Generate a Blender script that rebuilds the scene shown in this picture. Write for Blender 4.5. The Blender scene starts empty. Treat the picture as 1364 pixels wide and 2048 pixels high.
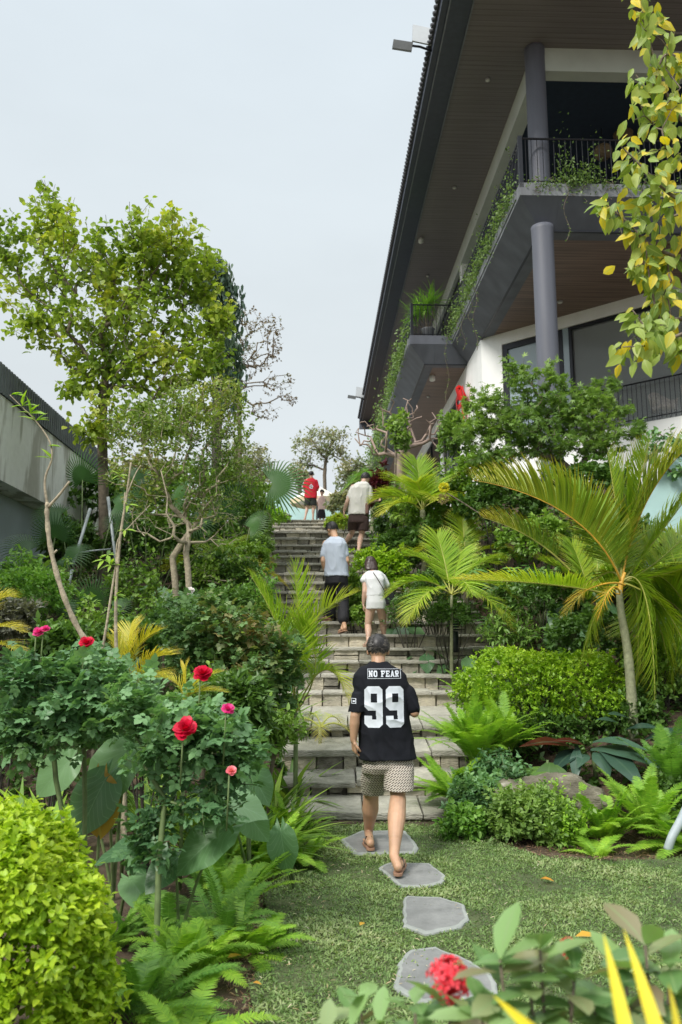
import bpy, math, random
import numpy as np
from mathutils import Vector, Matrix
from mathutils.bvhtree import BVHTree
from mathutils import noise as mnoise
from math import sin, cos, pi, radians, atan, atan2, sqrt
R = np.random.RandomState(7)
random.seed(7)
scene = bpy.context.scene
col = scene.collection

# ------------------------------------------------------------------ camera
FPX = 1600.0
PITCH = atan(264 / 1600)
CAMZ = 1.6
cam_d = bpy.data.cameras.new('camera')
cam_d.sensor_fit = 'VERTICAL'
cam_d.sensor_height = 36
cam_d.lens = FPX / 2048 * 36
cam_d.clip_start = 0.05
cam_d.clip_end = 2000
cam_d.dof.use_dof = True
cam_d.dof.focus_distance = 7.0
cam_d.dof.aperture_fstop = 3.2
cam = bpy.data.objects.new('camera', cam_d)
col.objects.link(cam)
cam.location = (0, 0, CAMZ)
cam.rotation_euler = (pi / 2 + PITCH, 0, 0)
scene.camera = cam

# ------------------------------------------------------------------ sky, sun, exposure
SUN_EL, SUN_AZ = radians(44), radians(220)      # azimuth clockwise from +Y
world = bpy.data.worlds.new("World")
scene.world = world
world.use_nodes = True
nt = world.node_tree
for n in list(nt.nodes): nt.nodes.remove(n)
wout = nt.nodes.new('ShaderNodeOutputWorld')
bg = nt.nodes.new('ShaderNodeBackground')
sky = nt.nodes.new('ShaderNodeTexSky')
sky.sky_type = 'NISHITA'
sky.sun_disc = False
sky.sun_elevation = SUN_EL
sky.sun_rotation = SUN_AZ
sky.altitude = 200
sky.air_density = 1.0
sky.dust_density = 4.0
sky.ozone_density = 1.0
tc = nt.nodes.new('ShaderNodeTexCoord')
sep = nt.nodes.new('ShaderNodeSeparateXYZ')
nt.links.new(tc.outputs['Generated'], sep.inputs[0])
# cloud layer: an overcast sheet, brighter overhead than at the horizon, faintly mottled
ramp = nt.nodes.new('ShaderNodeValToRGB')
ramp.color_ramp.elements[0].position = 0.0
ramp.color_ramp.elements[0].color = (6.3, 6.6, 6.65, 1)
ramp.color_ramp.elements[1].position = 1.0
ramp.color_ramp.elements[1].color = (26.0, 26.6, 26.4, 1)
e = ramp.color_ramp.elements.new(0.35); e.color = (6.25, 6.75, 6.9, 1)
e = ramp.color_ramp.elements.new(0.68); e.color = (6.35, 7.05, 7.5, 1)
nt.links.new(sep.outputs['Z'], ramp.inputs[0])
nz = nt.nodes.new('ShaderNodeTexNoise')
nz.inputs['Scale'].default_value = 2.2
nz.inputs['Detail'].default_value = 5
mp = nt.nodes.new('ShaderNodeMapping')
mp.inputs['Scale'].default_value = (1, 1, 2.6)
nt.links.new(tc.outputs['Generated'], mp.inputs[0])
nt.links.new(mp.outputs[0], nz.inputs[0])
mr = nt.nodes.new('ShaderNodeMapRange')
mr.inputs[1].default_value = 0.3; mr.inputs[2].default_value = 0.7
mr.inputs[3].default_value = 0.95; mr.inputs[4].default_value = 1.05
nt.links.new(nz.outputs[0], mr.inputs[0])
vm = nt.nodes.new('ShaderNodeVectorMath'); vm.operation = 'SCALE'
nt.links.new(ramp.outputs[0], vm.inputs[0]); nt.links.new(mr.outputs[0], vm.inputs['Scale'])
mx = nt.nodes.new('ShaderNodeMix'); mx.data_type = 'RGBA'
mx.inputs[0].default_value = 0.88
nt.links.new(sky.outputs[0], mx.inputs[6]); nt.links.new(vm.outputs[0], mx.inputs[7])
nt.links.new(mx.outputs[2], bg.inputs[0])
bg.inputs[1].default_value = 0.1
nt.links.new(bg.outputs[0], wout.inputs[0])

sl = bpy.data.lights.new('sun', 'SUN')
sl.energy = 2.6
sl.angle = radians(14)
sl.color = (1.0, 0.96, 0.9)
sun = bpy.data.objects.new('sun', sl)
col.objects.link(sun)
sd = Vector((sin(SUN_AZ) * cos(SUN_EL), cos(SUN_AZ) * cos(SUN_EL), sin(SUN_EL)))
sun.rotation_euler = sd.to_track_quat('Z', 'Y').to_euler()
sun.location = (0, 0, 30)
scene.view_settings.view_transform = 'Standard'
scene.view_settings.look = 'None'
scene.view_settings.exposure = 0.38
scene.view_settings.gamma = 1.0
scene.view_settings.use_curve_mapping = False
scene.cycles.max_bounces = 8
scene.cycles.diffuse_bounces = 4
scene.cycles.transmission_bounces = 4
scene.cycles.transparent_max_bounces = 6

# ------------------------------------------------------------------ photograph pixel + depth -> place
_c, _s = cos(PITCH), sin(PITCH)
def P(px, py, Y):
    a = px - 682; b = 1024 - py
    d = np.array([a, FPX * _c - b * _s, FPX * _s + b * _c]); t = Y / d[1]
    return np.array([a * t, Y, CAMZ + d[2] * t])
def PZ(px, py, z):
    a = px - 682; b = 1024 - py
    d = np.array([a, FPX * _c - b * _s, FPX * _s + b * _c]); t = (z - CAMZ) / d[2]
    return np.array([a * t, d[1] * t, z])
def A(*v): return np.array(v, float)
def nrm(v):
    v = np.asarray(v, float)
    return v / np.maximum(np.linalg.norm(v, axis=-1, keepdims=True), 1e-9)

# ------------------------------------------------------------------ mesh collector
class T:
    """leaf template: verts, flat faces, sizes, (v,u) attributes"""
    def __init__(s, V, F, at):
        s.V = np.array(V, float); s.sizes = np.array([len(f) for f in F])
        s.F = np.array([i for f in F for i in f]); s.at = np.array(at, float)
class MB:
    def __init__(s): s.V = []; s.F = []; s.S = []; s.C = []; s.n = 0
    def add(s, V, F, c=(0.5, 0.5, 0, 0)):
        V = np.asarray(V, float)
        s.V.append(V)
        if isinstance(F, np.ndarray) and F.ndim == 2:
            s.F.append(F.ravel() + s.n); s.S.append(np.full(len(F), F.shape[1]))
        else:
            s.F.append(np.array([i for f in F for i in f]) + s.n); s.S.append(np.array([len(f) for f in F]))
        c = np.asarray(c, float)
        if c.ndim == 1: c = np.tile(c, (len(V), 1))
        s.C.append(c); s.n += len(V); return s
    def inst(s, t, pos, d, n, scale, rnd=None, age=None):
        pos = np.atleast_2d(pos); N = len(pos)
        if N == 0: return s
        d = nrm(np.broadcast_to(d, (N, 3))); n = np.broadcast_to(n, (N, 3))
        x = nrm(np.cross(d, n)); z = np.cross(x, d)
        sc = np.asarray(scale, float)
        if sc.ndim == 0: sc = np.full((N, 3), float(sc))
        elif sc.ndim == 1: sc = np.tile(sc[:, None], (1, 3)) if len(sc) == N else np.tile(sc, (N, 1))
        L = t.V[None] * sc[:, None, :]
        W = pos[:, None] + L[..., 0:1] * x[:, None] + L[..., 1:2] * d[:, None] + L[..., 2:3] * z[:, None]
        k = len(t.V)
        if rnd is None: rnd = R.rand(N)
        if age is None: age = np.zeros(N)
        C = np.zeros((N, k, 4)); C[..., 0] = rnd[:, None]; C[..., 1] = t.at[None, :, 0]; C[..., 2] = t.at[None, :, 1]; C[..., 3] = age[:, None]
        F = (t.F[None] + (np.arange(N) * k)[:, None]).ravel() + s.n
        s.V.append(W.reshape(-1, 3)); s.F.append(F); s.S.append(np.tile(t.sizes, N)); s.C.append(C.reshape(-1, 4)); s.n += N * k
        return s
    def tube(s, pts, rad, sides=6, cap=True, rnd=None):
        pts = np.asarray(pts, float); n = len(pts)
        rad = np.broadcast_to(rad, (n,)).astype(float)
        tan = np.gradient(pts, axis=0); tan = nrm(tan)
        ref = A(0, 0, 1) if abs(tan[0][2]) < 0.9 else A(1, 0, 0)
        x = nrm(np.cross(tan[0], ref)); V = []
        ang = np.linspace(0, 2 * pi, sides, endpoint=False)
        for i in range(n):
            x = nrm(x - tan[i] * np.dot(x, tan[i])); y = np.cross(tan[i], x)
            V.append(pts[i] + rad[i] * (np.cos(ang)[:, None] * x + np.sin(ang)[:, None] * y))
        V = np.concatenate(V); i = np.arange(n - 1)[:, None] * sides; j = np.arange(sides)[None]
        q = np.stack([i + j, i + (j + 1) % sides, i + sides + (j + 1) % sides, i + sides + j], -1).reshape(-1, 4)
        F = [tuple(f) for f in q]
        if cap: F += [tuple(range(sides))[::-1], tuple(range((n - 1) * sides, n * sides))]
        r = R.rand() if rnd is None else rnd
        C = np.zeros((len(V), 4)); C[:, 0] = r; C[:, 1] = np.repeat(np.linspace(0, 1, n), sides)
        return s.add(V, F, C)
    def box(s, lo, hi, fn=None, c=(0.5, 0.5, 0, 0)):
        (x0, y0, z0), (x1, y1, z1) = lo, hi
        V = [(x0, y0, z0), (x1, y0, z0), (x1, y1, z0), (x0, y1, z0), (x0, y0, z1), (x1, y0, z1), (x1, y1, z1), (x0, y1, z1)]
        if fn: V = [fn(*v) for v in V]
        return s.add(V, [(0, 3, 2, 1), (4, 5, 6, 7), (0, 1, 5, 4), (1, 2, 6, 5), (2, 3, 7, 6), (3, 0, 4, 7)], c)
    def prism(s, bottom, top, c=(0.5, 0.5, 0, 0)):
        n = len(bottom); V = list(bottom) + list(top)
        F = [tuple(range(n))[::-1], tuple(range(n, 2 * n))] + [(i, (i + 1) % n, n + (i + 1) % n, n + i) for i in range(n)]
        return s.add(V, F, c)
    def loft(s, rings, cap=True, c=(0.5, 0.5, 0, 0)):
        k = len(rings[0]); n = len(rings); V = np.concatenate(rings)
        F = []
        for i in range(n - 1):
            for j in range(k):
                F.append((i * k + j, i * k + (j + 1) % k, (i + 1) * k + (j + 1) % k, (i + 1) * k + j))
        if cap: F += [tuple(range(k))[::-1], tuple(range((n - 1) * k, n * k))]
        return s.add(V, F, c)
    def build(s, name, mat, parent=None, smooth=True):
        V = np.concatenate(s.V); F = np.concatenate(s.F).astype(np.int32); S = np.concatenate(s.S).astype(np.int32); C = np.concatenate(s.C)
        if parent is not None: V = V - np.array(world_loc(parent))
        m = bpy.data.meshes.new(name)
        m.vertices.add(len(V)); m.vertices.foreach_set('co', V.astype(np.float32).ravel())
        m.loops.add(len(F)); m.loops.foreach_set('vertex_index', F)
        m.polygons.add(len(S)); st = np.concatenate([[0], np.cumsum(S)[:-1]]).astype(np.int32)
        m.polygons.foreach_set('loop_start', st)
        m.update(calc_edges=True); m.validate()
        a = m.attributes.new('c', 'FLOAT_COLOR', 'POINT')
        if len(a.data) == len(C): a.data.foreach_set('color', C.astype(np.float32).ravel())
        m.polygons.foreach_set('use_smooth', np.full(len(m.polygons), bool(smooth)))
        m.materials.append(mat)
        o = bpy.data.objects.new(name, m); col.objects.link(o)
        if parent is not None: o.parent = parent
        return o
def world_loc(o):
    l = Vector(o.location)
    while o.parent is not None: o = o.parent; l = l + o.location
    return l
def tag(o, label=None, cat=None, group=None, kind=None):
    if label: o['label'] = label
    if cat: o['category'] = cat
    if group: o['group'] = group
    if kind: o['kind'] = kind
    return o
def thing(name, label, cat, loc=(0, 0, 0), group=None):
    o = bpy.data.objects.new(name, None); o.empty_display_size = 0.1
    col.objects.link(o); o.location = [float(q) for q in loc]
    return tag(o, label, cat, group)
def copy_thing(root, loc, rz=0, sc=1.0, label=None, group=None):
    r = root.copy(); col.objects.link(r); r.location = [float(q) for q in loc]; r.rotation_euler = (0, 0, rz); r.scale = (sc, sc, sc)
    if label: r['label'] = label
    if group: r['group'] = group
    for ch in list(root.children):
        c = ch.copy(); col.objects.link(c); c.parent = r
        for g in list(ch.children):
            d = g.copy(); col.objects.link(d); d.parent = c
    return r

# ------------------------------------------------------------------ materials
def newmat(name):
    m = bpy.data.materials.new(name); m.use_nodes = True
    b = m.node_tree.nodes['Principled BSDF']
    return m, m.node_tree, b
def lk(nt, a, b): nt.links.new(a, b)
def mat(name, color, rough=0.6, metal=0, var=0.15, scale=8, bump=0.0, bscale=40, spec=0.5, detail=5, streak=0):
    m, nt, b = newmat(name)
    n = nt.nodes.new('ShaderNodeTexNoise'); n.inputs['Scale'].default_value = scale; n.inputs['Detail'].default_value = detail
    tcd = nt.nodes.new('ShaderNodeTexCoord'); mps = nt.nodes.new('ShaderNodeMapping'); mps.inputs['Scale'].default_value = (1, 1, 1 / (1 + streak)); lk(nt, tcd.outputs['Object'], mps.inputs[0]); lk(nt, mps.outputs[0], n.inputs[0])
    r = nt.nodes.new('ShaderNodeMapRange'); r.inputs[1].default_value = 0.3; r.inputs[2].default_value = 0.7
    r.inputs[3].default_value = 1 - var; r.inputs[4].default_value = 1 + var
    lk(nt, n.outputs[0], r.inputs[0])
    v = nt.nodes.new('ShaderNodeVectorMath'); v.operation = 'SCALE'; v.inputs[0].default_value = color[:3]
    lk(nt, r.outputs[0], v.inputs['Scale']); lk(nt, v.outputs[0], b.inputs['Base Color'])
    b.inputs['Roughness'].default_value = rough; b.inputs['Metallic'].default_value = metal
    b.inputs['Specular IOR Level'].default_value = spec
    if bump:
        n2 = nt.nodes.new('ShaderNodeTexNoise'); n2.inputs['Scale'].default_value = bscale; n2.inputs['Detail'].default_value = 6
        lk(nt, tcd.outputs['Object'], n2.inputs[0])
        bp = nt.nodes.new('ShaderNodeBump'); bp.inputs['Strength'].default_value = bump; bp.inputs['Distance'].default_value = 0.02
        lk(nt, n2.outputs[0], bp.inputs['Height']); lk(nt, bp.outputs[0], b.inputs['Normal'])
    return m
def leafmat(name, cols, rib=None, ribw=0.06, tip=None, tip0=0.75, tipamt=0.8, aged=None, rough=0.45, trans=0.3, tcol=(1.3, 1.35, 0.6), veins=0.0, spec=0.4, gain=1.0, warm=(1.0, 1.0, 1.0)):
    """cols: colours over the per-leaf random value; rib: midrib colour; tip: colour of the leaf end; aged: colour mixed by attribute alpha"""
    m, nt, b = newmat(name)
    at = nt.nodes.new('ShaderNodeAttribute'); at.attribute_name = 'c'
    sp = nt.nodes.new('ShaderNodeSeparateColor'); lk(nt, at.outputs['Color'], sp.inputs[0])
    rp = nt.nodes.new('ShaderNodeValToRGB'); lk(nt, sp.outputs[0], rp.inputs[0])
    el = rp.color_ramp.elements
    while len(el) > 1: el.remove(el[-1])
    for i, c in enumerate(cols):
        p = i / max(1, len(cols) - 1); c = tuple(min(.85, q * gain * k) for q, k in zip(c, warm))
        if i == 0: el[0].position = 0; el[0].color = (*c, 1)
        else: q = el.new(p); q.color = (*c, 1)
    cur = rp.outputs[0]
    def mixc(fac, a, bcol):
        x = nt.nodes.new('ShaderNodeMix'); x.data_type = 'RGBA'
        lk(nt, fac, x.inputs[0]); lk(nt, a, x.inputs[6]); x.inputs[7].default_value = (*bcol, 1); return x.outputs[2]
    def mrange(src, a, bb, c, d):
        r = nt.nodes.new('ShaderNodeMapRange'); lk(nt, src, r.inputs[0])
        for i, q in enumerate((a, bb, c, d)): r.inputs[i + 1].default_value = q
        return r.outputs[0]
    if aged: cur = mixc(at.outputs['Alpha'], cur, aged)
    if tip: cur = mixc(mrange(sp.outputs[1], tip0, 1.0, 0, tipamt), cur, tip)
    if veins:
        wv = nt.nodes.new('ShaderNodeMath'); wv.operation = 'MULTIPLY_ADD'
        lk(nt, sp.outputs[2], wv.inputs[0]); wv.inputs[1].default_value = -0.45; lk(nt, sp.outputs[1], wv.inputs[2])
        ws = nt.nodes.new('ShaderNodeMath'); ws.operation = 'MULTIPLY'; lk(nt, wv.outputs[0], ws.inputs[0]); ws.inputs[1].default_value = veins
        wf = nt.nodes.new('ShaderNodeMath'); wf.operation = 'PINGPONG'; lk(nt, ws.outputs[0], wf.inputs[0]); wf.inputs[1].default_value = 0.5
        cur = mixc(mrange(wf.outputs[0], 0.0, 0.09, 0.55, 0), cur, rib)
    if rib: cur = mixc(mrange(sp.outputs[2], 0, ribw * 2.5, 0.75, 0), cur, rib)
    lk(nt, cur, b.inputs['Base Color'])
    b.inputs['Roughness'].default_value = rough; b.inputs['Specular IOR Level'].default_value = spec
    tr = nt.nodes.new('ShaderNodeBsdfTranslucent')
    mu = nt.nodes.new('ShaderNodeVectorMath'); mu.operation = 'MULTIPLY'; lk(nt, cur, mu.inputs[0]); mu.inputs[1].default_value = tcol
    lk(nt, mu.outputs[0], tr.inputs[0])
    ms = nt.nodes.new('ShaderNodeMixShader'); ms.inputs[0].default_value = trans
    lk(nt, b.outputs[0], ms.inputs[1]); lk(nt, tr.outputs[0], ms.inputs[2])
    lk(nt, ms.outputs[0], nt.nodes['Material Output'].inputs[0])
    return m
def stonemat(name, cols, bump=0.6, rough=0.85, sc=9, amp=0.9):
    """per-stone colour from the attribute, mottled by noise"""
    m, nt, b = newmat(name)
    at = nt.nodes.new('ShaderNodeAttribute'); at.attribute_name = 'c'
    sp = nt.nodes.new('ShaderNodeSeparateColor'); lk(nt, at.outputs['Color'], sp.inputs[0])
    tcd = nt.nodes.new('ShaderNodeTexCoord')
    n = nt.nodes.new('ShaderNodeTexNoise'); n.inputs['Scale'].default_value = sc; n.inputs['Detail'].default_value = 8; n.inputs['Roughness'].default_value = 0.65
    lk(nt, tcd.outputs['Object'], n.inputs[0])
    ad = nt.nodes.new('ShaderNodeMath'); ad.operation = 'MULTIPLY_ADD'; lk(nt, n.outputs[0], ad.inputs[0]); ad.inputs[1].default_value = amp; lk(nt, sp.outputs[0], ad.inputs[2])
    sb = nt.nodes.new('ShaderNodeMath'); sb.operation = 'SUBTRACT'; lk(nt, ad.outputs[0], sb.inputs[0]); sb.inputs[1].default_value = amp / 2
    rp = nt.nodes.new('ShaderNodeValToRGB'); lk(nt, sb.outputs[0], rp.inputs[0])
    el = rp.color_ramp.elements
    while len(el) > 1: el.remove(el[-1])
    for i, c in enumerate(cols):
        if i == 0: el[0].position = 0; el[0].color = (*c, 1)
        else: q = el.new(i / (len(cols) - 1)); q.color = (*c, 1)
    lk(nt, rp.outputs[0], b.inputs['Base Color'])
    b.inputs['Roughness'].default_value = rough
    n2 = nt.nodes.new('ShaderNodeTexNoise'); n2.inputs['Scale'].default_value = 35; n2.inputs['Detail'].default_value = 8
    mpn = nt.nodes.new('ShaderNodeMapping'); mpn.inputs['Scale'].default_value = (0.6, 0.6, 2.2)
    lk(nt, tcd.outputs['Object'], mpn.inputs[0]); lk(nt, mpn.outputs[0], n2.inputs[0])
    bp = nt.nodes.new('ShaderNodeBump'); bp.inputs['Strength'].default_value = bump; bp.inputs['Distance'].default_value = 0.02
    lk(nt, n2.outputs[0], bp.inputs['Height']); lk(nt, bp.outputs[0], b.inputs['Normal'])
    return m
def boards(name, c1, c2, width, axis, rough=0.55, streak=1.0):
    """wooden soffit boards: grain stretched along one axis, thin joints every width metres"""
    m, nt, b = newmat(name)
    tcd = nt.nodes.new('ShaderNodeTexCoord'); mpn = nt.nodes.new('ShaderNodeMapping')
    mpn.inputs['Rotation'].default_value = (0, 0, -TH)
    lk(nt, tcd.outputs['Object'], mpn.inputs[0])
    sc = nt.nodes.new('ShaderNodeVectorMath'); sc.operation = 'MULTIPLY'; lk(nt, mpn.outputs[0], sc.inputs[0])
    sc.inputs[1].default_value = (0.6, 14, 1) if axis == 'x' else (14, 0.6, 1)
    n = nt.nodes.new('ShaderNodeTexNoise'); n.inputs['Scale'].default_value = 1.0; n.inputs['Detail'].default_value = 6; lk(nt, sc.outputs[0], n.inputs[0])
    mxn = nt.nodes.new('ShaderNodeMix'); mxn.data_type = 'RGBA'
    r0 = nt.nodes.new('ShaderNodeMapRange'); r0.inputs[1].default_value = 0.3; r0.inputs[2].default_value = 0.7; lk(nt, n.outputs[0], r0.inputs[0]); lk(nt, r0.outputs[0], mxn.inputs[0])
    mxn.inputs[6].default_value = (*c1, 1); mxn.inputs[7].default_value = (*c2, 1)
    sp = nt.nodes.new('ShaderNodeSeparateXYZ'); lk(nt, mpn.outputs[0], sp.inputs[0])
    md = nt.nodes.new('ShaderNodeMath'); md.operation = 'PINGPONG'; lk(nt, sp.outputs['Y' if axis == 'x' else 'X'], md.inputs[0]); md.inputs[1].default_value = width / 2
    r = nt.nodes.new('ShaderNodeMapRange'); lk(nt, md.outputs[0], r.inputs[0]); r.inputs[1].default_value = 0; r.inputs[2].default_value = 0.008; r.inputs[3].default_value = 0.35; r.inputs[4].default_value = 1
    v = nt.nodes.new('ShaderNodeVectorMath'); v.operation = 'SCALE'; lk(nt, mxn.outputs[2], v.inputs[0]); lk(nt, r.outputs[0], v.inputs['Scale'])
    lk(nt, v.outputs[0], b.inputs['Base Color']); b.inputs['Roughness'].default_value = rough
    return m
TH = math.atan(51 / 1621.6)
# ------------------------------------------------------------------ setting: ground
# each step: (photo row of the front edge, photo row of the back edge or None, distance)
STEP = [(1622, 1592, 7.6), (1560, 1536, 8.1), (1501, 1475, 8.6), (1448, 1411, 9.2), (1383, None, 10.4), (1349, None, 10.8),
        (1321, None, 11.15), (1295, None, 11.5), (1268, None, 11.9), (1243, None, 12.3), (1221, None, 12.7), (1202, None, 13.1),
        (1183, None, 13.5), (1164, None, 13.9), (1146, None, 14.3), (1126, None, 14.75), (1111, None, 15.15), (1101, None, 15.6),
        (1089, None, 16.0), (1076, None, 16.5), (1063, None, 17.0)]
def zrow(py, Y): return P(682, py, Y)[2]
SY, SZ, SB = [], [], []
for i, (a, b, Y) in enumerate(STEP):
    SY.append(Y); SZ.append(zrow(a, Y))
    Yn = STEP[i + 1][2] if i + 1 < len(STEP) else 22.2
    SB.append(zrow(b, Yn) if b else SZ[-1] + 0.008)
for k in range(9):                                    # the second flight up to the terrace
    SY.append(22.4 + 0.45 * k); SZ.append(4.02 + 0.18 * (k + 1)); SB.append(SZ[-1] + 0.006)
TOPZ = SZ[-1]; TOPY = SY[-1]
_ys = [-50, 7.3] + SY + [TOPY + 0.5, 400]
_zs = [0, 0] + [z - 0.05 for z in SZ] + [TOPZ, TOPZ]
def XL(Y): return float(np.interp(Y, [7.6, 9, 10.4, 11, 12, 14, 17, 26], [-0.42, -0.55, -0.75, -0.85, -1.15, -1.42, -1.75, -2.3]))
def XR(Y): return float(np.interp(Y, [7.6, 8.6, 10.4, 11, 12, 14, 17, 26], [0.98, 1.25, 2.0, 2.12, 2.1, 2.0, 1.7, 0.8]))
def smooth(a, b, x):
    t = np.clip((x - a) / (b - a), 0, 1); return t * t * (3 - 2 * t)
def H(x, y):
    x = np.asarray(x, float); y = np.asarray(y, float)
    z = np.interp(y, _ys, _zs)
    xr = np.interp(y, [7.6, 8.6, 10.4, 11, 12, 14, 17, 26], [0.98, 1.25, 2.0, 2.12, 2.1, 2.0, 1.7, 0.8])
    xl = np.interp(y, [7.6, 9, 10.4, 11, 12, 14, 17, 26], [-0.42, -0.55, -0.75, -0.85, -1.15, -1.42, -1.75, -2.3])
    inside = smooth(xl - 0.12, xl + 0.02, x) * (1 - smooth(xr - 0.02, xr + 0.12, x)) * smooth(7.5, 7.65, y) * (1 - smooth(TOPY - 0.1, TOPY + 0.3, y))
    right = smooth(xr + 0.05, xr + 2.6, x) * (0.35 * smooth(6.7, 8.0, y) + 0.75 * smooth(8.5, 12, y)) * (1 - smooth(22, 27, y))
    left = -0.35 * smooth(-1.5, -4.5, x) * smooth(8, 12, y) * (1 - smooth(20, 26, y))
    bump = 0.05 * np.sin(x * 2.1 + 1.3) * np.sin(y * 1.7) * smooth(7.2, 9, y) * (1 - smooth(18, 24, y))
    return z - 0.42 * inside + right + left + bump
def G(x, y): return float(H(x, y))

xs = np.concatenate([[-300, -120, -50, -25, -14], np.arange(-9, 9.01, 0.15), [14, 25, 50, 120, 300]])
ys = np.concatenate([[-100, -40, -15, -5, 0, 1.5], np.arange(2.4, 28, 0.15), [29, 31, 34, 38, 45, 60, 90, 150, 300]])
gx, gy = np.meshgrid(xs, ys); gz = H(gx, gy)
gz = gz + (R.rand(*gz.shape) - 0.5) * 0.012
V = np.stack([gx, gy, gz], -1).reshape(-1, 3); nx = len(xs)
ii, jj = np.meshgrid(np.arange(len(ys) - 1), np.arange(nx - 1), indexing='ij'); k0 = (ii * nx + jj).ravel()
Fq = np.stack([k0, k0 + 1, k0 + nx + 1, k0 + nx], -1)
m_soil = mat('soil', (0.085, 0.058, 0.036), rough=0.95, var=0.45, scale=7, bump=0.9, bscale=45)
g = MB().add(V, Fq).build('ground', m_soil); tag(g, kind='structure')

# lawn sheet, a thin turf layer 2 cm above the soil
def lawn_edge_left(y): return float(np.interp(y, [2.0, 3.8, 4.4, 5.2, 6.3, 7.0, 7.55], [-0.5, -0.38, -0.42, -0.46, -0.46, -0.35, -0.3]))
def lawn_far(x): return float(np.interp(x, [-0.5, 0.0, 1.0, 1.25, 1.5, 2.0, 2.6, 3.4, 5.0], [7.58, 7.58, 7.5, 6.9, 6.35, 6.25, 6.35, 6.55, 6.7]))
m_turf = mat('turf', (0.075, 0.095, 0.035), rough=0.95, var=0.4, scale=5, bump=0.8, bscale=60)
lv, lf = [], []
lx = np.arange(0, 1.0001, 0.02); ly = np.arange(2.0, 7.6, 0.1)
for y in ly:
    for t in lx:
        x0 = lawn_edge_left(y) + 0.03 * sin(y * 9); x = x0 + t * (6.5 - x0); lv.append((x, min(y, 99), 0.018))
lv = np.array(lv); lv[:, 1] = np.minimum(lv[:, 1], [lawn_far(x) for x in lv[:, 0]])
n1 = len(lx)
for i in range(len(ly) - 1):
    for j in range(n1 - 1):
        lf.append((i * n1 + j, i * n1 + j + 1, (i + 1) * n1 + j + 1, (i + 1) * n1 + j))
o = MB().add(lv, np.array(lf)).build('lawn', m_turf); tag(o, kind='structure')

# ------------------------------------------------------------------ stepping stones
m_flag = stonemat('flagstone', [(0.12, 0.125, 0.12), (0.2, 0.205, 0.2), (0.29, 0.295, 0.285)], bump=0.5, sc=6, amp=1.5)
m_rim = stonemat('flagstone_rim', [(0.17, 0.19, 0.17), (0.27, 0.29, 0.27), (0.38, 0.4, 0.37)], bump=0.5, sc=6)
def flag(pix, label):
    pts = [PZ(x, y, 0.032)[:2] for x, y in pix]
    n = len(pts); out = []
    for i in range(n):
        a, b = pts[i], pts[(i + 1) % n]
        L = np.linalg.norm(b - a); k = max(2, int(L / 0.05))
        for t in range(k):
            q = a + (b - a) * t / k + (R.rand(2) - 0.5) * 0.012
            out.append(q)
    out = np.array(out)
    for _ in range(0): out = 0.25 * np.roll(out, 1, 0) + 0.5 * out + 0.25 * np.roll(out, -1, 0)
    c = out.mean(0)
    def ring(f, z, j=0): return np.stack([*(c + (out - c) * f).T, np.full(len(out), z) + (R.rand(len(out)) - 0.5) * j], -1)
    root = thing('stepping_stone', label, 'stepping stone', (c[0], c[1], 0.0), 'flagstones set in the lawn')
    MB().loft([ring(1.0, -0.03), ring(1.0, 0.012, 0.008), ring(0.985, 0.026, 0.004), ring(0.95, 0.031, 0.002), ring(0.88, 0.032)], cap=False, c=(0.5, 0, 0, 0)).build('rim', m_rim, root, smooth=False)
    tp = MB(); k = len(out); a1 = ring(0.88, 0.032); a2 = ring(0.5, 0.033); V = np.concatenate([a1, a2, [[c[0], c[1], 0.033]]])
    Fs = [(i, (i + 1) % k, k + (i + 1) % k, k + i) for i in range(k)] + [(k + i, k + (i + 1) % k, 2 * k) for i in range(k)]
    tp.add(V, Fs, (0.45, 0, 0, 0)).build('top_face', m_flag, root)
    return root
flag([(679, 1678), (722, 1660), (812, 1660), (822, 1672), (838, 1694), (834, 1704), (708, 1708)], 'grey flagstone farthest up the lawn under the left sandal at the foot of the stairs')
flag([(755, 1734), (778, 1724), (858, 1725), (895, 1752), (884, 1766), (840, 1774), (800, 1772)], 'pointed grey flagstone under the raised heel of the man in the black shirt')
flag([(805, 1794), (812, 1790), (882, 1792), (930, 1808), (938, 1838), (926, 1852), (852, 1868), (806, 1852)], 'rounded grey flagstone lying alone in the middle of the lawn')
flag([(820, 1896), (868, 1890), (930, 1914), (985, 1945), (1000, 1985), (920, 2002), (838, 2004), (786, 1972), (796, 1920)], 'largest grey flagstone behind the red flower cluster at the bottom')

# ------------------------------------------------------------------ stone staircase
m_riser = stonemat('rubble_stone', [(0.11, 0.1, 0.08), (0.25, 0.235, 0.19), (0.42, 0.385, 0.3), (0.6, 0.54, 0.41)], bump=0.9, sc=8, amp=1.3)
m_tread = stonemat('slate_slab', [(0.14, 0.138, 0.11), (0.27, 0.265, 0.22), (0.38, 0.365, 0.31), (0.5, 0.475, 0.4)], bump=1.0, sc=5, amp=1.4)
stairs = thing('stone_staircase', 'long garden staircase of rubble risers and grey slab treads climbing between the plants', 'staircase', (0.3, 7.6, 0))
m_mortar = mat('mortar', (0.035, 0.032, 0.027), rough=1, var=0.3)
def slab_poly(mb, poly, zb, zt, c, tilt=0.0, y0=0, ins=0.012):
    poly = np.array(poly); ctr = poly.mean(0)
    def r(f, dz, base):
        q = ctr + (poly - ctr) * f
        return np.stack([q[:, 0], q[:, 1], base + tilt * (q[:, 1] - y0) + dz], -1)
    mb.loft([r(0.97, 0, zb), r(1.0, 0.012, zb), r(1.0, -0.01, zt), r(0.975, 0, zt)], c=(c, 0, 0, 0))
prevb = 0.0
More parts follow.
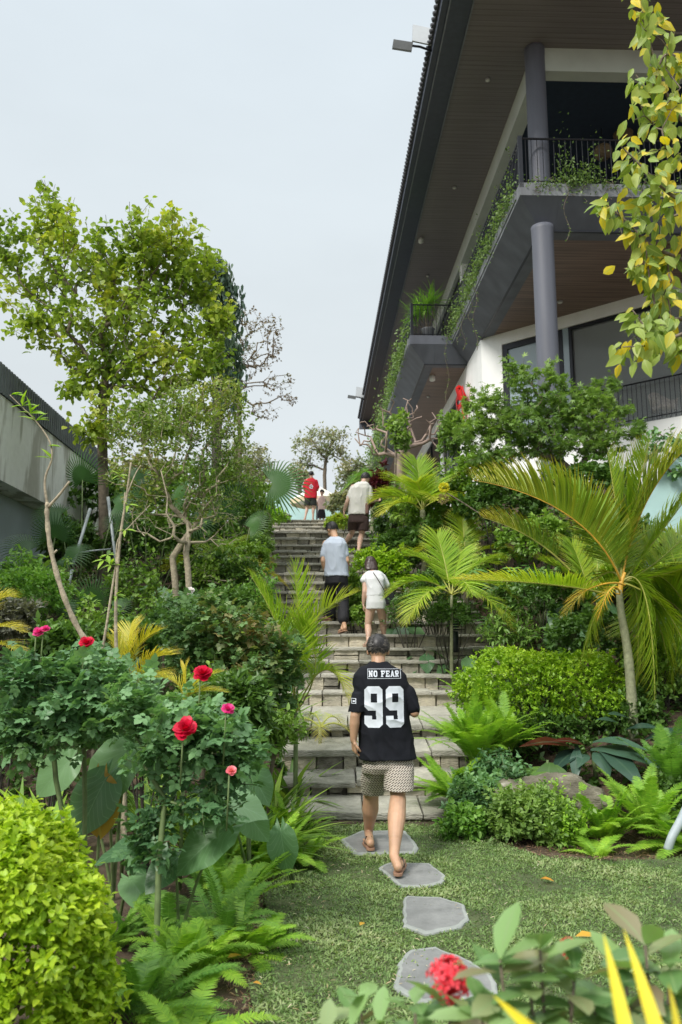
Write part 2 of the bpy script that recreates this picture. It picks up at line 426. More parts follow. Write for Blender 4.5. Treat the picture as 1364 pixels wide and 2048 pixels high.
for i, (Y, z) in enumerate(zip(SY, SZ)):
    Yn = SY[i + 1] if i + 1 < len(SY) else Y + 1.2
    zb = SB[i]; tilt = (zb - z) / (Yn - Y)
    far = Y > 13
    ext = 0.12
    xl, xr = XL(Y) - ext, XR(Y) + ext
    th = 0.042 if Y > 10 else 0.06
    # tread slabs
    mb = MB(); x = xl; yoff = R.uniform(-0.02, 0.02)
    rows = 2 if (Yn - Y) > 1.0 else 1
    for rrow in range(rows):
        ya = Y - 0.035 if rrow == 0 else Y + (Yn - Y) * rrow / rows
        yb = Y + (Yn - Y) * (rrow + 1) / rows + (0.03 if rrow == rows - 1 else 0)
        x = xl
        while x < xr - 0.05:
            w = min(R.uniform(0.28, 0.85), xr - x)
            if xr - x - w < 0.15: w = xr - x
            g_ = 0.006
            xe = x + w; ym = ya + R.uniform(-0.03, 0.03)
            npt = max(3, int(w / 0.12)); fr = [(xx, ym + R.uniform(-0.022, 0.022)) for xx in np.linspace(x + g_, xe - g_, npt)]
            sk = R.uniform(-0.03, 0.03)
            poly = fr + [(xe - g_ + sk * 0, yb - g_), (x + g_, yb - g_)]
            dz = R.uniform(-0.02, 0.02)
            slab_poly(mb, poly, z - th, z + dz * 0.6, float(np.clip(R.normal(0.55, 0.13), 0.1, 0.95)), tilt, Y)
            x = xe
    mb.build('tread', m_tread, stairs, smooth=False)
    # riser: irregular stones standing on the tread below
    z0 = prevb - 0.06; z1 = z - th * 0.6
    mb = MB()
    mb.box((xl, Y + 0.07, z0 - 0.25), (xr, Y + 0.3, z1 - 0.002), c=(0.0, 0, 0, 0))
    x = xl + R.uniform(-0.1, 0)
    h = z1 - z0
    while x < xr:
        w = R.uniform(0.13, 0.36)
        s1 = R.uniform(-0.07, 0.07)
        if x == xl: pass
        split = R.rand() < 0.38
        def stone(xa0, xa1, xb0, xb1, za, zb_):
            # front polygon corners jittered; the face bulges a few mm
            g_ = 0.005; d = R.uniform(0.0, 0.028); c_ = float(np.clip(R.normal(0.5, 0.24), 0.05, 0.98))
            f = [(xa0 + g_, za + g_), (xb0 - g_, za + g_), (xb0 - g_ + (xb1 - xb0) * 0.5, (za + zb_) / 2), (xb1 - g_, zb_ - g_), ((xa1 + xb1) / 2, zb_ - g_ + R.uniform(-0.01, 0.0)), (xa1 + g_, zb_ - g_), (xa1 * 0.5 + xa0 * 0.5 + g_ + R.uniform(-.006, .01), (za + zb_) / 2)]
            f = np.array(f); ctr = f.mean(0); y = Y + 0.035 - d
            def rg(s, yy): q = ctr + (f - ctr) * s; return np.stack([np.clip(q[:, 0], xl, xr), np.full(len(q), yy), q[:, 1]], -1)
            mb.loft([rg(0.93, y), rg(1.0, y + 0.014), rg(1.0, y + 0.09)], c=(c_, 0, 0, 0))
        s0 = getattr(stairs, '_s', 0)
        if split:
            zm = z0 + h * R.uniform(0.4, 0.6); xm = R.uniform(-0.03, 0.03)
            stone(x, x + xm, x + w, x + w + s1 * 0.5, z0, zm); 
            if R.rand() < 0.5 and w > 0.2:
                xx = x + w * R.uniform(0.35, 0.65)
                stone(x + xm, x, xx, xx + 0.02, zm, z1); stone(xx, xx + 0.02, x + w + s1 * 0.5, x + w, zm, z1)
            else: stone(x + xm, x, x + w + s1 * 0.5, x + w, zm, z1)
        else:
            stone(x, x, x + w, x + w, z0, z1)
        x += w
    mb.build('riser', m_riser, stairs, smooth=False)
    prevb = zb

# terrace at the head of the stairs
m_terr = mat('terrace_paving', (0.3, 0.31, 0.3), rough=0.8, var=0.15, scale=3)
o = MB().box((-9, TOPY + 0.6, TOPZ - 0.12), (9, 40, TOPZ + 0.012)).build('paved_terrace', m_terr, smooth=False); tag(o, kind='structure')

# ------------------------------------------------------------------ the villa on the right
OX, OY = 4.0477, 15.0
cT, sT = cos(TH), sin(TH)
def LB(v, u, z): return (OX + cT * v - sT * u, OY + sT * v + cT * u, z)
def bxl(mb, lo, hi, c=(0.5, 0.5, 0, 0)): return mb.box(lo, hi, fn=LB, c=c)
villa = thing('villa', 'modern two storey villa with a dark overhanging roof, grey columns and planted balconies', 'villa', LB(0, 0, 5))
m_soff = boards('roof_soffit_boards', (0.17, 0.15, 0.155), (0.215, 0.195, 0.2), 0.14, 'x')
m_wood = boards('balcony_soffit_boards', (0.12, 0.078, 0.062), (0.24, 0.165, 0.13), 0.12, 'x', rough=0.5)
m_dark = mat('dark_grey_render', (0.1, 0.11, 0.135), rough=0.6, var=0.22, scale=2.5, bump=0.08, bscale=25, streak=5, detail=9)
m_grey = mat('blue_grey_render', (0.115, 0.122, 0.15), rough=0.55, var=0.16, scale=5.0, bump=0.08, bscale=30, streak=8, detail=9)
m_edge = mat('pale_slab_edge', (0.2, 0.21, 0.225), rough=0.6, var=0.3, scale=5, streak=5, detail=9)
m_white = mat('white_render', (0.86, 0.87, 0.85), rough=0.85, var=0.09, scale=1.6, detail=9, bump=0.05, streak=4)
m_sage = mat('sage_beam_paint', (0.55, 0.6, 0.54), rough=0.7, var=0.06, scale=2)
m_navy = mat('navy_interior', (0.02, 0.036, 0.062), rough=0.9, var=0.1)  # even dark navy tone for the upper ceiling and back wall
m_metal = mat('black_railing_metal', (0.02, 0.022, 0.028), rough=0.4, var=0.1, metal=0.3)
m_gut = mat('gutter_sheet', (0.05, 0.06, 0.085), rough=0.4, var=0.12, metal=0.2)
m_lip = mat('galvanised_lip', (0.2, 0.22, 0.24), rough=0.4, metal=0.4)
m_tile = mat('roof_tile_clay', (0.06, 0.064, 0.075), rough=0.7, var=0.2)
m_room = mat('room_ceiling_paint', (0.3, 0.34, 0.33), rough=0.8, var=0.05, scale=1)
def glassmat(name, base, rough=0.05, spec=0.8, alpha=None):
    m, nt, b = newmat(name); b.inputs['Base Color'].default_value = (*base, 1); b.inputs['Roughness'].default_value = rough
    b.inputs['Specular IOR Level'].default_value = spec; return m
m_glassd = glassmat('dark_window_glass', (0.016, 0.022, 0.024), 0.05, 0.5)
m_glassl = glassmat('painted_reflection_glass', (0.34, 0.42, 0.47), 0.15, 0.7)  # pale bluish base colour paints in the sky reflected by the pane
m_clear, _n, _b = newmat('clear_glass')
_b.inputs['Base Color'].default_value = (0.9, 0.95, 0.95, 1); _b.inputs['Roughness'].default_value = 0.02
_t = _n.nodes.new('ShaderNodeBsdfTransparent'); _m = _n.nodes.new('ShaderNodeMixShader'); _m.inputs[0].default_value = 0.12
_n.links.new(_t.outputs[0], _m.inputs[1]); _n.links.new(_b.outputs[0], _m.inputs[2]); _n.links.new(_m.outputs[0], _n.nodes['Material Output'].inputs[0])

ZR, UE = 13.97, 29.0
UF = -2.15
# roof
mb = MB(); bxl(mb, (-1.5, UF + 0.6, ZR), (10, UE, ZR + 0.08)); soff = mb.build('roof_soffit', m_soff, villa, smooth=False)
mb = MB()
bxl(mb, (-1.96, UF + 0.15, ZR - 0.012), (-1.5, UE, ZR + 0.1)); bxl(mb, (-1.5, UF + 0.15, ZR - 0.012), (10, UF + 0.6, ZR + 0.1))
bxl(mb, (-2.1, UF + 0.0, ZR + 0.04), (-1.963, UE, ZR + 0.26)); bxl(mb, (-1.963, UF + 0.0, ZR + 0.04), (10, UF + 0.147, ZR + 0.26))
gut = mb.build('gutter', m_gut, villa, smooth=False)
mb = MB()
for v, dz in ((-1.965, 0.0), (-1.515, 0.02)):
    bxl(mb, (v, UF + 0.2, ZR - 0.03 - dz), (v + 0.022, UE, ZR + 0.02)) 
mb.build('gutter_lip', m_lip, gut, smooth=False)
roof = MB()
V = [LB(-2.14, UF - 0.05, ZR + 0.262), LB(10, UF - 0.05, ZR + 0.262), LB(10, UE + 0.1, ZR + 0.262), LB(-2.14, UE + 0.1, ZR + 0.262), LB(4, 4, ZR + 3.2), LB(10, 4, ZR + 3.2), LB(4, UE - 6, ZR + 3.2), LB(10, UE - 6, ZR + 3.2)]
roof.add(V, [(0, 1, 2, 3), (0, 4, 5, 1), (0, 3, 6, 4), (3, 2, 7, 6), (4, 6, 7, 5), (1, 5, 7, 2)])
rf = roof.build('roof', m_tile, villa, smooth=False)
tiles = MB(); k = 0; u = UF
while u < UE:
    tiles.tube([LB(-2.19, u, ZR + 0.25), LB(-1.6, u, ZR + 0.52)], 0.05, sides=6, rnd=R.rand()); u += 0.16
tiles.build('eave_tiles', m_tile, rf)
mb = MB(); bxl(mb, (-2.1, UE + 0.003, ZR - 0.35), (6, UE + 0.12, ZR + 0.25)); mb.build('gable_board', m_dark, villa, smooth=False)
# upper beam (outer face v=0) along and across, with its dark ceiling inside
mb = MB()
bxl(mb, (0.0, 0.0, 13.43), (0.3, UE - 1.5, ZR - 0.003)); bxl(mb, (0.302, 0.0, 13.43), (10, 0.3, ZR - 0.003))
mb.build('beam', m_sage, villa, smooth=False)
mb = MB(); bxl(mb, (0.303, 0.303, 13.5), (10, UE - 1.5, ZR - 0.006)); mb.build('upper_ceiling', m_navy, villa, smooth=False)
mb = MB(); bxl(mb, (2.4, 5.5, 10.2), (10, 5.7, 13.497)); bxl(mb, (2.2, 5.5, 10.2), (2.397, UE - 2, 13.497)); mb.build('upper_back_wall', m_navy, villa, smooth=False)
for u in (8.6, 17.2, 25.5): mb = MB(); bxl(mb, (0.02, u, 10.72), (0.28, u + 0.35, 13.427)); mb.build('upper_post', m_white, villa, smooth=False)
# upper windows between the posts
for (ua, ub) in ((8.98, 12.9), (13.0, 17.15), (17.6, 25.4)):
    mb = MB(); bxl(mb, (0.1, ua, 10.74), (0.16, ua + 0.08, 13.41)); bxl(mb, (0.1, ub - 0.08, 10.74), (0.16, ub, 13.41)); bxl(mb, (0.1, ua + 0.083, 13.33), (0.16, ub - 0.083, 13.41)); bxl(mb, (0.1, ua + 0.083, 10.74), (0.16, ub - 0.083, 10.84))
    w = mb.build('window', m_metal, villa, smooth=False)
    mb = MB(); bxl(mb, (0.12, ua + 0.083, 10.843), (0.14, ub - 0.083, 13.327)); mb.build('pane', m_glassd, w, smooth=False)
# columns
def column(v, u, z0, z1, r, name='column'):
    th = np.linspace(0, 2 * pi, 41)[:-1]; cx, cy, _ = LB(v, u, 0)
    rr = [(z0, r * 1.06), (z0 + 0.3, r * 1.03), ((z0 + z1) / 2, r), (z1 - 0.3, r), (z1 - 0.08, r * 1.03), (z1, r * 1.05)]
    rings = [np.stack([cx + q * np.cos(th), cy + q * np.sin(th), np.full(40, z)], -1) for z, q in rr]
    MB().loft(rings).build(name, m_grey, villa)
column(0.03, 0.06, 4.6, 9.93, 0.215)
column(0.03, 0.06, 10.55, 13.99, 0.205)
# balcony decks
def deck(prof_edge, prof_in, u0, zi, name, thick=0.27):
    pass
ED = 0.49
mb = MB()   # main deck slab: upright edge, then the haunch sloping in to the soffit
bxl(mb, (-ED, -0.3, 10.42), (10, 7.55, 10.69))
dk = mb.build('deck', m_edge, villa, smooth=False)
def quadsolid(mb, pts_lo, pts_hi, c=(0.5, 0, 0, 0)): mb.prism([LB(*p) for p in pts_lo], [LB(*p) for p in pts_hi], c)
mb = MB()
quadsolid(mb, [(0.0, 0.12, 9.9), (0.0, 7.9, 9.9), (0.3, 7.9, 9.9), (0.3, 0.12, 9.9)], [(-ED + 0.003, -0.297, 10.418), (-ED + 0.003, 7.9, 10.418), (0.3, 7.9, 10.418), (0.3, -0.297, 10.418)])
quadsolid(mb, [(0.303, 0.12, 9.9), (0.303, 0.5, 9.9), (10, 0.5, 9.9), (10, 0.12, 9.9)], [(0.303, -0.297, 10.418), (0.303, 0.5, 10.418), (10, 0.5, 10.418), (10, -0.297, 10.418)])
mb.build('haunch', m_dark, villa, smooth=False)
mb = MB(); bxl(mb, (-0.02, 0.1, 9.87), (0.04, 6.0, 9.899)); bxl(mb, (0.043, 0.1, 9.87), (10, 0.16, 9.899)); mb.build('soffit_trim', m_metal, villa, smooth=False)
mb = MB(); bxl(mb, (0.303, 0.503, 9.905), (10, 7.5, 10.0)); mb.build('terrace_soffit', m_wood, villa, smooth=False)
# second balcony, reaching farther out
U2 = 7.75
mb = MB(); bxl(mb, (-1.75, U2, 10.42), (0.0, UE - 1.5, 10.69)); mb.build('deck', m_dark, villa, smooth=False)
mb = MB()
quadsolid(mb, [(-1.28, U2 + 0.3, 9.9), (-1.28, UE - 1.5, 9.9), (-1.0, UE - 1.5, 9.9), (-1.0, U2 + 0.3, 9.9)], [(-1.747, U2 + 0.003, 10.418), (-1.747, UE - 1.5, 10.418), (-1.0, UE - 1.5, 10.418), (-1.0, U2 + 0.003, 10.418)])
quadsolid(mb, [(-0.997, U2 + 0.3, 9.9), (-0.997, U2 + 0.6, 9.9), (0.0, U2 + 0.6, 9.9), (0.0, U2 + 0.3, 9.9)], [(-0.997, U2 + 0.003, 10.418), (-0.997, U2 + 0.6, 10.418), (0.0, U2 + 0.6, 10.418), (0.0, U2 + 0.003, 10.418)])
mb.build('haunch', m_dark, villa, smooth=False)
mb = MB(); bxl(mb, (-0.997, U2 + 0.603, 9.905), (-0.003, UE - 1.5, 10.0)); mb.build('balcony_soffit', m_wood, villa, smooth=False)
mb = MB(); bxl(mb, (-1.31, U2 + 0.28, 9.875), (-1.25, UE - 1.5, 9.899)); bxl(mb, (-1.247, U2 + 0.28, 9.875), (0.0, U2 + 0.33, 9.899)); mb.build('soffit_trim', m_metal, villa, smooth=False)
mb = MB(); bxl(mb, (-1.77, U2 + 0.3, 10.5), (-1.752, UE - 1.5, 10.7)); bxl(mb, (-ED - 0.02, 0.0, 10.5), (-ED - 0.003, 7.7, 10.7)); mb.build('slab_edge_strip', m_edge, villa, smooth=False)
# railings
def railing(path, z0, z1, gap, name='railing', post=0.02, fat=None):
    mb = MB()
    for a, b in zip(path[:-1], path[1:]):
        a = np.array(a, float); b = np.array(b, float); L = np.linalg.norm(b - a); n = int(L / gap)
        mb.tube([LB(*a, z1), LB(*b, z1)], 0.022, 6); mb.tube([LB(*a, z0 + 0.06), LB(*b, z0 + 0.06)], 0.014, 4)
        for i in range(n + 1):
            q = a + (b - a) * i / max(n, 1); mb.tube([LB(*q, z0), LB(*q, z1)], 0.009, 4)
    for q in (fat or []):
        v, u = q; bxl(mb, (v - 0.04, u - 0.04, z0 - 0.1), (v + 0.04, u + 0.04, z1 + 0.04))
    return mb.build(name, m_metal, villa, smooth=False)
railing([(-0.45, 7.6), (-0.45, -0.26), (9.5, -0.26)], 10.69, 11.68, 0.115, fat=[(-0.45, -0.26), (-0.45, 7.6)])
railing([(-1.68, 26.0), (-1.68, U2 + 0.06), (-0.45, U2 + 0.06)], 10.69, 11.68, 0.115, fat=[(-1.68, U2 + 0.06)])
# ground floor walls: chamfered wall from (0,6) towards the right and nearer
WA = np.array([0.0, 6.0]); WB = np.array([3.68, 2.65]); WD = (WB - WA) / np.linalg.norm(WB - WA); WN = np.array([-WD[1], WD[0]])  # WN points inward (away)
if WN[1] < 0: WN = -WN
def LW(w, d, z): q = WA + WD * w + WN * d; return LB(q[0], q[1], z)
def bxw(mb, lo, hi, c=(0.5, 0.5, 0, 0)): return mb.box(lo, hi, fn=LW, c=c)
mb = MB()
bxw(mb, (0, 0, 3.0), (0.63, 0.25, 9.9)); bxw(mb, (0.633, 0, 9.58), (10, 0.25, 9.9)); bxw(mb, (0.633, 0, 3.0), (10, 0.25, 6.74))
quadsolid(mb, [(0.0, 6.003, 3.0), (0.0, 9.55, 3.0), (0.25, 9.55, 3.0), (0.25, 6.3, 3.0)], [(0.0, 6.003, 9.9), (0.0, 9.55, 9.9), (0.25, 9.55, 9.9), (0.25, 6.3, 9.9)])
bxl(mb, (0.0, 9.553, 9.5), (0.25, UE - 1.5, 9.9)); bxl(mb, (0.0, 13.0, 3.0), (0.25, 13.5, 9.497)); bxl(mb, (0.0, 19, 3.0), (0.25, UE - 1.5, 9.497)); bxl(mb, (0.0, 9.553, 3.0), (0.25, 12.997, 6.4)); bxl(mb, (0.0, 13.503, 3.0), (0.25, 18.997, 6.4))
mb.build('wall', m_white, villa, smooth=False)
for (a, b) in ((9.56, 12.99), (13.51, 18.99)):
    mb = MB(); bxl(mb, (0.06, a, 6.41), (0.14, a + 0.1, 9.4)); bxl(mb, (0.06, b - 0.1, 6.41), (0.14, b, 9.4)); bxl(mb, (0.06, (a + b) / 2, 6.41), (0.14, (a + b) / 2 + 0.08, 9.4)); bxl(mb, (0.06, a, 9.4), (0.14, b, 9.49))
    w = mb.build('window', m_metal, villa, smooth=False)
    mb = MB(); bxl(mb, (0.1, a + 0.103, 6.41), (0.12, b - 0.103, 9.49)); mb.build('pane', m_glassd, w, smooth=False)
# window beside the column
mb = MB(); z0, z1 = 6.75, 9.57
bxw(mb, (0.64, 0.03, z0), (0.78, 0.15, z1)); bxw(mb, (2.1, 0.03, z0), (2.35, 0.15, z1)); bxw(mb, (0.783, 0.03, 9.42), (2.097, 0.15, z1)); bxw(mb, (0.783, 0.03, z0), (2.097, 0.15, z0 + 0.12)); bxw(mb, (0.783, 0.04, 7.75), (2.097, 0.14, 7.83))
w = mb.build('window', m_metal, villa, smooth=False)
mb = MB(); bxw(mb, (0.783, 0.08, z0 + 0.123), (2.097, 0.1, 7.747)); bxw(mb, (0.783, 0.08, 7.833), (2.097, 0.1, 9.417)); mb.build('pane', m_glassl, w, smooth=False)
mb = MB(); bxw(mb, (2.353, 0.05, z0), (2.52, 0.12, z1)); mb.build('window_jamb', m_glassl, villa, smooth=False)
mb = MB(); bxw(mb, (2.523, 0.02, z0), (2.6, 0.18, z1)); bxw(mb, (2.603, 0.02, 9.49), (9.9, 0.18, z1)); bxw(mb, (5.9, 0.04, z0), (5.98, 0.16, 9.487))
w = mb.build('window', m_metal, villa, smooth=False)
mb = MB(); bxw(mb, (2.603, 0.1, z0), (5.897, 0.11, 9.487)); bxw(mb, (5.983, 0.1, z0), (9.9, 0.11, 9.487)); mb.build('pane', m_clear, w, smooth=False)
# room behind the wide window
mb = MB(); bxw(mb, (0.7, 0.26, 6.6), (9.9, 6, 6.74)); bxw(mb, (0.7, 0.26, 9.57), (9.9, 6, 9.7)); bxw(mb, (0.7, 6, 6.6), (9.9, 6.1, 9.7)); bxw(mb, (0.6, 0.26, 6.6), (0.697, 6, 9.7)); bxw(mb, (9.903, 0.26, 6.6), (10, 6, 9.7))
mb.build('room', m_room, villa, smooth=False)
mb = MB()
n = 28
mb.tube([LW(2.75, -0.06, 7.7), LW(7.5, -0.06, 7.7)], 0.02, 6); mb.tube([LW(2.75, -0.06, 6.82), LW(7.5, -0.06, 6.82)], 0.013, 4)
for i in range(44): mb.tube([LW(2.75 + i * 0.11, -0.06, 6.74), LW(2.75 + i * 0.11, -0.06, 7.7)], 0.008, 4)
mb.build('railing', m_metal, villa, smooth=False)
mb = MB(); bxw(mb, (0.75, -0.07, 7.6), (2.1, -0.04, 7.64)); 
for i in range(12): bxw(mb, (0.8 + i * 0.11, -0.065, 6.76), (0.815 + i * 0.11, -0.05, 7.597))
mb.build('railing', m_metal, villa, smooth=False)
# curved turquoise pool wall
m_pool = mat('turquoise_pool_render', (0.42, 0.62, 0.6), rough=0.5, var=0.08, scale=3)
arc = [P(*q) for q in ((1262, 1120, 11.6), (1270, 1062, 11.6), (1285, 1012, 11.6), (1305, 972, 11.6), (1330, 938, 11.6), (1364, 905, 11.6), (1420, 872, 11.6), (1560, 820, 11.6), (1560, 1300, 11.6), (1262, 1300, 11.6))]
mb = MB(); mb.prism([tuple(q + A(0, 0, 0)) for q in arc][::-1], [tuple(q + A(0.1, 0.4, 0)) for q in arc][::-1])
o = mb.build('pool_wall', m_pool, smooth=False); tag(o, 'pale turquoise pool wall with a curved edge below the white parapet', 'pool wall')
# ceiling lamps
m_lampb = mat('lamp_housing', (0.3, 0.3, 0.31), rough=0.4); m_lamph = mat('lamp_holder_white', (0.65, 0.66, 0.62), rough=0.4)
def can(v, u, z, r, h, label, white=False):
    cx, cy, _ = LB(v, u, 0); th = np.linspace(0, 2 * pi, 17)[:-1]
    t = thing('ceiling_lamp', label, 'ceiling lamp', (cx, cy, z), 'ceiling lamps under the roof and balconies')
    def rg(q, zz): return np.stack([cx + q * np.cos(th), cy + q * np.sin(th), np.full(16, zz)], -1)
    MB().loft([rg(r, z + 0.003), rg(r, z - h), rg(r * 0.8, z - h - 0.005)]).build('housing', m_lamph if white else m_lampb, t)
    MB().loft([rg(r * 0.7, z - h - 0.004), rg(r * 0.7, z - h - 0.015)]).build('lens', m_lamph, t)
can(-0.76, 0.98, ZR, 0.06, 0.03, 'round ceiling lamp in the roof soffit beside the top of the upper column')
can(-0.77, 5.23, ZR, 0.06, 0.03, 'small ceiling lamp in the roof soffit halfway along the pale beam')
can(-1.33, 8.04, ZR, 0.075, 0.15, 'white cylinder lamp hanging under the roof eave above the dracaena balcony', True)
can(-0.77, 10.57, ZR, 0.06, 0.03, 'small ceiling lamp in the roof soffit directly above the potted dracaena')
can(2.1, -0.66, ZR, 0.06, 0.04, 'ceiling lamp in the roof soffit at the top right beside the yellowing branch')
can(1.44, 3.5, 9.903, 0.07, 0.03, 'ceiling lamp in the brown terrace soffit right of the lower column')
can(-0.9, 9.1, 9.903, 0.085, 0.16, 'white cylinder lamp hanging under the projecting balcony', True)
can(-0.73, 11.2, 9.903, 0.06, 0.03, 'small ceiling lamp deeper under the projecting balcony soffit')
# solar flood lights on the eave
m_panel = mat('solar_panel_back', (0.34, 0.36, 0.37), rough=0.4, var=0.05); m_flood = mat('flood_light_case', (0.16, 0.17, 0.175), rough=0.5)
def flood(u, s, label, z=ZR + 0.25):
    c0 = np.array(LB(-2.2, u, z)); t = thing('solar_flood_light', label, 'flood light', c0, 'solar flood lights on the roof eave')
    def bt(name, ctr, size, rot, m):
        mbb = MB(); rx, ry, rz_ = rot; M = Matrix.Rotation(rz_, 3, 'Z') @ Matrix.Rotation(ry, 3, 'Y') @ Matrix.Rotation(rx, 3, 'X')
        def f(x, y, z_): q = M @ Vector((x, y, z_)); return (ctr[0] + q[0], ctr[1] + q[1], ctr[2] + q[2])
        mbb.box([-q / 2 for q in size], [q / 2 for q in size], fn=f); return mbb.build(name, m, t, smooth=False)
    bt('solar_panel', c0 + A(-0.1, 0, 0.28) * s, (0.42 * s, 0.03, 0.62 * s), (radians(-20), radians(7), radians(8)), m_panel)
    bt('lamp_head', c0 + A(-0.52, 0, 0.02) * s, (0.42 * s, 0.1, 0.17 * s), (0.3, radians(10), 0), m_flood)
    MB().tube([c0 + A(0.15, 0, -0.12) * s, c0 + A(-0.15, 0, 0.0) * s, c0 + A(-0.5, 0, 0.05) * s], 0.025 * s, 6).build('bracket', m_metal, t)
flood(0.35, 1.0, 'solar flood light with a square panel on the near end of the roof eave')
flood(24.6, 1.0, 'small distant solar flood light at the far end of the roof eave', ZR + 0.1)
# wicker pendant lamps in the upper room
m_wick = mat('wicker', (0.14, 0.1, 0.05), rough=0.8, var=0.4, scale=30)
for (px, py, Y, r, lab) in ((1246, 268, 17.2, 0.22, 'round wicker pendant lamp hanging higher in the dark upper terrace'), (1206, 303, 17.0, 0.2, 'wicker pendant lamp hanging lower behind the upper railing')):
    q = P(px, py, Y); t = thing('pendant_lamp', lab, 'pendant lamp', q, 'wicker pendant lamps in the upper terrace')
    th = np.linspace(0, 2 * pi, 17)[:-1]; rg = []
    for a, b in ((-0.9, 0.6), (-0.5, 0.95), (0, 1.05), (0.5, 0.9), (0.9, 0.35)): rg.append(np.stack([q[0] + r * b * np.cos(th), q[1] + r * b * np.sin(th), np.full(16, q[2] + r * a)], -1))
    MB().loft(rg).build('shade', m_wick, t); MB().tube([q + A(0, 0, r * 0.9), A(q[0], q[1], 13.48)], 0.008, 4).build('cord', m_metal, t)
# pale terrace chairs behind the lower railing
m_ratt = mat('pale_rattan', (0.42, 0.36, 0.31), rough=0.8, var=0.3, scale=25)
def chair(w, d, rz, lab):
    c0 = np.array(LW(w, d, 6.745)); t = thing('terrace_chair', lab, 'chair', c0, 'rounded terrace chairs behind the lower railing')
    an = np.linspace(radians(200), radians(-20), 15) + rz
    mbb = MB(); rg = []
    prof = [(0.30, 0.42), (0.33, 0.62), (0.35, 0.88), (0.32, 0.9), (0.28, 0.6), (0.27, 0.42)]
    for a in an: rg.append(np.array([c0 + A(cos(a) * r_, sin(a) * r_, z_ - (0.0 if z_ < 0.8 else 0.25 * abs(sin((a - rz) - pi / 2) * 0 + cos(a - rz)) ** 2)) for r_, z_ in prof]))
    mbb.loft(rg).build('backrest', m_ratt, t)
    th = np.linspace(0, 2 * pi, 17)[:-1]
    MB().loft([np.stack([c0[0] + 0.29 * np.cos(th), c0[1] + 0.29 * np.sin(th), np.full(16, c0[2] + z)], -1) for z in (0.34, 0.44)]).build('seat', m_ratt, t)
    for a in (0.7, 2.4, 3.9, 5.4): MB().tube([c0 + A(cos(a) * 0.25, sin(a) * 0.25, 0.34), c0 + A(cos(a) * 0.28, sin(a) * 0.28, 0)], 0.015, 5).build('leg', m_metal, t)
chair(4.6, 0.55, 0.3, 'pale rounded terrace chair nearest the left end of the lower railing')
chair(5.35, 0.6, 0.9, 'pale rounded terrace chair second along the lower railing')
chair(6.1, 0.5, 0.2, 'pale rounded terrace chair at the right edge behind the lower railing')

# ------------------------------------------------------------------ wall building on the left
m_conc, nt_, b_ = newmat('streaked_concrete')
_tc = nt_.nodes.new('ShaderNodeTexCoord'); _mp = nt_.nodes.new('ShaderNodeMapping'); _mp.inputs['Scale'].default_value = (1.6, 1.6, 0.35); lk(nt_, _tc.outputs['Object'], _mp.inputs[0])
_n1 = nt_.nodes.new('ShaderNodeTexNoise'); _n1.inputs['Scale'].default_value = 1.6; _n1.inputs['Detail'].default_value = 7; _n1.inputs['Distortion'].default_value = 0.4; lk(nt_, _mp.outputs[0], _n1.inputs[0])
_r1 = nt_.nodes.new('ShaderNodeValToRGB'); lk(nt_, _n1.outputs[0], _r1.inputs[0])
_r1.color_ramp.elements[0].position = 0.44; _r1.color_ramp.elements[0].color = (0.5, 0.5, 0.44, 1); _r1.color_ramp.elements[1].position = 0.52; _r1.color_ramp.elements[1].color = (0.88, 0.9, 0.86, 1)
_n2 = nt_.nodes.new('ShaderNodeTexNoise'); _n2.inputs['Scale'].default_value = 9; _n2.inputs['Detail'].default_value = 8; lk(nt_, _tc.outputs['Object'], _n2.inputs[0])
_mm = nt_.nodes.new('ShaderNodeMix'); _mm.data_type = 'RGBA'; _mm.blend_type = 'MULTIPLY'; _mm.inputs[0].default_value = 0.2; lk(nt_, _r1.outputs[0], _mm.inputs[6]); lk(nt_, _n2.outputs[0], _mm.inputs[7])
lk(nt_, _mm.outputs[2], b_.inputs['Base Color']); b_.inputs['Roughness'].default_value = 0.9
m_corr = mat('dark_corrugated_sheet', (0.1, 0.118, 0.12), rough=0.6, var=0.25, scale=4)
m_bluew = mat('blue_grey_wall', (0.42, 0.49, 0.54), rough=0.85, var=0.1, scale=1.2, detail=8)
lw = thing('side_building', 'low concrete side building with a dark corrugated parapet behind the left trees', 'building', (-5.6, 12, 2))
def LL(d, y, z): return (-5.52 - 0.0314 * (y - 12.4) - d, y, z)
mb = MB(); mb.box((0, 5, 4.23), (2.5, 19, 5.6), fn=LL); mb.build('concrete_band', m_conc, lw, smooth=False)
mb = MB(); y = 5.0; pts = []
while y < 19: pts.append((0.0, y)); pts.append((0.0, y + 0.06)); pts.append((0.03, y + 0.08)); pts.append((0.03, y + 0.1)); y += 0.12
lo = [LL(-0.04 + d, yy, 5.603) for d, yy in pts]; hi = [LL(-0.04 + d, yy, 6.09) for d, yy in pts]
n = len(pts); mb.add(lo + hi, [(i, i + 1, n + i + 1, n + i) for i in range(n - 1)])
mb.box((0.02, 5, 5.603), (2.5, 19, 6.07), fn=LL)
mb.build('corrugated_parapet', m_corr, lw, smooth=False)
mb = MB(); mb.box((0.45, 5, -0.5), (2.4, 18.8, 4.227), fn=LL); mb.build('wall', m_bluew, lw, smooth=False)
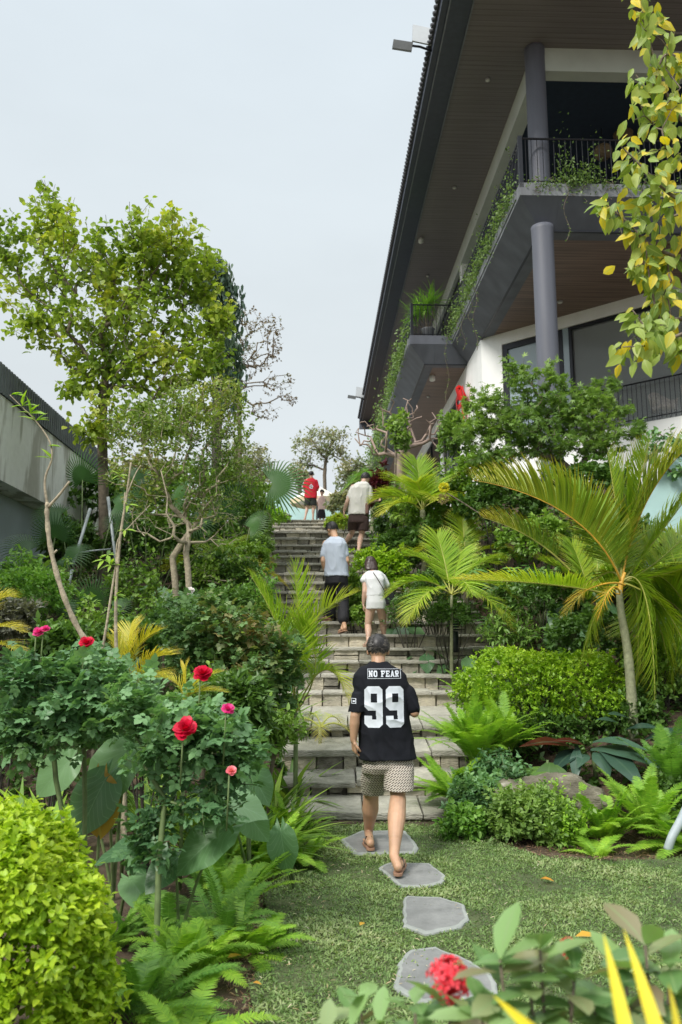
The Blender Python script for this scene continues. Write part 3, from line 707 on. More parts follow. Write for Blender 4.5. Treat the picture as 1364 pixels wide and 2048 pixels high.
# ------------------------------------------------------------------ plants: leaf shapes
def leafT(w=0.28, fold=0.12, droop=0.15, prof=((0, 0.0), (0.3, 1.0), (0.65, 0.75), (1, 0.0))):
    V, at, F = [], [], []
    rows = []
    for t, p in prof:
        z = -droop * t * t
        if p <= 0: rows.append([len(V)]); V.append((0, t, z)); at.append((t, 0))
        else:
            rows.append([len(V), len(V) + 1, len(V) + 2]); V += [(-w * p, t, z + fold * w * p * 2), (0, t, z), (w * p, t, z + fold * w * p * 2)]; at += [(t, 1), (t, 0), (t, 1)]
    for a, b in zip(rows[:-1], rows[1:]):
        if len(a) == 1 and len(b) == 3: F += [(a[0], b[1], b[0]), (a[0], b[2], b[1])]
        elif len(a) == 3 and len(b) == 1: F += [(a[0], a[1], b[0]), (a[1], a[2], b[0])]
        else: F += [(a[0], a[1], b[1], b[0]), (a[1], a[2], b[2], b[1])]
    return T(V, F, at)
def bladeT(w=0.05, droop=0.3, n=5, fold=0.4, peak=0.35, base=0.4):
    V, at, F = [], [], []
    for i in range(n + 1):
        t = i / n; p = (base + (1 - base) * min(t / peak, 1)) if t < peak else max(0.03, 1 - ((t - peak) / (1 - peak)) ** 1.6)
        z = -droop * t * t
        V += [(-w * p, t, z + fold * w * p), (0, t, z), (w * p, t, z + fold * w * p)]; at += [(t, 1), (t, 0), (t, 1)]
    for i in range(n):
        a = 3 * i; F += [(a, a + 1, a + 4, a + 3), (a + 1, a + 2, a + 5, a + 4)]
    return T(V, F, at)
def stripT(w=0.05, droop=0.3, n=3, peak=0.3, base=0.5):
    V, at, F = [], [], []
    for i in range(n + 1):
        t = i / n; p = (base + (1 - base) * min(t / peak, 1)) if t < peak else max(0.02, 1 - ((t - peak) / (1 - peak)) ** 1.5)
        z = -droop * t * t; V += [(-w * p, t, z), (w * p, t, z)]; at += [(t, 0.5), (t, 0.5)]
    for i in range(n): a = 2 * i; F.append((a, a + 1, a + 3, a + 2))
    return T(V, F, at)
def heartT(w=0.35, cup=0.12, wave=0.03, lobes=True, n=28, droop=0.25):
    V = [(0, 0, 0)]; at = [(0.0, 0)]; F = []
    th = np.linspace(-pi, pi, n + 1)[:-1]
    def outl(a):   # a=0 -> tip
        c = cos(a / 2)
        r = 0.30 + 0.70 * abs(c) ** 3.2 if abs(a) < 2.6 else 0.30 + 0.18 * sin((abs(a) - 2.6) / (pi - 2.6) * pi)
        if abs(a) > 2.95: r *= 0.35
        r += .16 * math.exp(-(a / .2) ** 2)
        x = sin(a) * r * w * 2.15; y = cos(a) * r
        return x, y
    for k, f in enumerate((0.38, 0.72, 1.0)):
        for i, a in enumerate(th):
            x, y = outl(a); x *= f; y *= f
            z = cup * (abs(x) ** 1.2) - droop * max(0, y) ** 2 - 0.35 * min(0, y) ** 2 + wave * f * f * sin(a * 9)
            V.append((x, y, z)); at.append((max(0, y), min(1, abs(x) / (w * 0.8))))
    for i in range(n):
        F.append((0, 1 + i, 1 + (i + 1) % n))
        for k in range(2):
            a = 1 + k * n; F.append((a + i, a + n + i, a + n + (i + 1) % n, a + (i + 1) % n))
    return T(V, F, at)
def fanT(nseg=34, spread=radians(150), fuse=0.5, droop=0.2, tipdroop=0.12):
    V, at, F = [], [], []; an = np.linspace(-spread, spread, nseg + 1)
    for i in range(nseg):
        a0, a1 = an[i], an[i + 1]; am = (a0 + a1) / 2; L = 0.78 + 0.22 * cos(am * 0.8)
        k = len(V)
        def q(a, r, dz): return (sin(a) * r, cos(a) * r, -droop * r * r + dz)
        V += [(0, 0, 0), q(a0, fuse * L, 0.0), q(am, fuse * L, 0.022), q(a1, fuse * L, 0.0), q(am + (a0 - am) * 0.3, 0.8 * L, 0), q(am + (a1 - am) * 0.3, 0.8 * L, 0), q(am, L, -tipdroop)]
        at += [(0, 0), (fuse, 1), (fuse, 0), (fuse, 1), (0.8, 1), (0.8, 1), (1, 0)]
        F += [(k, k + 2, k + 1), (k, k + 3, k + 2), (k + 1, k + 2, k + 4), (k + 2, k + 5, k + 4), (k + 2, k + 3, k + 5), (k + 4, k + 5, k + 6)]
    return T(V, F, at)
def merge(ts):
    V, F, at, n = [], [], [], 0
    for t, M, off, s in ts:
        v = (t.V * s) @ np.array(M).T + np.array(off); i = 0
        for k in t.sizes: F.append(tuple(t.F[i:i + k] + n)); i += k
        V += list(v); at += list(t.at); n += len(v)
    return T(V, F, at)
def rotz(a): return [[cos(a), -sin(a), 0], [sin(a), cos(a), 0], [0, 0, 1]]
L_OVAL = leafT(0.3, 0.12, 0.12); L_LONG = leafT(0.17, 0.15, 0.25); L_WIDE = leafT(0.36, 0.1, 0.2, ((0, 0), (0.25, 0.9), (0.6, 0.95), (1, 0)))
L_TINY = T([(0, 0, 0), (-0.3, 0.5, 0.06), (0, 0.55, -0.02), (0.3, 0.5, 0.06), (0, 1, -0.08)], [(0, 2, 1), (0, 3, 2), (1, 2, 4), (2, 3, 4)], [(0, 0), (.5, 1), (.5, 0), (.5, 1), (1, 0)])
_lt = leafT(0.4, 0.1, 0.15, ((0, 0), (0.25, 0.85), (0.6, 0.9), (1, 0)))
L_ROSE = merge([(_lt, rotz(0), (0, 0.58, 0), 0.58), (_lt, rotz(1.15), (0, 0.5, 0), 0.5), (_lt, rotz(-1.15), (0, 0.5, 0), 0.5), (_lt, rotz(1.4), (0, 0.2, 0), 0.36), (_lt, rotz(-1.4), (0, 0.2, 0), 0.36)])
_ll = leafT(0.13, 0.1, 0.2)
L_ACER = merge([(_ll, rotz(a), (0, 0.05, 0), s) for a, s in ((0, 1.0), (0.7, 0.85), (-0.7, 0.85), (1.5, 0.6), (-1.5, 0.6))])
B_PALM = bladeT(0.023, 0.32, 4, 0.3, 0.3, 0.5); B_FERN = stripT(0.085, 0.1, 2); B_STRAP = bladeT(0.045, 0.55, 6, 0.3, 0.4, 0.6); B_WIDE = bladeT(0.13, 0.5, 6, 0.15, 0.45, 0.25)
B_GRASS = stripT(0.09, 0.4, 2)
T_HEART = heartT(); T_FAN = fanT(30, radians(118), 0.42)

# leaf materials
G_DARK = leafmat('leaf_dark_green', [(0.025, 0.06, 0.02), (0.045, 0.105, 0.028), (0.075, 0.16, 0.04)], rib=(0.1, 0.19, 0.06), rough=0.38, gain=1.59, warm=(1.22, 1.06, 0.85))
G_MID = leafmat('leaf_mid_green', [(0.05, 0.12, 0.028), (0.1, 0.2, 0.04), (0.16, 0.28, 0.05)], rib=(0.2, 0.3, 0.1), gain=1.53, warm=(1.22, 1.06, 0.85))
G_OLIVE = leafmat('leaf_olive_green', [(0.06, 0.13, 0.025), (0.12, 0.21, 0.035), (0.18, 0.27, 0.045), (0.28, 0.32, 0.05)], rib=(0.3, 0.36, 0.1), trans=0.38, gain=1.53, warm=(1.22, 1.06, 0.85))
G_GOLD = leafmat('leaf_golden_green', [(0.1, 0.22, 0.015), (0.27, 0.44, 0.02), (0.42, 0.57, 0.03), (0.52, 0.62, 0.05)], rib=(0.45, 0.6, 0.1), trans=0.35)
G_BOX = leafmat('leaf_boxwood', [(0.07, 0.17, 0.015), (0.15, 0.3, 0.02), (0.27, 0.43, 0.03)], rib=(0.2, 0.34, 0.05), gain=1.30, warm=(1.22, 1.06, 0.85))
G_ROSE = leafmat('leaf_rose', [(0.035, 0.09, 0.035), (0.08, 0.17, 0.07), (0.14, 0.26, 0.11), (0.22, 0.35, 0.13)], rib=(0.2, 0.32, 0.16), rough=0.42, gain=1.45)
G_ACER = leafmat('leaf_acer', [(0.06, 0.13, 0.045), (0.11, 0.21, 0.06), (0.18, 0.3, 0.09)], rib=(0.2, 0.34, 0.1), trans=0.35, gain=1.36, warm=(1.22, 1.06, 0.85))
G_FERN = leafmat('leaf_fern', [(0.09, 0.22, 0.03), (0.15, 0.32, 0.04), (0.24, 0.42, 0.05)], tip=(0.36, 0.5, 0.08), tip0=0.5, tipamt=0.5, trans=0.35, gain=1.36, warm=(1.22, 1.06, 0.85))
G_FERND = leafmat('leaf_dark_fern', [(0.05, 0.14, 0.035), (0.09, 0.21, 0.045), (0.14, 0.28, 0.06)], trans=0.35, gain=1.59, warm=(1.22, 1.06, 0.85))
G_PALM = leafmat('leaf_areca', [(0.07, 0.16, 0.015), (0.13, 0.24, 0.02), (0.22, 0.32, 0.025)], rib=(0.25, 0.33, 0.05), tip=(0.5, 0.36, 0.05), tip0=0.72, tipamt=0.75, aged=(0.66, 0.48, 0.06), trans=0.38, gain=1.47, warm=(1.22, 1.06, 0.85))
G_PALMO = leafmat('leaf_bronze_areca', [(0.08, 0.17, 0.018), (0.15, 0.235, 0.022), (0.25, 0.29, 0.03)], rib=(0.34, 0.36, 0.06), tip=(0.38, 0.27, 0.035), tip0=0.6, tipamt=0.7, aged=(0.75, 0.45, 0.03), trans=0.38, gain=1.1)
G_YEL = leafmat('leaf_yellow_palm', [(0.32, 0.38, 0.03), (0.55, 0.5, 0.05), (0.7, 0.58, 0.09)], rib=(0.6, 0.55, 0.15), tip=(0.75, 0.6, 0.15), tip0=0.6, trans=0.35)
G_FAN = leafmat('leaf_fan_palm', [(0.035, 0.1, 0.03), (0.06, 0.16, 0.04), (0.1, 0.22, 0.06)], rib=(0.08, 0.18, 0.05), tip=(0.3, 0.34, 0.1), tip0=0.85, tipamt=0.5, gain=0.8)
G_HEART = leafmat('leaf_elephant_ear', [(0.055, 0.125, 0.055), (0.09, 0.185, 0.08), (0.14, 0.26, 0.11)], rib=(0.22, 0.38, 0.2), ribw=0.02, veins=6.0, rough=0.35, gain=1.25)
G_CORD = leafmat('leaf_bronze_cordyline', [(0.02, 0.045, 0.032), (0.035, 0.075, 0.05), (0.05, 0.1, 0.065)], rib=(0.07, 0.13, 0.08), aged=(0.07, 0.01, 0.01), rough=0.3, trans=0.15, tcol=(1.5, 0.6, 0.5), gain=1.3)
G_SICK = leafmat('leaf_yellowing', [(0.13, 0.22, 0.04), (0.22, 0.33, 0.06), (0.34, 0.42, 0.1)], rib=(0.4, 0.48, 0.14), aged=(0.78, 0.6, 0.03), trans=0.35, gain=1.1)
G_HANG = leafmat('leaf_dark_hanging', [(0.03, 0.065, 0.045), (0.055, 0.1, 0.065), (0.09, 0.14, 0.085)], trans=0.2, gain=1.2)
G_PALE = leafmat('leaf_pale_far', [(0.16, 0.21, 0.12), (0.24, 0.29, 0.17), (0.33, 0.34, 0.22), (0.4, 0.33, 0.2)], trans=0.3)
G_IXO = leafmat('leaf_ixora', [(0.1, 0.2, 0.07), (0.17, 0.31, 0.1), (0.27, 0.42, 0.16), (0.26, 0.2, 0.13)], rib=(0.25, 0.36, 0.16), rough=0.3)
G_GRAY = leafmat('leaf_dry_grey', [(0.1, 0.1, 0.08), (0.16, 0.17, 0.12), (0.2, 0.2, 0.16)])
BARK = mat('bark_grey_brown', (0.16, 0.13, 0.095), rough=0.95, var=0.4, scale=12, bump=0.8, bscale=30)
BARKP = mat('bark_pale', (0.36, 0.31, 0.22), rough=0.9, var=0.3, scale=14, bump=0.6, bscale=35)
BARKG = mat('bark_green_stem', (0.12, 0.17, 0.06), rough=0.7, var=0.3, scale=14)
BARKD = mat('bark_dark', (0.05, 0.045, 0.035), rough=0.95, var=0.4, scale=12)
BARKPK = mat('bark_pinkish', (0.32, 0.24, 0.2), rough=0.9, var=0.25)
STALK = mat('palm_stalk', (0.36, 0.36, 0.08), rough=0.5, var=0.25)
STALKO = mat('palm_stalk_orange', (0.6, 0.34, 0.04), rough=0.5, var=0.25)
PTRUNK = mat('palm_trunk', (0.24, 0.25, 0.15), rough=0.7, var=0.25, scale=20, bump=0.3)

G_PALMB = leafmat('leaf_bright_areca', [(0.16, 0.32, 0.02), (0.26, 0.43, 0.025), (0.38, 0.52, 0.04)], rib=(0.4, 0.5, 0.08), tip=(0.6, 0.55, 0.12), tip0=0.7, aged=(0.68, 0.55, 0.1), trans=0.38)
G_MIDO = leafmat('leaf_small_olive', [(0.06, 0.11, 0.03), (0.12, 0.19, 0.045), (0.2, 0.27, 0.06), (0.28, 0.27, 0.07)], rib=(0.2, 0.26, 0.1), trans=.35, gain=1.3)
# ------------------------------------------------------------------ plants: growth
def px2m(px, Y): return px * Y * 1.03 / FPX
def blobpts(blobs, n, shell=0.3, pw=1.0):
    w = np.array([b[5] if len(b) > 5 else b[3] * b[4] for b in blobs], float); w /= w.sum()
    out = []
    for b, k in zip(blobs, R.multinomial(n, w)):
        c = P(b[0], b[1], b[2]); rx, rz = px2m(b[3], b[2]), px2m(b[4], b[2]); ry = b[6] if len(b) > 6 else rx
        d = nrm(R.normal(size=(k, 3))); r = (shell + (1 - shell) * R.rand(k)) ** (1 / 2.2)
        out.append(c + d * r[:, None] * A(rx, ry, rz))
    return np.concatenate(out)
def skeleton(trunk, tips, r_tip=0.004, r_base=0.08, bias=0.35, wig=0.06, up=0.0, pw=2.4, sides=6):
    """connects every tip to the growing tree; returns mesh collector, tip positions, tip directions"""
    nodes = [np.array(p, float) for p in trunk]; par = [-1] + list(range(len(trunk) - 1)); pl = [0.0]
    for i in range(1, len(nodes)): pl.append(pl[-1] + np.linalg.norm(nodes[i] - nodes[i - 1]))
    N = np.zeros((len(tips) * 5 + len(nodes) + 5, 3)); PLn = np.zeros(len(N)); k = len(nodes); N[:k] = nodes; PLn[:k] = pl
    start = max(0, len(trunk) - max(2, len(trunk) // 2))
    order = np.argsort(np.linalg.norm(tips - nodes[-1], axis=1)); tipn = []
    for ti in order:
        p = tips[ti]; d = np.linalg.norm(N[start:k] - p, axis=1) + bias * PLn[start:k]
        # branches prefer to climb or spread rather than turn back down
        d = d + 0.6 * np.maximum(0, N[start:k, 2] - p[2])
        j = start + int(np.argmin(d)); a = N[j].copy(); L = np.linalg.norm(p - a); m = int(np.clip(L / 0.18, 1, 4))
        off = R.normal(size=3) * wig * L + A(0, 0, -up * L)
        last = j
        for s in range(1, m + 1):
            t = s / m; q = a + (p - a) * t + off * 4 * t * (1 - t) * 0.5
            N[k] = q; PLn[k] = PLn[last] + L / m; par.append(last); last = k; k += 1
        tipn.append((last, ti))
    ch = [[] for _ in range(k)]
    for i in range(1, k): ch[par[i]].append(i)
    rad = np.zeros(k)
    for i in range(k - 1, -1, -1): rad[i] = max(r_tip ** pw, sum(rad[c] for c in ch[i])) 
    rad = rad ** (1 / pw); f = r_base / rad[0]
    rad = r_tip + (rad - r_tip) * (r_base - r_tip) / max(rad[0] - r_tip, 1e-6)
    mb = MB(); stack = [(0, None)]
    while stack:
        i, pr = stack.pop(); chain = ([pr] if pr is not None else []) + [i]
        while ch[chain[-1]]:
            cs = sorted(ch[chain[-1]], key=lambda c: -rad[c])
            for c in cs[1:]: stack.append((c, chain[-1]))
            chain.append(cs[0])
        if len(chain) < 2: continue
        rr = rad[chain].copy()
        if pr is not None: rr[0] = min(rr[0], rr[1] * 1.15)
        mb.tube(N[chain], rr, sides if rr[0] > 0.012 else 4, cap=False)
    tp = np.zeros((len(tips), 3)); td = np.zeros((len(tips), 3))
    for n_, ti in tipn: tp[ti] = N[n_]; td[ti] = N[n_] - N[par[n_]]
    return mb, tp, nrm(td)
def whorl(mb, tmpl, tp, td, per, size, spread=0.5, along=0.12, droop=0.3, jit=0.25, upn=1.0, agefn=None, rndbias=None):
    """per leaves around each twig end, spread out and drooping"""
    n = len(tp); pos = np.repeat(tp, per, 0); d0 = np.repeat(td, per, 0)
    k = len(pos); back = R.rand(k) * along
    pos = pos - d0 * back[:, None] + R.normal(size=(k, 3)) * along * 0.15
    side = nrm(np.cross(d0, R.normal(size=(k, 3))))
    d = nrm(d0 * (1 - spread) + side * spread + R.normal(size=(k, 3)) * jit + A(0, 0, -1) * droop)
    nn = nrm(R.normal(size=(k, 3)) * 0.45 + A(0, 0, 1) * upn)
    sc = size * (0.65 + 0.6 * R.rand(k))
    rnd = R.rand(k) if rndbias is None else np.clip(np.repeat(rndbias, per) * 0.6 + R.rand(k) * 0.4, 0, 1)
    age = agefn(pos) if agefn else None
    return mb.inst(tmpl, pos, d, nn, sc, rnd, age)
def tree(name, label, cat, trunk, blobs, ntips, tmpl, size, per, lmat, bmat, r_base=0.08, r_tip=0.003, group=None, spread=0.55, along=0.15, droop=0.3, bias=0.35, shell=0.3, wig=0.06, agefn=None, tipsx=None, crown='crown', trunkn='trunk', clump=True, upn=1.0, jit=0.25):
    root = thing(name, label, cat, trunk[0], group)
    tips = blobpts(blobs, ntips, shell) if tipsx is None else tipsx
    mb, tp, td = skeleton(trunk, tips, r_tip, r_base, bias, wig)
    mb.build(trunkn, bmat, root)
    if per:
        cb = 0.5 + 0.5 * np.sin(tp[:, 0] * 3.1 + 1) * np.sin(tp[:, 2] * 2.7) if clump else None
        whorl(MB(), tmpl, tp, td, per, size, spread, along, droop, jit, upn, agefn, cb).build(crown, lmat, root)
    return root
def bush(name, label, cat, c, rad, ntips, tmpl, size, per, lmat, bmat=None, group=None, droop=0.1, lump=0.12, along=0.06, base=None, nst=7, inner=0.5, spread=0.5, clump=0.6, upbias=0.4, trunkname='stems', boxy=2.0, sprig=(0.22, 0.45)):
    c = np.array(c, float); rad = np.array(rad, float) if np.ndim(rad) else A(rad, rad, rad)
    g0 = G(c[0], c[1]) if base is None else base
    root = thing(name, label, cat, (c[0], c[1], g0), group)
    d = nrm(R.normal(size=(ntips, 3))); d[:, 2] = np.where(d[:, 2] < -0.55, -d[:, 2], d[:, 2])
    ph = R.rand(6) * 6
    f = 1 + lump * (np.sin(d[:, 0] * 5 + ph[0]) * np.sin(d[:, 1] * 4 + ph[1]) + np.sin(d[:, 2] * 6 + ph[2]) * np.sin(d[:, 0] * 7 + ph[3]))
    r = f * np.where(R.rand(ntips) < 0.72, 1 - 0.1 * R.rand(ntips), inner + (1 - inner) * R.rand(ntips))
    r = r * np.where(R.rand(ntips) < sprig[0], 1 + R.rand(ntips) * sprig[1], 1)
    sup = (np.abs(d) ** boxy).sum(1) ** (-1 / boxy)
    p = c + d * (r * sup)[:, None] * rad
    p[:, 2] = np.maximum(p[:, 2], H(p[:, 0], p[:, 1]) + 0.02)
    td = nrm(d + A(0, 0, upbias) + R.normal(size=d.shape) * 0.35)
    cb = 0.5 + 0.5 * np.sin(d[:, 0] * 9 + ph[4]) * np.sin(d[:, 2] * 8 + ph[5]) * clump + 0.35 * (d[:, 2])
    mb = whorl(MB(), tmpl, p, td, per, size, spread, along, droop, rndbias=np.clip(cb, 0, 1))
    mb.build('foliage', lmat, root)
    if bmat is not None and nst:
        sb = MB()
        for i in range(nst):
            j = R.randint(ntips); a = A(c[0] + R.normal() * 0.05, c[1] + R.normal() * 0.05, g0 - 0.03); m = (a + p[j]) / 2 + A(0, 0, 0.1 * rad[2])
            sb.tube([A(c[0], c[1], g0 - .03), a + A(0, 0, .06), m, p[j]], [0.012, 0.012, 0.008, 0.003], 5)
        sb.build(trunkname, bmat, root)
    return root
def rachis(p0, d0, L, grav, n=12):
    t = np.linspace(0, 1, n)[:, None]; return np.array(p0) + nrm(d0) * L * t + A(0, 0, -1) * L * grav * t ** 2
def frond(mb, p0, d0, L, grav, nl, ll, tmpl=B_PALM, a0=62, a1=22, lift=0.35, start=0.18, sdroop=None, stalk=None, r0=0.008, age=None, agetip=0.0, rnd=None, twist=0.0, prof=None, gaps=0.0):
    pts = rachis(p0, d0, L, grav); n = len(pts)
    (stalk or mb).tube(pts, np.linspace(r0, r0 * 0.2, n), 5, cap=False, rnd=0.8)
    t = np.linspace(start, 0.995, nl); idx = t * (n - 1); i0 = np.minimum(idx.astype(int), n - 2); f = (idx - i0)[:, None]
    pos = pts[i0] * (1 - f) + pts[i0 + 1] * f; tan = nrm(np.gradient(pts, axis=0)); tg = nrm(tan[i0] * (1 - f) + tan[i0 + 1] * f)
    upv = A(sin(twist), 0, cos(twist))
    s = nrm(np.cross(tg, np.broadcast_to(upv, tg.shape))); un = np.cross(s, tg)
    a = np.radians(a0 + (a1 - a0) * ((t - start) / (1 - start)))[:, None]
    pr = (np.sin(pi * (0.16 + 0.80 * (t - start) / (1 - start))) ** 0.7) if prof is None else prof(t)
    for sg in (-1, 1):
        m = np.ones(nl, bool) if gaps == 0 else R.rand(nl) > gaps
        d = tg * np.cos(a) + sg * s * np.sin(a) + un * lift + R.normal(size=(nl, 3)) * 0.06
        nn = un - sg * s * lift * 0.8
        rr = (R.rand(nl) * 0.5 + (R.rand() if rnd is None else rnd) * 0.5)
        ag = (age or 0.0) + agetip * np.clip((t - 0.45) / 0.55, 0, 1) + R.normal(size=nl) * 0.06
        mb.inst(tmpl, pos[m], d[m], nn[m], (ll * pr * (0.9 + 0.2 * R.rand(nl)))[m], rr[m], np.clip(ag, 0, 1)[m])
def palm(name, label, base, ttop, fronds, lmat, group=None, r=0.05, tmat=None, cat='palm', stalkmat=None, ll=0.42, nl=46, r0=0.011):
    """fronds: list of (azimuth deg, elevation deg, length, droop, age, agetip) or with a tip point"""
    root = thing(name, label, cat, base, group)
    if ttop is not None:
        b = np.array(base, float) - A(0, 0, 0.08); tt = np.array(ttop, float); mid = (b + tt) / 2 + A(0.01, 0, 0)
        pts = [b + (tt - b) * t for t in np.linspace(0, 1, 9)]
        rr = [r * (1.15 - 0.3 * t + (0.08 if i % 2 else 0)) for i, t in enumerate(np.linspace(0, 1, 9))]
        MB().tube(pts, rr, 12).build('trunk', tmat or PTRUNK, root); top = tt
    else: top = np.array(base, float)
    for fr in fronds:
        az, el, L, gv = fr[:4]; ag = fr[4] if len(fr) > 4 else 0; at_ = fr[5] if len(fr) > 5 else 0.0
        d = A(sin(radians(az)) * cos(radians(el)), cos(radians(az)) * cos(radians(el)), sin(radians(el)))
        mb = MB(); st = MB()
        frond(mb, top + R.normal(size=3) * r * 0.3, d, L, gv, int(1.25 * nl * min(1.3, max(0.5, L))), ll * min(1, 0.5 + L * 0.4), stalk=st, r0=r0, age=ag, agetip=at_)
        f = mb.build('frond', lmat, root); st.build('stalk', stalkmat or STALK, f)
    return root
def fernT(name, label, base, n, L, lmat, group=None, up=60, spreadaz=(0, 360), ll=0.075, nl=44, grav=0.45, cat='fern', parts=False):
    root = thing(name, label, cat, base, group); mb = MB()
    for i in range(n):
        az = radians(R.uniform(*spreadaz)); el = radians(up + R.uniform(-25, 22)); l = L * R.uniform(0.65, 1.1)
        d = A(sin(az) * cos(el), cos(az) * cos(el), sin(el))
        frond(mb, np.array(base) + A(R.normal() * 0.03, R.normal() * 0.03, 0), d, l, grav * R.uniform(0.6, 1.3), nl, ll * R.uniform(0.85, 1.15), tmpl=B_FERN, a0=84, a1=60, lift=0.06, start=0.1, r0=0.0025, rnd=R.rand(),
              prof=lambda t: np.clip(np.sin(pi * (0.1 + 0.88 * t)) ** 0.55, 0, 1))
    mb.build('fronds', lmat, root); return root
def strap(name, label, base, n, L, lmat, group=None, up=62, w=1.0, tmpl=None, cat='plant', age=None, az=(0, 360), jit=24, rad=0.05):
    root = thing(name, label, cat, base, group); mb = MB(); a = np.radians(R.uniform(az[0], az[1], n)); el = np.radians(np.clip(up + R.uniform(-jit, jit, n), 5, 88))
    d = np.stack([np.sin(a) * np.cos(el), np.cos(a) * np.cos(el), np.sin(el)], -1); side = nrm(np.cross(d, A(0, 0, 1))); nn = np.cross(side, d)
    sc = L * (0.6 + 0.5 * R.rand(n)); S = np.stack([sc * w, sc, sc], -1)
    pos = np.array(base) + np.stack([np.sin(a), np.cos(a), 0 * a], -1) * rad * R.rand(n)[:, None]
    ag = None if age is None else (R.rand(n) < age).astype(float)
    mb.inst(tmpl or B_STRAP, pos, d, nn, S, None, ag).build('leaves', lmat, root); return root
def bigleaf(name, label, base, leaves, lmat=None, group=None, stalkmat=None, cat='elephant ear', tmpl=None):
    """leaves: (position of petiole joint, direction, normal, size)"""
    root = thing(name, label, cat, base, group)
    for p, d, n_, s in leaves:
        p = np.array(p, float); f = MB().inst(tmpl or T_HEART, p[None], np.array([d], float), np.array([n_], float), np.array([float(s)])).build('leaf', lmat or G_HEART, root)
        b = np.array(base, float); mid = (b + p) / 2 + A(0, 0, 0.15 * np.linalg.norm(p - b)) - (p - b) * A(0.15, 0.15, 0)
        t = np.linspace(0, 1, 8)[:, None]; pts = (1 - t) ** 2 * b + 2 * t * (1 - t) * mid + t ** 2 * p
        MB().tube(pts, np.linspace(0.014, 0.006, 8) * (0.6 + s), 6, cap=False).build('stalk', stalkmat or BARKG, f)
    return root
def randleaves(base, n, h, spread, size, az0=0):
    out = []
    for i in range(n):
        a = az0 + 2 * pi * i / n + R.uniform(-0.4, 0.4); r = spread * R.uniform(0.5, 1.0); p = np.array(base) + A(sin(a) * r, cos(a) * r, h * R.uniform(0.6, 1.05))
        d = A(sin(a), cos(a), -0.75 + R.uniform(-0.3, 0.3)); out.append((p, d, A(sin(a) * 0.6, cos(a) * 0.6 - 0.35, 0.8), size * R.uniform(0.7, 1.15)))
    return out
def fanpalm(name, label, base, leaves, group=None, lmat=None, tmpl=None):
    """leaves: (hub, pointing direction, normal, radius)"""
    root = thing(name, label, 'fan palm', base, group)
    for p, d, n_, s in leaves:
        p = np.array(p, float); f = MB().inst(tmpl or T_FAN, p[None], np.array([d], float), np.array([n_], float), np.array([float(s)])).build('leaf', lmat or G_FAN, root)
        MB().tube([np.array(base), (np.array(base) + p) / 2 + A(0, 0, 0.08), p], [0.012, 0.01, 0.008], 5).build('stalk', BARKG, f)
    return root
def frondto(root, p0, via, tip, ll, nl, lmat, age=0, agetip=0, stalk=STALK, r0=.012, lift=.3, **kw):
    """frond whose midrib runs p0 -> via -> tip (quadratic through the three points)"""
    p0, via, tip = map(np.array, (p0, via, tip)); c1 = 2 * via - 0.5 * (p0 + tip)
    t = np.linspace(0, 1, 16)[:, None]; pts = (1 - t) ** 2 * p0 + 2 * t * (1 - t) * c1 + t ** 2 * tip
    global rachis; old = rachis; rachis = lambda *a, **k: pts
    mb, st = MB(), MB(); frond(mb, p0, via - p0, 1, 0, nl, ll, stalk=st, r0=r0, age=age, agetip=agetip, lift=lift, **kw); rachis = old
    f = mb.build('frond', lmat, root); st.build('stalk', stalk, f)
# ------------------------------------------------------------------ planting, left side
def gp(px, py, Y, dz=0.0):
    """point on the ground under the photo column px at distance Y"""
    x = P(px, py, Y)[0]; return A(x, Y, G(x, Y) + dz)
# tall tree
Y = 13.0
tb = gp(208, 1150, Y)
tree('broadleaf_tree', 'tall leafy tree with a dark slim trunk rising beside the concrete side building', 'tree',
     [tb - A(0, 0, 0.1), P(208, 1080, Y), P(207, 980, Y), P(205, 900, Y), P(203, 850, Y), P(207, 790, Y), P(212, 740, Y)],
     [(105, 425, Y, 62, 55, 1.0), (95, 372, Y, 20, 22, .12), (150, 500, Y, 95, 80, 1.6), (50, 560, Y + .3, 75, 80, 1.1), (20, 470, Y, 50, 55, .6), (255, 520, Y, 100, 95, 2.0), (300, 455, Y - .4, 80, 50, 1.0), (360, 510, Y, 85, 85, 1.6),
      (395, 620, Y + .2, 75, 85, 1.4), (290, 640, Y, 110, 90, 1.8), (160, 660, Y, 100, 75, 1.2), (60, 640, Y - .4, 55, 55, .6), (210, 730, Y, 80, 60, .8), (340, 730, Y, 120, 65, 1.5), (150, 770, Y - .3, 50, 50, .45), (250, 820, Y - .5, 80, 55, .8), (420, 720, Y, 50, 60, .9), (400, 820, Y, 60, 50, .7), (440, 640, Y, 35, 60, .6), (400, 540, Y, 60, 60, .6), (190, 870, Y - .4, 50, 35, .35), (215, 600, Y, 120, 110, 1.2), (330, 850, Y - .4, 70, 40, .5)],
     1500, L_WIDE, 0.108, 8, G_OLIVE, BARK, r_base=0.085, r_tip=0.0035, along=0.3, spread=0.55, droop=0.5, shell=0.0, jit=.45)
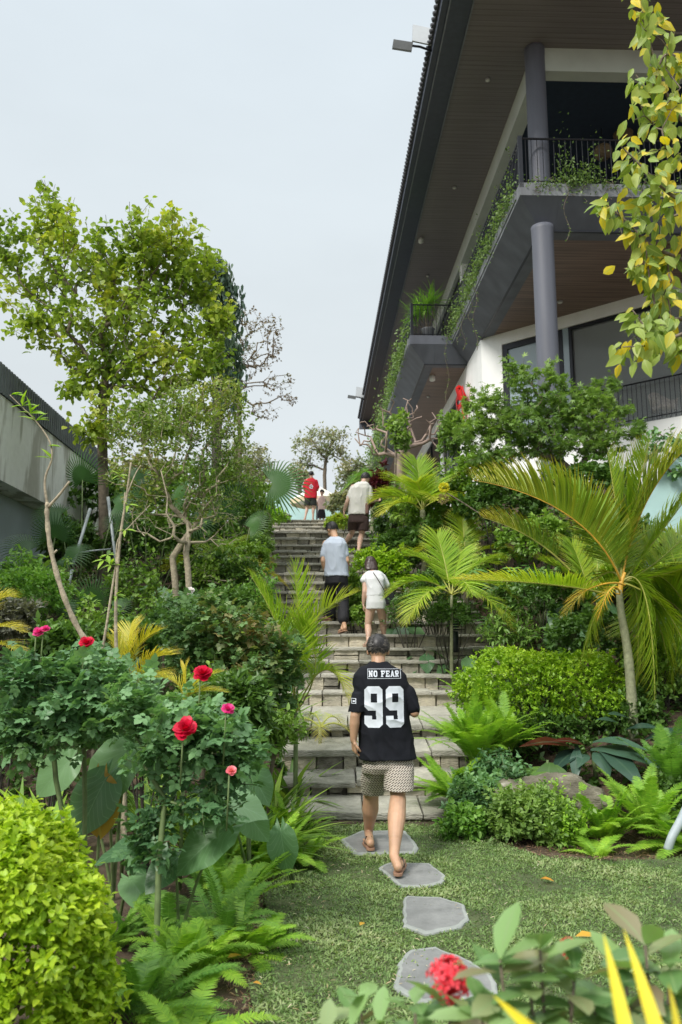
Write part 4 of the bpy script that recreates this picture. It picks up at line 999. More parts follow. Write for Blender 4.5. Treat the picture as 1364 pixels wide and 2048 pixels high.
# pale many-stemmed tree
Y = 11.0
tree('many_stemmed_tree', 'small fine-leaved tree with pale forked stems in front of the tall tree', 'tree',
     [gp(352, 1195, Y) - A(0, 0, .1), P(352, 1190, Y), P(349, 1150, Y), P(345, 1115, Y)],
     [(300, 880, Y, 70, 60, .8), (370, 850, Y, 95, 70, 1.6), (450, 840, Y, 65, 75, 1.3), (470, 920, Y, 45, 55, .8), (400, 930, Y, 95, 60, 1.2), (310, 960, Y, 70, 50, .5), (280, 840, Y + .2, 50, 50, .6), (450, 790, Y, 50, 40, .7), (375, 790, Y, 60, 40, .7), (245, 930, Y, 50, 50, .5), (290, 1000, Y, 60, 50, .35), (420, 1010, Y, 80, 40, .5), (230, 860, Y, 40, 40, .4)],
     900, L_OVAL, 0.058, 8, G_MIDO, BARKP, r_base=0.047, r_tip=0.003, along=0.2, spread=0.6, droop=0.2, bias=0.2, wig=0.09, shell=0.0, jit=.4)
tree('bare_stemmed_shrub', 'leafless pale shrub with crooked twigs just right of the pale forked trunk', 'shrub',
     [gp(378, 1195, Y - .1) - A(0, 0, .1), P(378, 1180, Y - .1), P(376, 1140, Y - .1), P(372, 1105, Y - .1)],
     [(300, 1030, Y - .1, 55, 45, 1), (400, 1030, Y - .1, 60, 60, 1.4), (440, 1060, Y - .1, 50, 40, .8), (340, 1060, Y - .1, 50, 35, .6), (350, 960, Y - .1, 60, 50, .8)],
     190, L_OVAL, 0.05, 1, G_MID, BARKP, r_base=0.045, r_tip=0.003, wig=0.09, bias=0.15)
# dark tree behind
Y = 19.0
tree('dark_drooping_tree', 'dark drooping evergreen showing behind the right side of the tall tree', 'tree',
     [gp(432, 1000, Y), P(432, 960, Y), P(434, 860, Y), P(436, 740, Y), P(434, 620, Y), P(432, 560, Y)],
     [(432, 545, Y, 34, 45, 1), (452, 620, Y, 30, 60, 1.2), (458, 710, Y, 28, 60, 1.2), (455, 790, Y, 30, 50, 1), (420, 600, Y, 40, 50, .8)],
     330, L_LONG, 0.2, 12, G_HANG, BARKD, r_base=0.13, droop=1.3, along=0.5, spread=0.4)
# bare tree
Y = 24.0
tree('bare_branching_tree', 'nearly leafless tree with thin reddish twigs against the sky left of the terrace', 'tree',
     [gp(478, 1000, Y), P(480, 920, Y), P(479, 850, Y), P(476, 790, Y), P(477, 740, Y)],
     [(520, 690, Y, 50, 55, 1.2), (545, 650, Y, 28, 25, .4), (500, 640, Y, 25, 30, .4), (560, 770, Y, 38, 30, .6), (490, 730, Y, 30, 60, .7), (530, 820, Y, 40, 20, .4), (585, 800, Y, 14, 10, .15)],
     420, L_OVAL, 0.09, 3, leafmat('leaf_sparse_reddish', [(0.13, 0.11, 0.07), (0.2, 0.14, 0.1), (0.16, 0.2, 0.08)]), BARK, r_base=0.07, r_tip=0.0045, bias=0.12, wig=0.035)
# far trees beyond the terrace
for k, (bx, by, Yk, bl, lab, nt_) in enumerate([
    (650, 1000, 42, [(618, 880, 42, 35, 30, 1), (672, 878, 42, 34, 32, 1), (645, 862, 42, 25, 16, .5), (600, 925, 42, 30, 18, .5), (690, 905, 42, 18, 20, .3), (640, 900, 42, 30, 20, .4)], 'forked thin-leaved tree standing in the middle beyond the terrace', 230),
    (708, 1010, 36, [(705, 930, 36, 35, 22, 1), (735, 960, 36, 30, 35, 1), (690, 965, 36, 25, 25, .8)], 'bushy reddish tree beyond the terrace beside the roof end', 240),
    (600, 1010, 38, [(590, 945, 38, 25, 12, .6), (612, 950, 38, 14, 14, .4)], 'low flat-topped tree beyond the terrace behind the man in red', 80),
    (500, 1010, 34, [(500, 930, 34, 35, 30, 1), (540, 950, 34, 20, 18, .4), (470, 900, 34, 30, 40, 1), (520, 900, 34, 12, 14, .2)], 'pale scrubby tree beyond the terrace left of the fan palm leaf', 200)]):
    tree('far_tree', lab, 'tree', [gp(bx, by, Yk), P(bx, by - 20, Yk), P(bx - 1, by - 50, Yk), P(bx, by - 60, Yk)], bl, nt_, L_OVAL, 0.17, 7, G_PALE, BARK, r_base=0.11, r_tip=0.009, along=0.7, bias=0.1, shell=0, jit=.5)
# fan palm at the head of the stairs
bs = gp(500, 1060, 14.5)
fanpalm('fan_palm', 'fan palm whose single large round leaf spreads over the left top of the stairs', bs,
        [(P(545, 968, 13.6), A(1.0, 0, 0.12), A(-0.1, -1, 0.35), 0.72), (P(470, 1010, 14.3), A(-.3, -.2, 0.9), A(0, -1, .2), 0.5), (P(500, 1035, 14.2), A(.6, -.5, -.1), A(0, -.5, .9), 0.45)], 'fan palms among the left planting')
for (bx, by, Yk, ls, lab) in [
    (170, 1080, 12.2, [(165, 960, -.2, .9, .62), (120, 1030, -.9, .3, .55), (230, 1010, .8, .5, .55), (270, 960, .6, .9, .5)], 'fan palm with large grey green leaves in front of the side building'),
    (70, 1160, 11.0, [(110, 1075, .1, .9, .5), (60, 1100, -.8, .5, .5), (130, 1110, .8, .2, .5), (90, 1130, -.3, -.3, .45)], 'dark fan palm low against the blue grey wall'),
    (190, 1240, 9.5, [(185, 1205, .05, .9, .4), (150, 1215, -.9, .3, .3), (225, 1215, .9, .3, .3)], 'small pale fan palm leaf pointing up between the left saplings'),
    (300, 1080, 12.6, [(290, 1010, -.3, .8, .6), (350, 1000, .5, .8, .55), (390, 1040, .9, .1, .5), (255, 1040, -.8, .2, .5)], 'fan palm behind the pale forked stems'),
    (470, 1110, 13.2, [(450, 1040, -.3, .8, .5), (500, 1055, .6, .7, .5), (420, 1075, -.9, .1, .4)], 'fan palm beside the upper left edge of the stairs'),
    (330, 1300, 8.6, [(322, 1262, .4, .7, .3), (290, 1275, -.5, .5, .28)], 'small yellowing fan palm behind the leftmost bright palm fronds')]:
    b = gp(bx, by, Yk)
    fanpalm('fan_palm', lab, b, [(P(x, y, Yk - .2), A(dx, -0.3, dz - .15), A(R.uniform(-.5, .5), -0.8, 0.7), r * .8) for x, y, dx, dz, r in ls], 'fan palms among the left planting')
# elephant ears mid-left
for (bx, Yk, n, h, sp, s, lab) in [(130, 9.4, 9, .75, .5, .42, 'cluster of elephant ears under the left wall'), (235, 9.2, 10, .8, .55, .45, 'broad elephant ears behind the bare sapling stems'), (300, 9.9, 9, .9, .5, .45, 'elephant ears at the foot of the tall tree'),
                               (170, 10.6, 9, 1.1, .5, .45, 'tall elephant ears between the support poles'), (440, 10.6, 7, .7, .45, .38, 'elephant ears right of the pale forked trunk'), (520, 9.6, 6, .5, .35, .3, 'low elephant ears near the left edge of the middle steps'), (60, 10.4, 8, .9, .5, .42, 'elephant ears in the far left corner'), (330, 12.0, 9, 1.0, .5, .42, 'elephant ears deep behind the forked stems')]:
    b = gp(bx, 1200, Yk); bigleaf('elephant_ear_plant', lab, b, randleaves(b, n, h * .85, sp, s * .72), group='elephant ears of the left bank')
# support poles
m_galv = mat('galvanised_pole', (0.38, 0.42, 0.43), rough=0.5, metal=0.3, var=0.15)
for (a, b, Ya, Yb, lab) in [((180, 1018), (146, 1130), 12.2, 11.6, 'leaning galvanised support pole left of the tall tree trunk'), ((216, 995), (234, 1140), 12.4, 11.9, 'leaning galvanised support pole right of the tall tree trunk'), ((160, 1104), (222, 1098), 11.8, 12.0, 'thin horizontal support bar tied in front of the tall tree trunk'), ((144, 1140), (132, 1190), 11.5, 11.3, 'lower piece of support pole disappearing into the elephant ears')]:
    p, q = P(*a, Ya), P(*b, Yb); o = MB().tube([q, (p + q) / 2, p], 0.026 if 'bar' not in lab else 0.013, 8).build('support_pole', m_galv); tag(o, lab, 'pole', 'tree support poles')
# bare saplings in the left foreground
Y = 6.0
sap = thing('leaning_sapling', 'bare curved sapling with a cut fork and a few fresh leaves at its thin tip', 'sapling', gp(245, 1500, Y))
pts = [gp(252, 1700, Y) - A(0, 0, .05), P(246, 1560, Y), P(240, 1400, Y), P(225, 1345, Y), P(185, 1300, Y), P(150, 1245, Y), P(120, 1170, Y), P(100, 1090, Y), P(94, 1030, Y), P(95, 1005, Y)]
def catmull(p, k=6):
    p = np.array(p); q = np.vstack([2 * p[0] - p[1], p, 2 * p[-1] - p[-2]]); out = []
    for i in range(1, len(q) - 2):
        for t in np.linspace(0, 1, k, endpoint=False): out.append(0.5 * ((2 * q[i]) + (-q[i - 1] + q[i + 1]) * t + (2 * q[i - 1] - 5 * q[i] + 4 * q[i + 1] - q[i + 2]) * t * t + (-q[i - 1] + 3 * q[i] - 3 * q[i + 1] + q[i + 2]) * t ** 3))
    return np.array(out + [p[-1]])
mb = MB(); c = catmull(pts); mb.tube(c, np.linspace(0.025, 0.016, len(c)) + 0.0025 * np.sin(np.arange(len(c)) * 1.7), 9)
c = catmull([P(96, 1015, Y), P(118, 990, Y), P(139, 963, Y)]); mb.tube(c, np.linspace(0.012, 0.009, len(c)), 7)
c = catmull([P(95, 1010, Y), P(90, 975, Y), P(92, 950, Y), P(104, 915, Y), P(98, 880, Y), P(70, 840, Y), P(45, 815, Y), P(20, 790, Y)]); mb.tube(c, np.linspace(0.011, 0.0035, len(c)), 6)
c = catmull([P(105, 1110, Y), P(114, 1100, Y)]); mb.tube(c, 0.008, 6)
mb.build('trunk', BARKP, sap)
mb = MB()
for (x, y) in ((22, 790), (45, 812), (60, 826), (72, 842), (96, 892), (104, 918)):
    n = 5 if y < 850 else 2
    p = np.tile(P(x, y, Y), (n, 1)); a = R.rand(n) * 6.3; mb.inst(L_LONG, p, np.stack([np.cos(a), -0.3 * np.ones(n), 0.25 + 0.3 * np.sin(a)], -1), nrm(R.normal(size=(n, 3)) * .3 + A(0, -.4, 1)), R.uniform(0.09, 0.14, n))
mb.build('leaves', leafmat('leaf_fresh_lime', [(0.22, 0.4, 0.03), (0.36, 0.55, 0.05)], rib=(.4, .5, .1), trans=.4), sap)
sap2 = thing('slender_sapling', 'pair of slender pale sapling stems rising from the rose bed with tiny green shoots', 'sapling', gp(248, 1700, 5.6))
mb = MB(); Y = 5.6
for pl, r0, r1 in (([(250, 1700), (246, 1500), (234, 1330), (232, 1200), (240, 1080), (252, 1000), (262, 925)], .017, .006), ([(240, 1400), (205, 1330), (215, 1240), (232, 1130), (246, 1040), (250, 985)], .012, .005), ([(232, 1130), (236, 1080), (262, 1050), (300, 1010)], .006, .003), ([(250, 1000), (270, 950), (282, 930)], .006, .003)):
    c = catmull([P(x, y, Y) for x, y in pl]); mb.tube(c, np.linspace(r0, r1, len(c)), 7)
mb.build('stem', BARKP, sap2)
mb = MB()
for (x, y) in ((215, 1110), (222, 1130), (256, 1010), (232, 1190), (208, 1120), (240, 950), (250, 1060)):
    n = 4; a = R.rand(n) * 6.3; mb.inst(L_LONG, np.tile(P(x, y, Y), (n, 1)), np.stack([np.cos(a), -.3 + 0 * a, .3 * np.sin(a)], -1), A(0, -.5, 1), R.uniform(.05, .09, n))
mb.build('leaves', bpy.data.materials['leaf_fresh_lime'], sap2)
# golden hedge ball
c0 = P(2, 1860, 3.2); c0[2] = 0.42
bush('golden_hedge_ball', 'large clipped golden green shrub filling the bottom left corner', 'shrub', c0, (0.4, 0.4, 0.55), 3100, L_OVAL, 0.037, 8, G_GOLD, BARK, lump=0.1, along=0.05, base=0.0, inner=0.55, spread=0.6, sprig=(.25, .12), upbias=.8, boxy=1.9)
# rose bushes
m_petal = leafmat('rose_petal_crimson', [(0.5, 0.004, 0.03), (0.72, 0.008, 0.06)], rough=0.5, trans=0.2, tcol=(1.2, .6, .6))
m_pink = leafmat('rose_petal_magenta', [(0.66, 0.03, 0.22), (0.8, 0.07, 0.3)], rough=0.5, trans=0.2, tcol=(1.2, .6, .8))
m_palep = leafmat('rose_petal_pink', [(0.8, 0.2, 0.25), (0.85, 0.3, 0.32)], rough=0.5, trans=0.2)
PET = T([(0, 0, 0), (-.28, .35, .02), (0, .35, -.06), (.28, .35, .02), (-.42, .75, .05), (0, .8, -.08), (.42, .75, .05), (-.2, 1, .0), (.2, 1, .0), (0, .97, -.05)],
        [(0, 2, 1), (0, 3, 2), (1, 2, 5, 4), (2, 3, 6, 5), (4, 5, 9, 7), (5, 6, 8, 9)], [(0, 0)] * 10)
def frame_(up):
    u = nrm(up); x = nrm(np.cross(A(0, 1, 0), u)); return np.stack([x, np.cross(u, x), u], 1)
def bloom(name, label, c, r, m, group, stem=None):
    t = thing(name, label, 'rose', c, group); mb = MB()
    for k, (n, tilt, s) in enumerate(((5, 0.15, .55), (6, 0.45, .75), (8, 0.8, .95), (9, 1.15, 1.1), (9, 1.5, 1.1))):
        Q = frame_(A(.15 * sin(c[0] * 9), -.62, .75)); a = np.linspace(0, 2 * pi, n, endpoint=False) + k * .7; tl = tilt + R.normal(size=n) * .12
        d = np.stack([np.sin(a) * np.sin(tl), np.cos(a) * np.sin(tl), np.cos(tl)], -1)
        nn = np.stack([-np.sin(a) * np.cos(tl), -np.cos(a) * np.cos(tl), np.sin(tl)], -1)
        d = d @ Q.T; nn = nn @ Q.T; mb.inst(PET, np.array(c) - Q[:, 2] * r * .35 + 0 * d, d, nn, 0.92 * r * s * R.uniform(.85, 1.1, n))
    o = mb.build('petals', m, t)
    MB().tube([np.array(c) - A(0.01, 0, r * .3), np.array(c) - A(0.02, -0.02, 0.28)], 0.004, 5).build('stem', BARKG, t)
def rosebush(label, stems, blobs, n, size=0.1, per=6, lm=None, Yb=None, r=0.014, group='rose bushes of the left bed'):
    return tree('rose_bush', label, 'rose bush', stems, blobs, n, L_ROSE, size, per, lm or G_ROSE, BARKG, r_base=r, r_tip=0.002, group=group, spread=0.7, along=0.16, droop=0.05, bias=0.1, jit=.45, crown='leaves', trunkn='stems', upn=1.6, shell=0.1)
Y = 4.3
rosebush('rose bush carrying the large crimson bloom in the middle of the left bed', [gp(312, 1950, 4.1) - A(0, 0, .03), P(314, 1850, 4.15), P(318, 1720, 4.2), P(330, 1600, Y)],
         [(300, 1420, Y, 100, 45, 1.2), (400, 1450, Y, 100, 45, 1.4), (470, 1490, Y, 60, 50, 1.0), (330, 1500, Y, 90, 45, .9), (370, 1600, Y, 100, 60, .8), (300, 1690, Y, 50, 60, .5), (460, 1580, Y, 55, 40, .4), (270, 1370, Y, 60, 30, .5)], 215, 0.085, 6, r=0.016)
rosebush('tall rose bush at the left edge above the golden shrub', [gp(150, 1750, 4.6), P(130, 1650, 4.6), P(112, 1560, 4.6), P(105, 1480, 4.6)],
         [(60, 1400, 4.6, 80, 60, 1.4), (150, 1370, 4.6, 80, 55, 1.4), (40, 1340, 4.6, 60, 40, .7), (130, 1440, 4.6, 90, 45, 1), (210, 1340, 4.6, 60, 40, .6), (30, 1470, 4.6, 50, 60, .8)], 210, 0.085, 6)
rosebush('rose bush with arching stems between the two crimson blooms', [gp(175, 1700, 4.9), P(170, 1600, 4.9), P(168, 1500, 4.9)],
         [(230, 1400, 4.9, 70, 45, 1), (170, 1330, 4.9, 60, 40, 1), (250, 1350, 4.9, 40, 40, .5), (200, 1440, 4.9, 60, 30, .5)], 120, 0.08, 6)
G_ROSER = leafmat('leaf_rose_reddish', [(0.05, 0.12, 0.045), (0.09, 0.19, 0.06), (0.14, 0.26, 0.08), (0.27, 0.15, 0.06)], rib=(.2, .3, .12))
for (bx, Yk, bl, n, lab) in [(430, 7.2, [(400, 1230, 7.2, 80, 45, 1), (470, 1260, 7.2, 80, 50, 1.2), (380, 1300, 7.2, 60, 50, .8), (480, 1330, 7.2, 90, 50, 1)], 260, 'fine-leaved rose shrub with reddish young shoots left of the middle steps'),
                        (545, 7.6, [(540, 1290, 7.6, 60, 40, 1), (560, 1330, 7.6, 50, 40, 1), (500, 1370, 7.6, 60, 50, 1), (570, 1390, 7.6, 40, 40, .7)], 170, 'rose shrub leaning over the left side of the stairs'),
                        (370, 8.4, [(360, 1220, 8.4, 50, 35, 1), (330, 1250, 8.4, 50, 30, 1), (400, 1200, 8.4, 40, 25, .6)], 120, 'small rose shrub bearing a white bloom below the forked trunk')]:
    rosebush(lab, [gp(bx, 1500, Yk), P(bx - 5, 1420, Yk) if Yk < 8 else gp(bx, 1400, Yk, .2), P(bx - 10, 1370, Yk) if Yk < 8 else gp(bx, 1400, Yk, .4)], bl, n, 0.085, 7, G_ROSER)
BG = 'rose blooms in the left bed'
bloom('rose_bloom', 'largest crimson rose bloom in the middle of the left bed', P(371, 1452, 3.95), 0.062, m_petal, BG)
bloom('rose_bloom', 'crimson rose bloom directly above and right of the largest one', P(405, 1343, 4.2), 0.05, m_petal, BG)
bloom('rose_bloom', 'crimson rose bloom at the upper left beside the leaning sapling', P(172, 1282, 4.5), 0.043, m_petal, BG)
bloom('rose_bloom', 'magenta rose bloom right of the largest crimson one', P(456, 1415, 4.1), 0.034, m_pink, BG)
bloom('rose_bloom', 'pink rose bloom nearest the left edge of the photo', P(76, 1262, 4.6), 0.034, m_pink, BG)
bloom('rose_bloom', 'pink rosebud touching the leftmost pink bloom', P(90, 1256, 4.6), 0.026, m_pink, BG)
bloom('rose_bloom', 'small salmon pink rosebud low in the left bed near the ferns', P(463, 1540, 3.95), 0.026, m_palep, BG)
bloom('rose_bloom', 'small white rose bloom below the pale forked trunk', P(380, 1180, 8.2), 0.05, mat('rose_petal_white', (.75, .72, .68)), BG)
# near elephant ears (single large leaves with pale veins)
b = gp(360, 1800, 4.6)
bigleaf('veined_elephant_ear', 'large pale-veined elephant ear leaf above the sword ferns in the left bed', b, [(P(450, 1660, 4.4), A(-.75, -.3, -.45), A(-.2, -.75, .75), .27), (P(350, 1720, 4.5), A(-.5, -.5, -.4), A(.1, -.6, .8), .18)], group='veined elephant ears of the near left bed')
b = gp(240, 1800, 5.0)
bigleaf('veined_elephant_ear', 'wide drooping elephant ear leaf beside the golden shrub', b, [(P(290, 1690, 4.6), A(-1, -.1, -.1), A(-.1, -.3, .9), .24), (P(262, 1760, 4.8), A(.5, -.5, -.3), A(0, -.5, .8), .2)], group='veined elephant ears of the near left bed')
b = gp(230, 1700, 5.4)
bigleaf('veined_elephant_ear', 'big shaded elephant ear leaf hanging behind the rose stems', b, [(P(255, 1500, 5.2), A(-.55, -.2, -.75), A(-.25, -.9, .35), .36), (P(210, 1560, 5.1), A(-.4, -.3, -.9), A(.1, -.9, .3), .3), (P(140, 1520, 5.4), A(-.6, -.2, -.6), A(.1, -.9, .4), .26)], group='veined elephant ears of the near left bed')
b = gp(500, 1700, 5.6)
bigleaf('veined_elephant_ear', 'elephant ear leaf behind the magenta rose', b, [(P(480, 1480, 5.3), A(.35, -.2, -.9), A(.1, -.95, .3), .25), (P(440, 1600, 5.0), A(.9, -.3, -.1), A(0, -.6, .8), .26), (P(500, 1540, 5.5), A(.5, -.3, -.7), A(.1, -.9, .4), .22)], group='veined elephant ears of the near left bed')
b = gp(590, 1700, 5.6)
bigleaf('veined_elephant_ear', 'elephant ear leaf hanging at the lawn edge left of the farthest flagstone', b, [(P(562, 1665, 5.3), A(.15, -.3, -.9), A(-.2, -.9, .4), .21), (P(490, 1620, 5.2), A(.6, -.3, -.7), A(-.2, -.9, .4), .2)], group='veined elephant ears of the near left bed')
bigleaf('yellowed_leaf_plant', 'withered yellow hanging leaf behind the rose stems', gp(195, 1750, 5.2), [(P(200, 1570, 5.1), A(0, -.1, -1), A(0, -1, .1), .28)], lmat=leafmat('leaf_withered', [(.3, .17, .03), (.42, .28, .05)], rib=(.5, .4, .1)))
# sword ferns near left
FG = 'sword ferns of the left bed'
for (px, Yk, n, L, up, lab, gm) in [(385, 4.15, 17, .52, 60, 'broad sword fern arching over the bare soil at the lawn edge', G_FERN), (290, 3.75, 20, .55, 55, 'sword fern at the bottom edge beside the golden shrub', G_FERND), (365, 3.5, 12, .42, 35, 'low sword fern at the bottom beside the red soil', G_FERN),
                             (470, 5.2, 16, .55, 60, 'sword fern under the veined elephant ear leaf', G_FERN), (540, 5.9, 18, .6, 60, 'sword fern right of the salmon rosebud', G_FERN), (420, 5.4, 14, .6, 70, 'upright sword fern behind the near rose bush', G_FERND), (240, 4.6, 12, .5, 50, 'shaded sword fern between rose stems and golden shrub', G_FERND), (330, 4.6, 12, .45, 60, 'sword fern at the foot of the near rose bush', G_FERND), (575, 6.8, 16, .6, 62, 'sword fern beside the lowest step on the left', G_FERN), (500, 4.5, 14, .42, 40, 'low sword fern spilling onto the lawn', G_FERN), (600, 6.2, 14, .45, 50, 'sword fern left of the farthest flagstone', G_FERN), (480, 6.2, 16, .6, 65, 'sword fern behind the hanging elephant ear leaf', G_FERN), (440, 4.7, 16, .55, 60, 'sword fern between rose stems and veined leaf', G_FERND)]:
    fernT('sword_fern', lab, gp(px, 1800, Yk), int(n * 1.5), L * 1.12, gm, FG, up=up, ll=.06, nl=56)
# strap-leaved plants along the lower stairs
SG = 'strap-leaved plants along the left of the stairs'
for (px, Yk, n, L, lab) in [(580, 7.6, 40, .5, 'strap-leaved clump beside the second step on the left'), (540, 7.2, 40, .6, 'strap-leaved clump behind the elephant ears on the left'), (590, 8.6, 40, .5, 'strap-leaved clump beside the landing on the left'), (560, 9.2, 40, .6, 'strap-leaved clump left of the landing'), (585, 7.0, 24, .38, 'low strap-leaved clump at the foot of the stairs on the left'), (500, 6.6, 36, .55, 'strap-leaved clump behind the near ferns'), (100, 6.4, 34, .7, 'striped strap-leaved clump behind the tall rose bush'), (40, 5.8, 30, .65, 'strap-leaved clump at the left edge above the golden shrub'),
    (450, 5.9, 44, .6, 'strap-leaved clump between the near elephant ears'), (530, 6.3, 50, .62, 'strap-leaved clump at the lawn edge left of the stairs'), (600, 6.9, 30, .36, 'strap-leaved clump touching the lowest step'), (380, 6.6, 44, .65, 'strap-leaved clump deep in the left bed'), (580, 8.2, 50, .65, 'tall strap-leaved clump below the bright areca palm'), (300, 7.2, 40, .6, 'strap-leaved clump under the golden yellow fronds')]:
    strap('strap_leaf_plant', lab, gp(px, 1600, Yk), n, L, G_MID if 'striped' not in lab else G_FERN, SG, w=1.15)
strap('broad_leaf_plant', 'broad glossy leaves drooping over the step edge near the yellow frond tips', gp(632, 1520, 7.9), 12, .42, G_MID, w=1.0, tmpl=B_WIDE, up=40)
# areca palms left
Y = 8.0
root = thing('areca_palm', 'bright green young areca palm left of the climbing man in the grey shirt', 'palm', gp(592, 1440, Y), 'areca palms')
o_ = P(592, 1425, Y)
for via, tip, ll_, ag, tw in (((560, 1270), (500, 1150), .4, 0, -.3), ((598, 1270), (587, 1128), .42, 0, .2), ((612, 1270), (712, 1186), .36, .5, .3), ((630, 1310), (560, 1210), .3, .1, 0), ((530, 1330), (455, 1260), .34, .1, -.2), ((650, 1340), (700, 1410), .28, .8, .2), ((570, 1330), (620, 1230), .32, .2, .2), ((540, 1360), (490, 1390), .3, .4, 0)):
    frondto(root, o_, P(*via, Y - .05), P(*tip, Y + R.uniform(-.3, .2)), ll_, 58, G_PALMB, agetip=ag, r0=.009, lift=.45, twist=tw, start=.22)
MB().tube([gp(592, 1440, Y) - A(0, 0, .1), o_], .022, 8).build('trunk', BARKG, root)
def ypalm(label, Y, base, fr, ll_=.2, lm=None):
    root = thing('yellow_cane_palm', label, 'palm', gp(base[0], base[1], Y), 'yellow palms'); o_ = P(*base, Y)
    for via, tip in fr: frondto(root, o_, P(*via, Y), P(*tip, Y + R.uniform(-.2, .2)), ll_, 44, lm or G_YEL, r0=.006, lift=.4, start=.25, twist=R.uniform(-.3, .3))
    MB().tube([gp(base[0], base[1], Y) - A(0, 0, .05), o_], .014, 7).build('trunk', BARKG, root)
ypalm('small golden yellow palm frond fan behind the crimson rose', 5.9, (258, 1400), [((268, 1310), (318, 1262)), ((255, 1310), (262, 1250)), ((240, 1330), (225, 1280)), ((290, 1330), (345, 1310)), ((280, 1360), (330, 1350))], .22)
ypalm('yellow palm frond tips spreading near the upper crimson bloom', 5.6, (370, 1440), [((385, 1375), (440, 1345)), ((360, 1375), (310, 1355)), ((380, 1390), (455, 1385)), ((372, 1370), (372, 1335))], .15)
ypalm('yellow palm fronds entering at the left edge', 6.4, (-60, 1330), [((-20, 1260), (45, 1265)), ((-20, 1220), (30, 1195)), ((-10, 1290), (40, 1310)), ((-40, 1230), (-10, 1160))], .2)
palm('areca_palm', 'drooping orange-tipped fronds hanging over the left of the landing', gp(640, 1480, 8.9), gp(640, 1480, 8.9, .55),
     [(40, 50, .6, .8, .3, .8), (-30, 55, .6, .8, .1, .5), (85, 35, .5, .9, .5, .9), (180, 40, .5, .9, .4, .8), (-80, 45, .6, .8, .1, .4)], G_PALMB, 'areca palms', r=.02, ll=.22, nl=36)
palm('areca_palm', 'dark arching palm behind the pale forked stems', gp(430, 1200, 12.4), gp(430, 1200, 12.4, .8),
     [(60, 45, 1.3, .6, .1, .6), (90, 25, 1.2, .6, .1, .7), (-70, 40, 1.2, .6, .1, .4), (20, 65, 1.2, .5), (-20, 60, 1.2, .5), (120, 40, 1.1, .7, .3, .6)], G_PALM, 'areca palms', r=.04, ll=.4, nl=40)
# low shrubs left, up along the stairs
BGp = 'low shrubs up the left of the stairs'
for (x, y, Yk, rx, rz, n, tm, sz, per, lm, lab) in [
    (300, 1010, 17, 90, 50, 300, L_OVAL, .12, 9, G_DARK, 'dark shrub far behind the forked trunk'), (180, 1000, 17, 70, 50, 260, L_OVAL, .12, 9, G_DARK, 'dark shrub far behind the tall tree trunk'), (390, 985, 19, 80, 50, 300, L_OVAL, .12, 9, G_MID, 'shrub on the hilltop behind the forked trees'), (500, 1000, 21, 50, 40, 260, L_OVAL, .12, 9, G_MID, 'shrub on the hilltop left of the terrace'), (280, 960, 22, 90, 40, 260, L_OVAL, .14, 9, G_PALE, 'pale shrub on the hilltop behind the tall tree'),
    (255, 1085, 13.2, 60, 45, 260, L_OVAL, .09, 9, G_DARK, 'dark shrub behind the support poles'), (330, 1070, 14.5, 70, 45, 260, L_OVAL, .1, 9, G_MID, 'shrub between the tall tree and the forked trunk'), (140, 1100, 12.8, 50, 50, 240, L_LONG, .13, 9, G_DARK, 'long-leaved dark shrub at the end of the side building'),
    (50, 1185, 9.0, 75, 45, 420, L_TINY, .05, 9, G_FERND, 'rounded fine-leaved shrub below the blue grey wall'),
    (20, 1250, 7.6, 55, 45, 260, L_TINY, .06, 8, G_GRAY, 'dry grey shrub at the left edge'),
    (512, 1092, 13.4, 34, 22, 260, L_TINY, .05, 9, G_ACER, 'small rounded shrub hugging the left edge of the upper steps'),
    (500, 1052, 15.2, 42, 30, 300, L_TINY, .07, 8, G_MID, 'spreading shrub below the fan palm leaf'),
    (540, 1033, 19, 28, 16, 200, L_LONG, .12, 8, G_FERN, 'leafy tuft at the top left end of the stairs'),
    (478, 1160, 11.6, 50, 42, 320, L_TINY, .06, 9, G_DARK, 'dark shrub left of the steps beside the grey shirted man'),
    (490, 1120, 12.6, 50, 30, 240, L_OVAL, .07, 8, G_MID, 'green shrub beside the rounded shrub on the upper left'),
    (420, 1150, 11.8, 55, 40, 240, L_OVAL, .08, 8, G_DARK, 'dark green shrub between forked trunk and stairs'),
    (455, 1210, 10.2, 60, 35, 280, L_OVAL, .06, 9, G_DARK, 'low dark shrub in front of the bare twiggy shrub'),
    (525, 1250, 10.6, 40, 40, 260, L_OVAL, .06, 9, G_MID, 'green shrub behind the bright areca palm'),
    (400, 1075, 13.4, 70, 50, 260, L_OVAL, .1, 9, G_DARK, 'dark shrub mass behind the pale forked stems'),
    (460, 1000, 16, 60, 60, 280, L_OVAL, .1, 9, G_MID, 'shrub standing left of the round fan leaf'),
    (255, 1290, 7.9, 55, 45, 240, L_OVAL, .07, 8, G_DARK, 'dark shrub behind the golden yellow fronds'),
    (120, 1300, 6.9, 60, 45, 260, L_OVAL, .07, 8, G_DARK, 'dark shrub behind the upper left crimson rose'),
    (480, 1420, 6.3, 55, 60, 260, L_LONG, .09, 8, G_DARK, 'dark leafy shrub behind the magenta rose'),
    (300, 1480, 5.9, 80, 60, 280, L_OVAL, .07, 8, G_DARK, 'shaded shrub under the near rose bush')]:
    c = P(x, y, Yk); bush('low_shrub', lab, 'shrub', c, (px2m(rx, Yk), px2m(rx, Yk) * .8, px2m(rz, Yk)), n, tm, sz, per, lm, BARKD, BGp, along=.08)

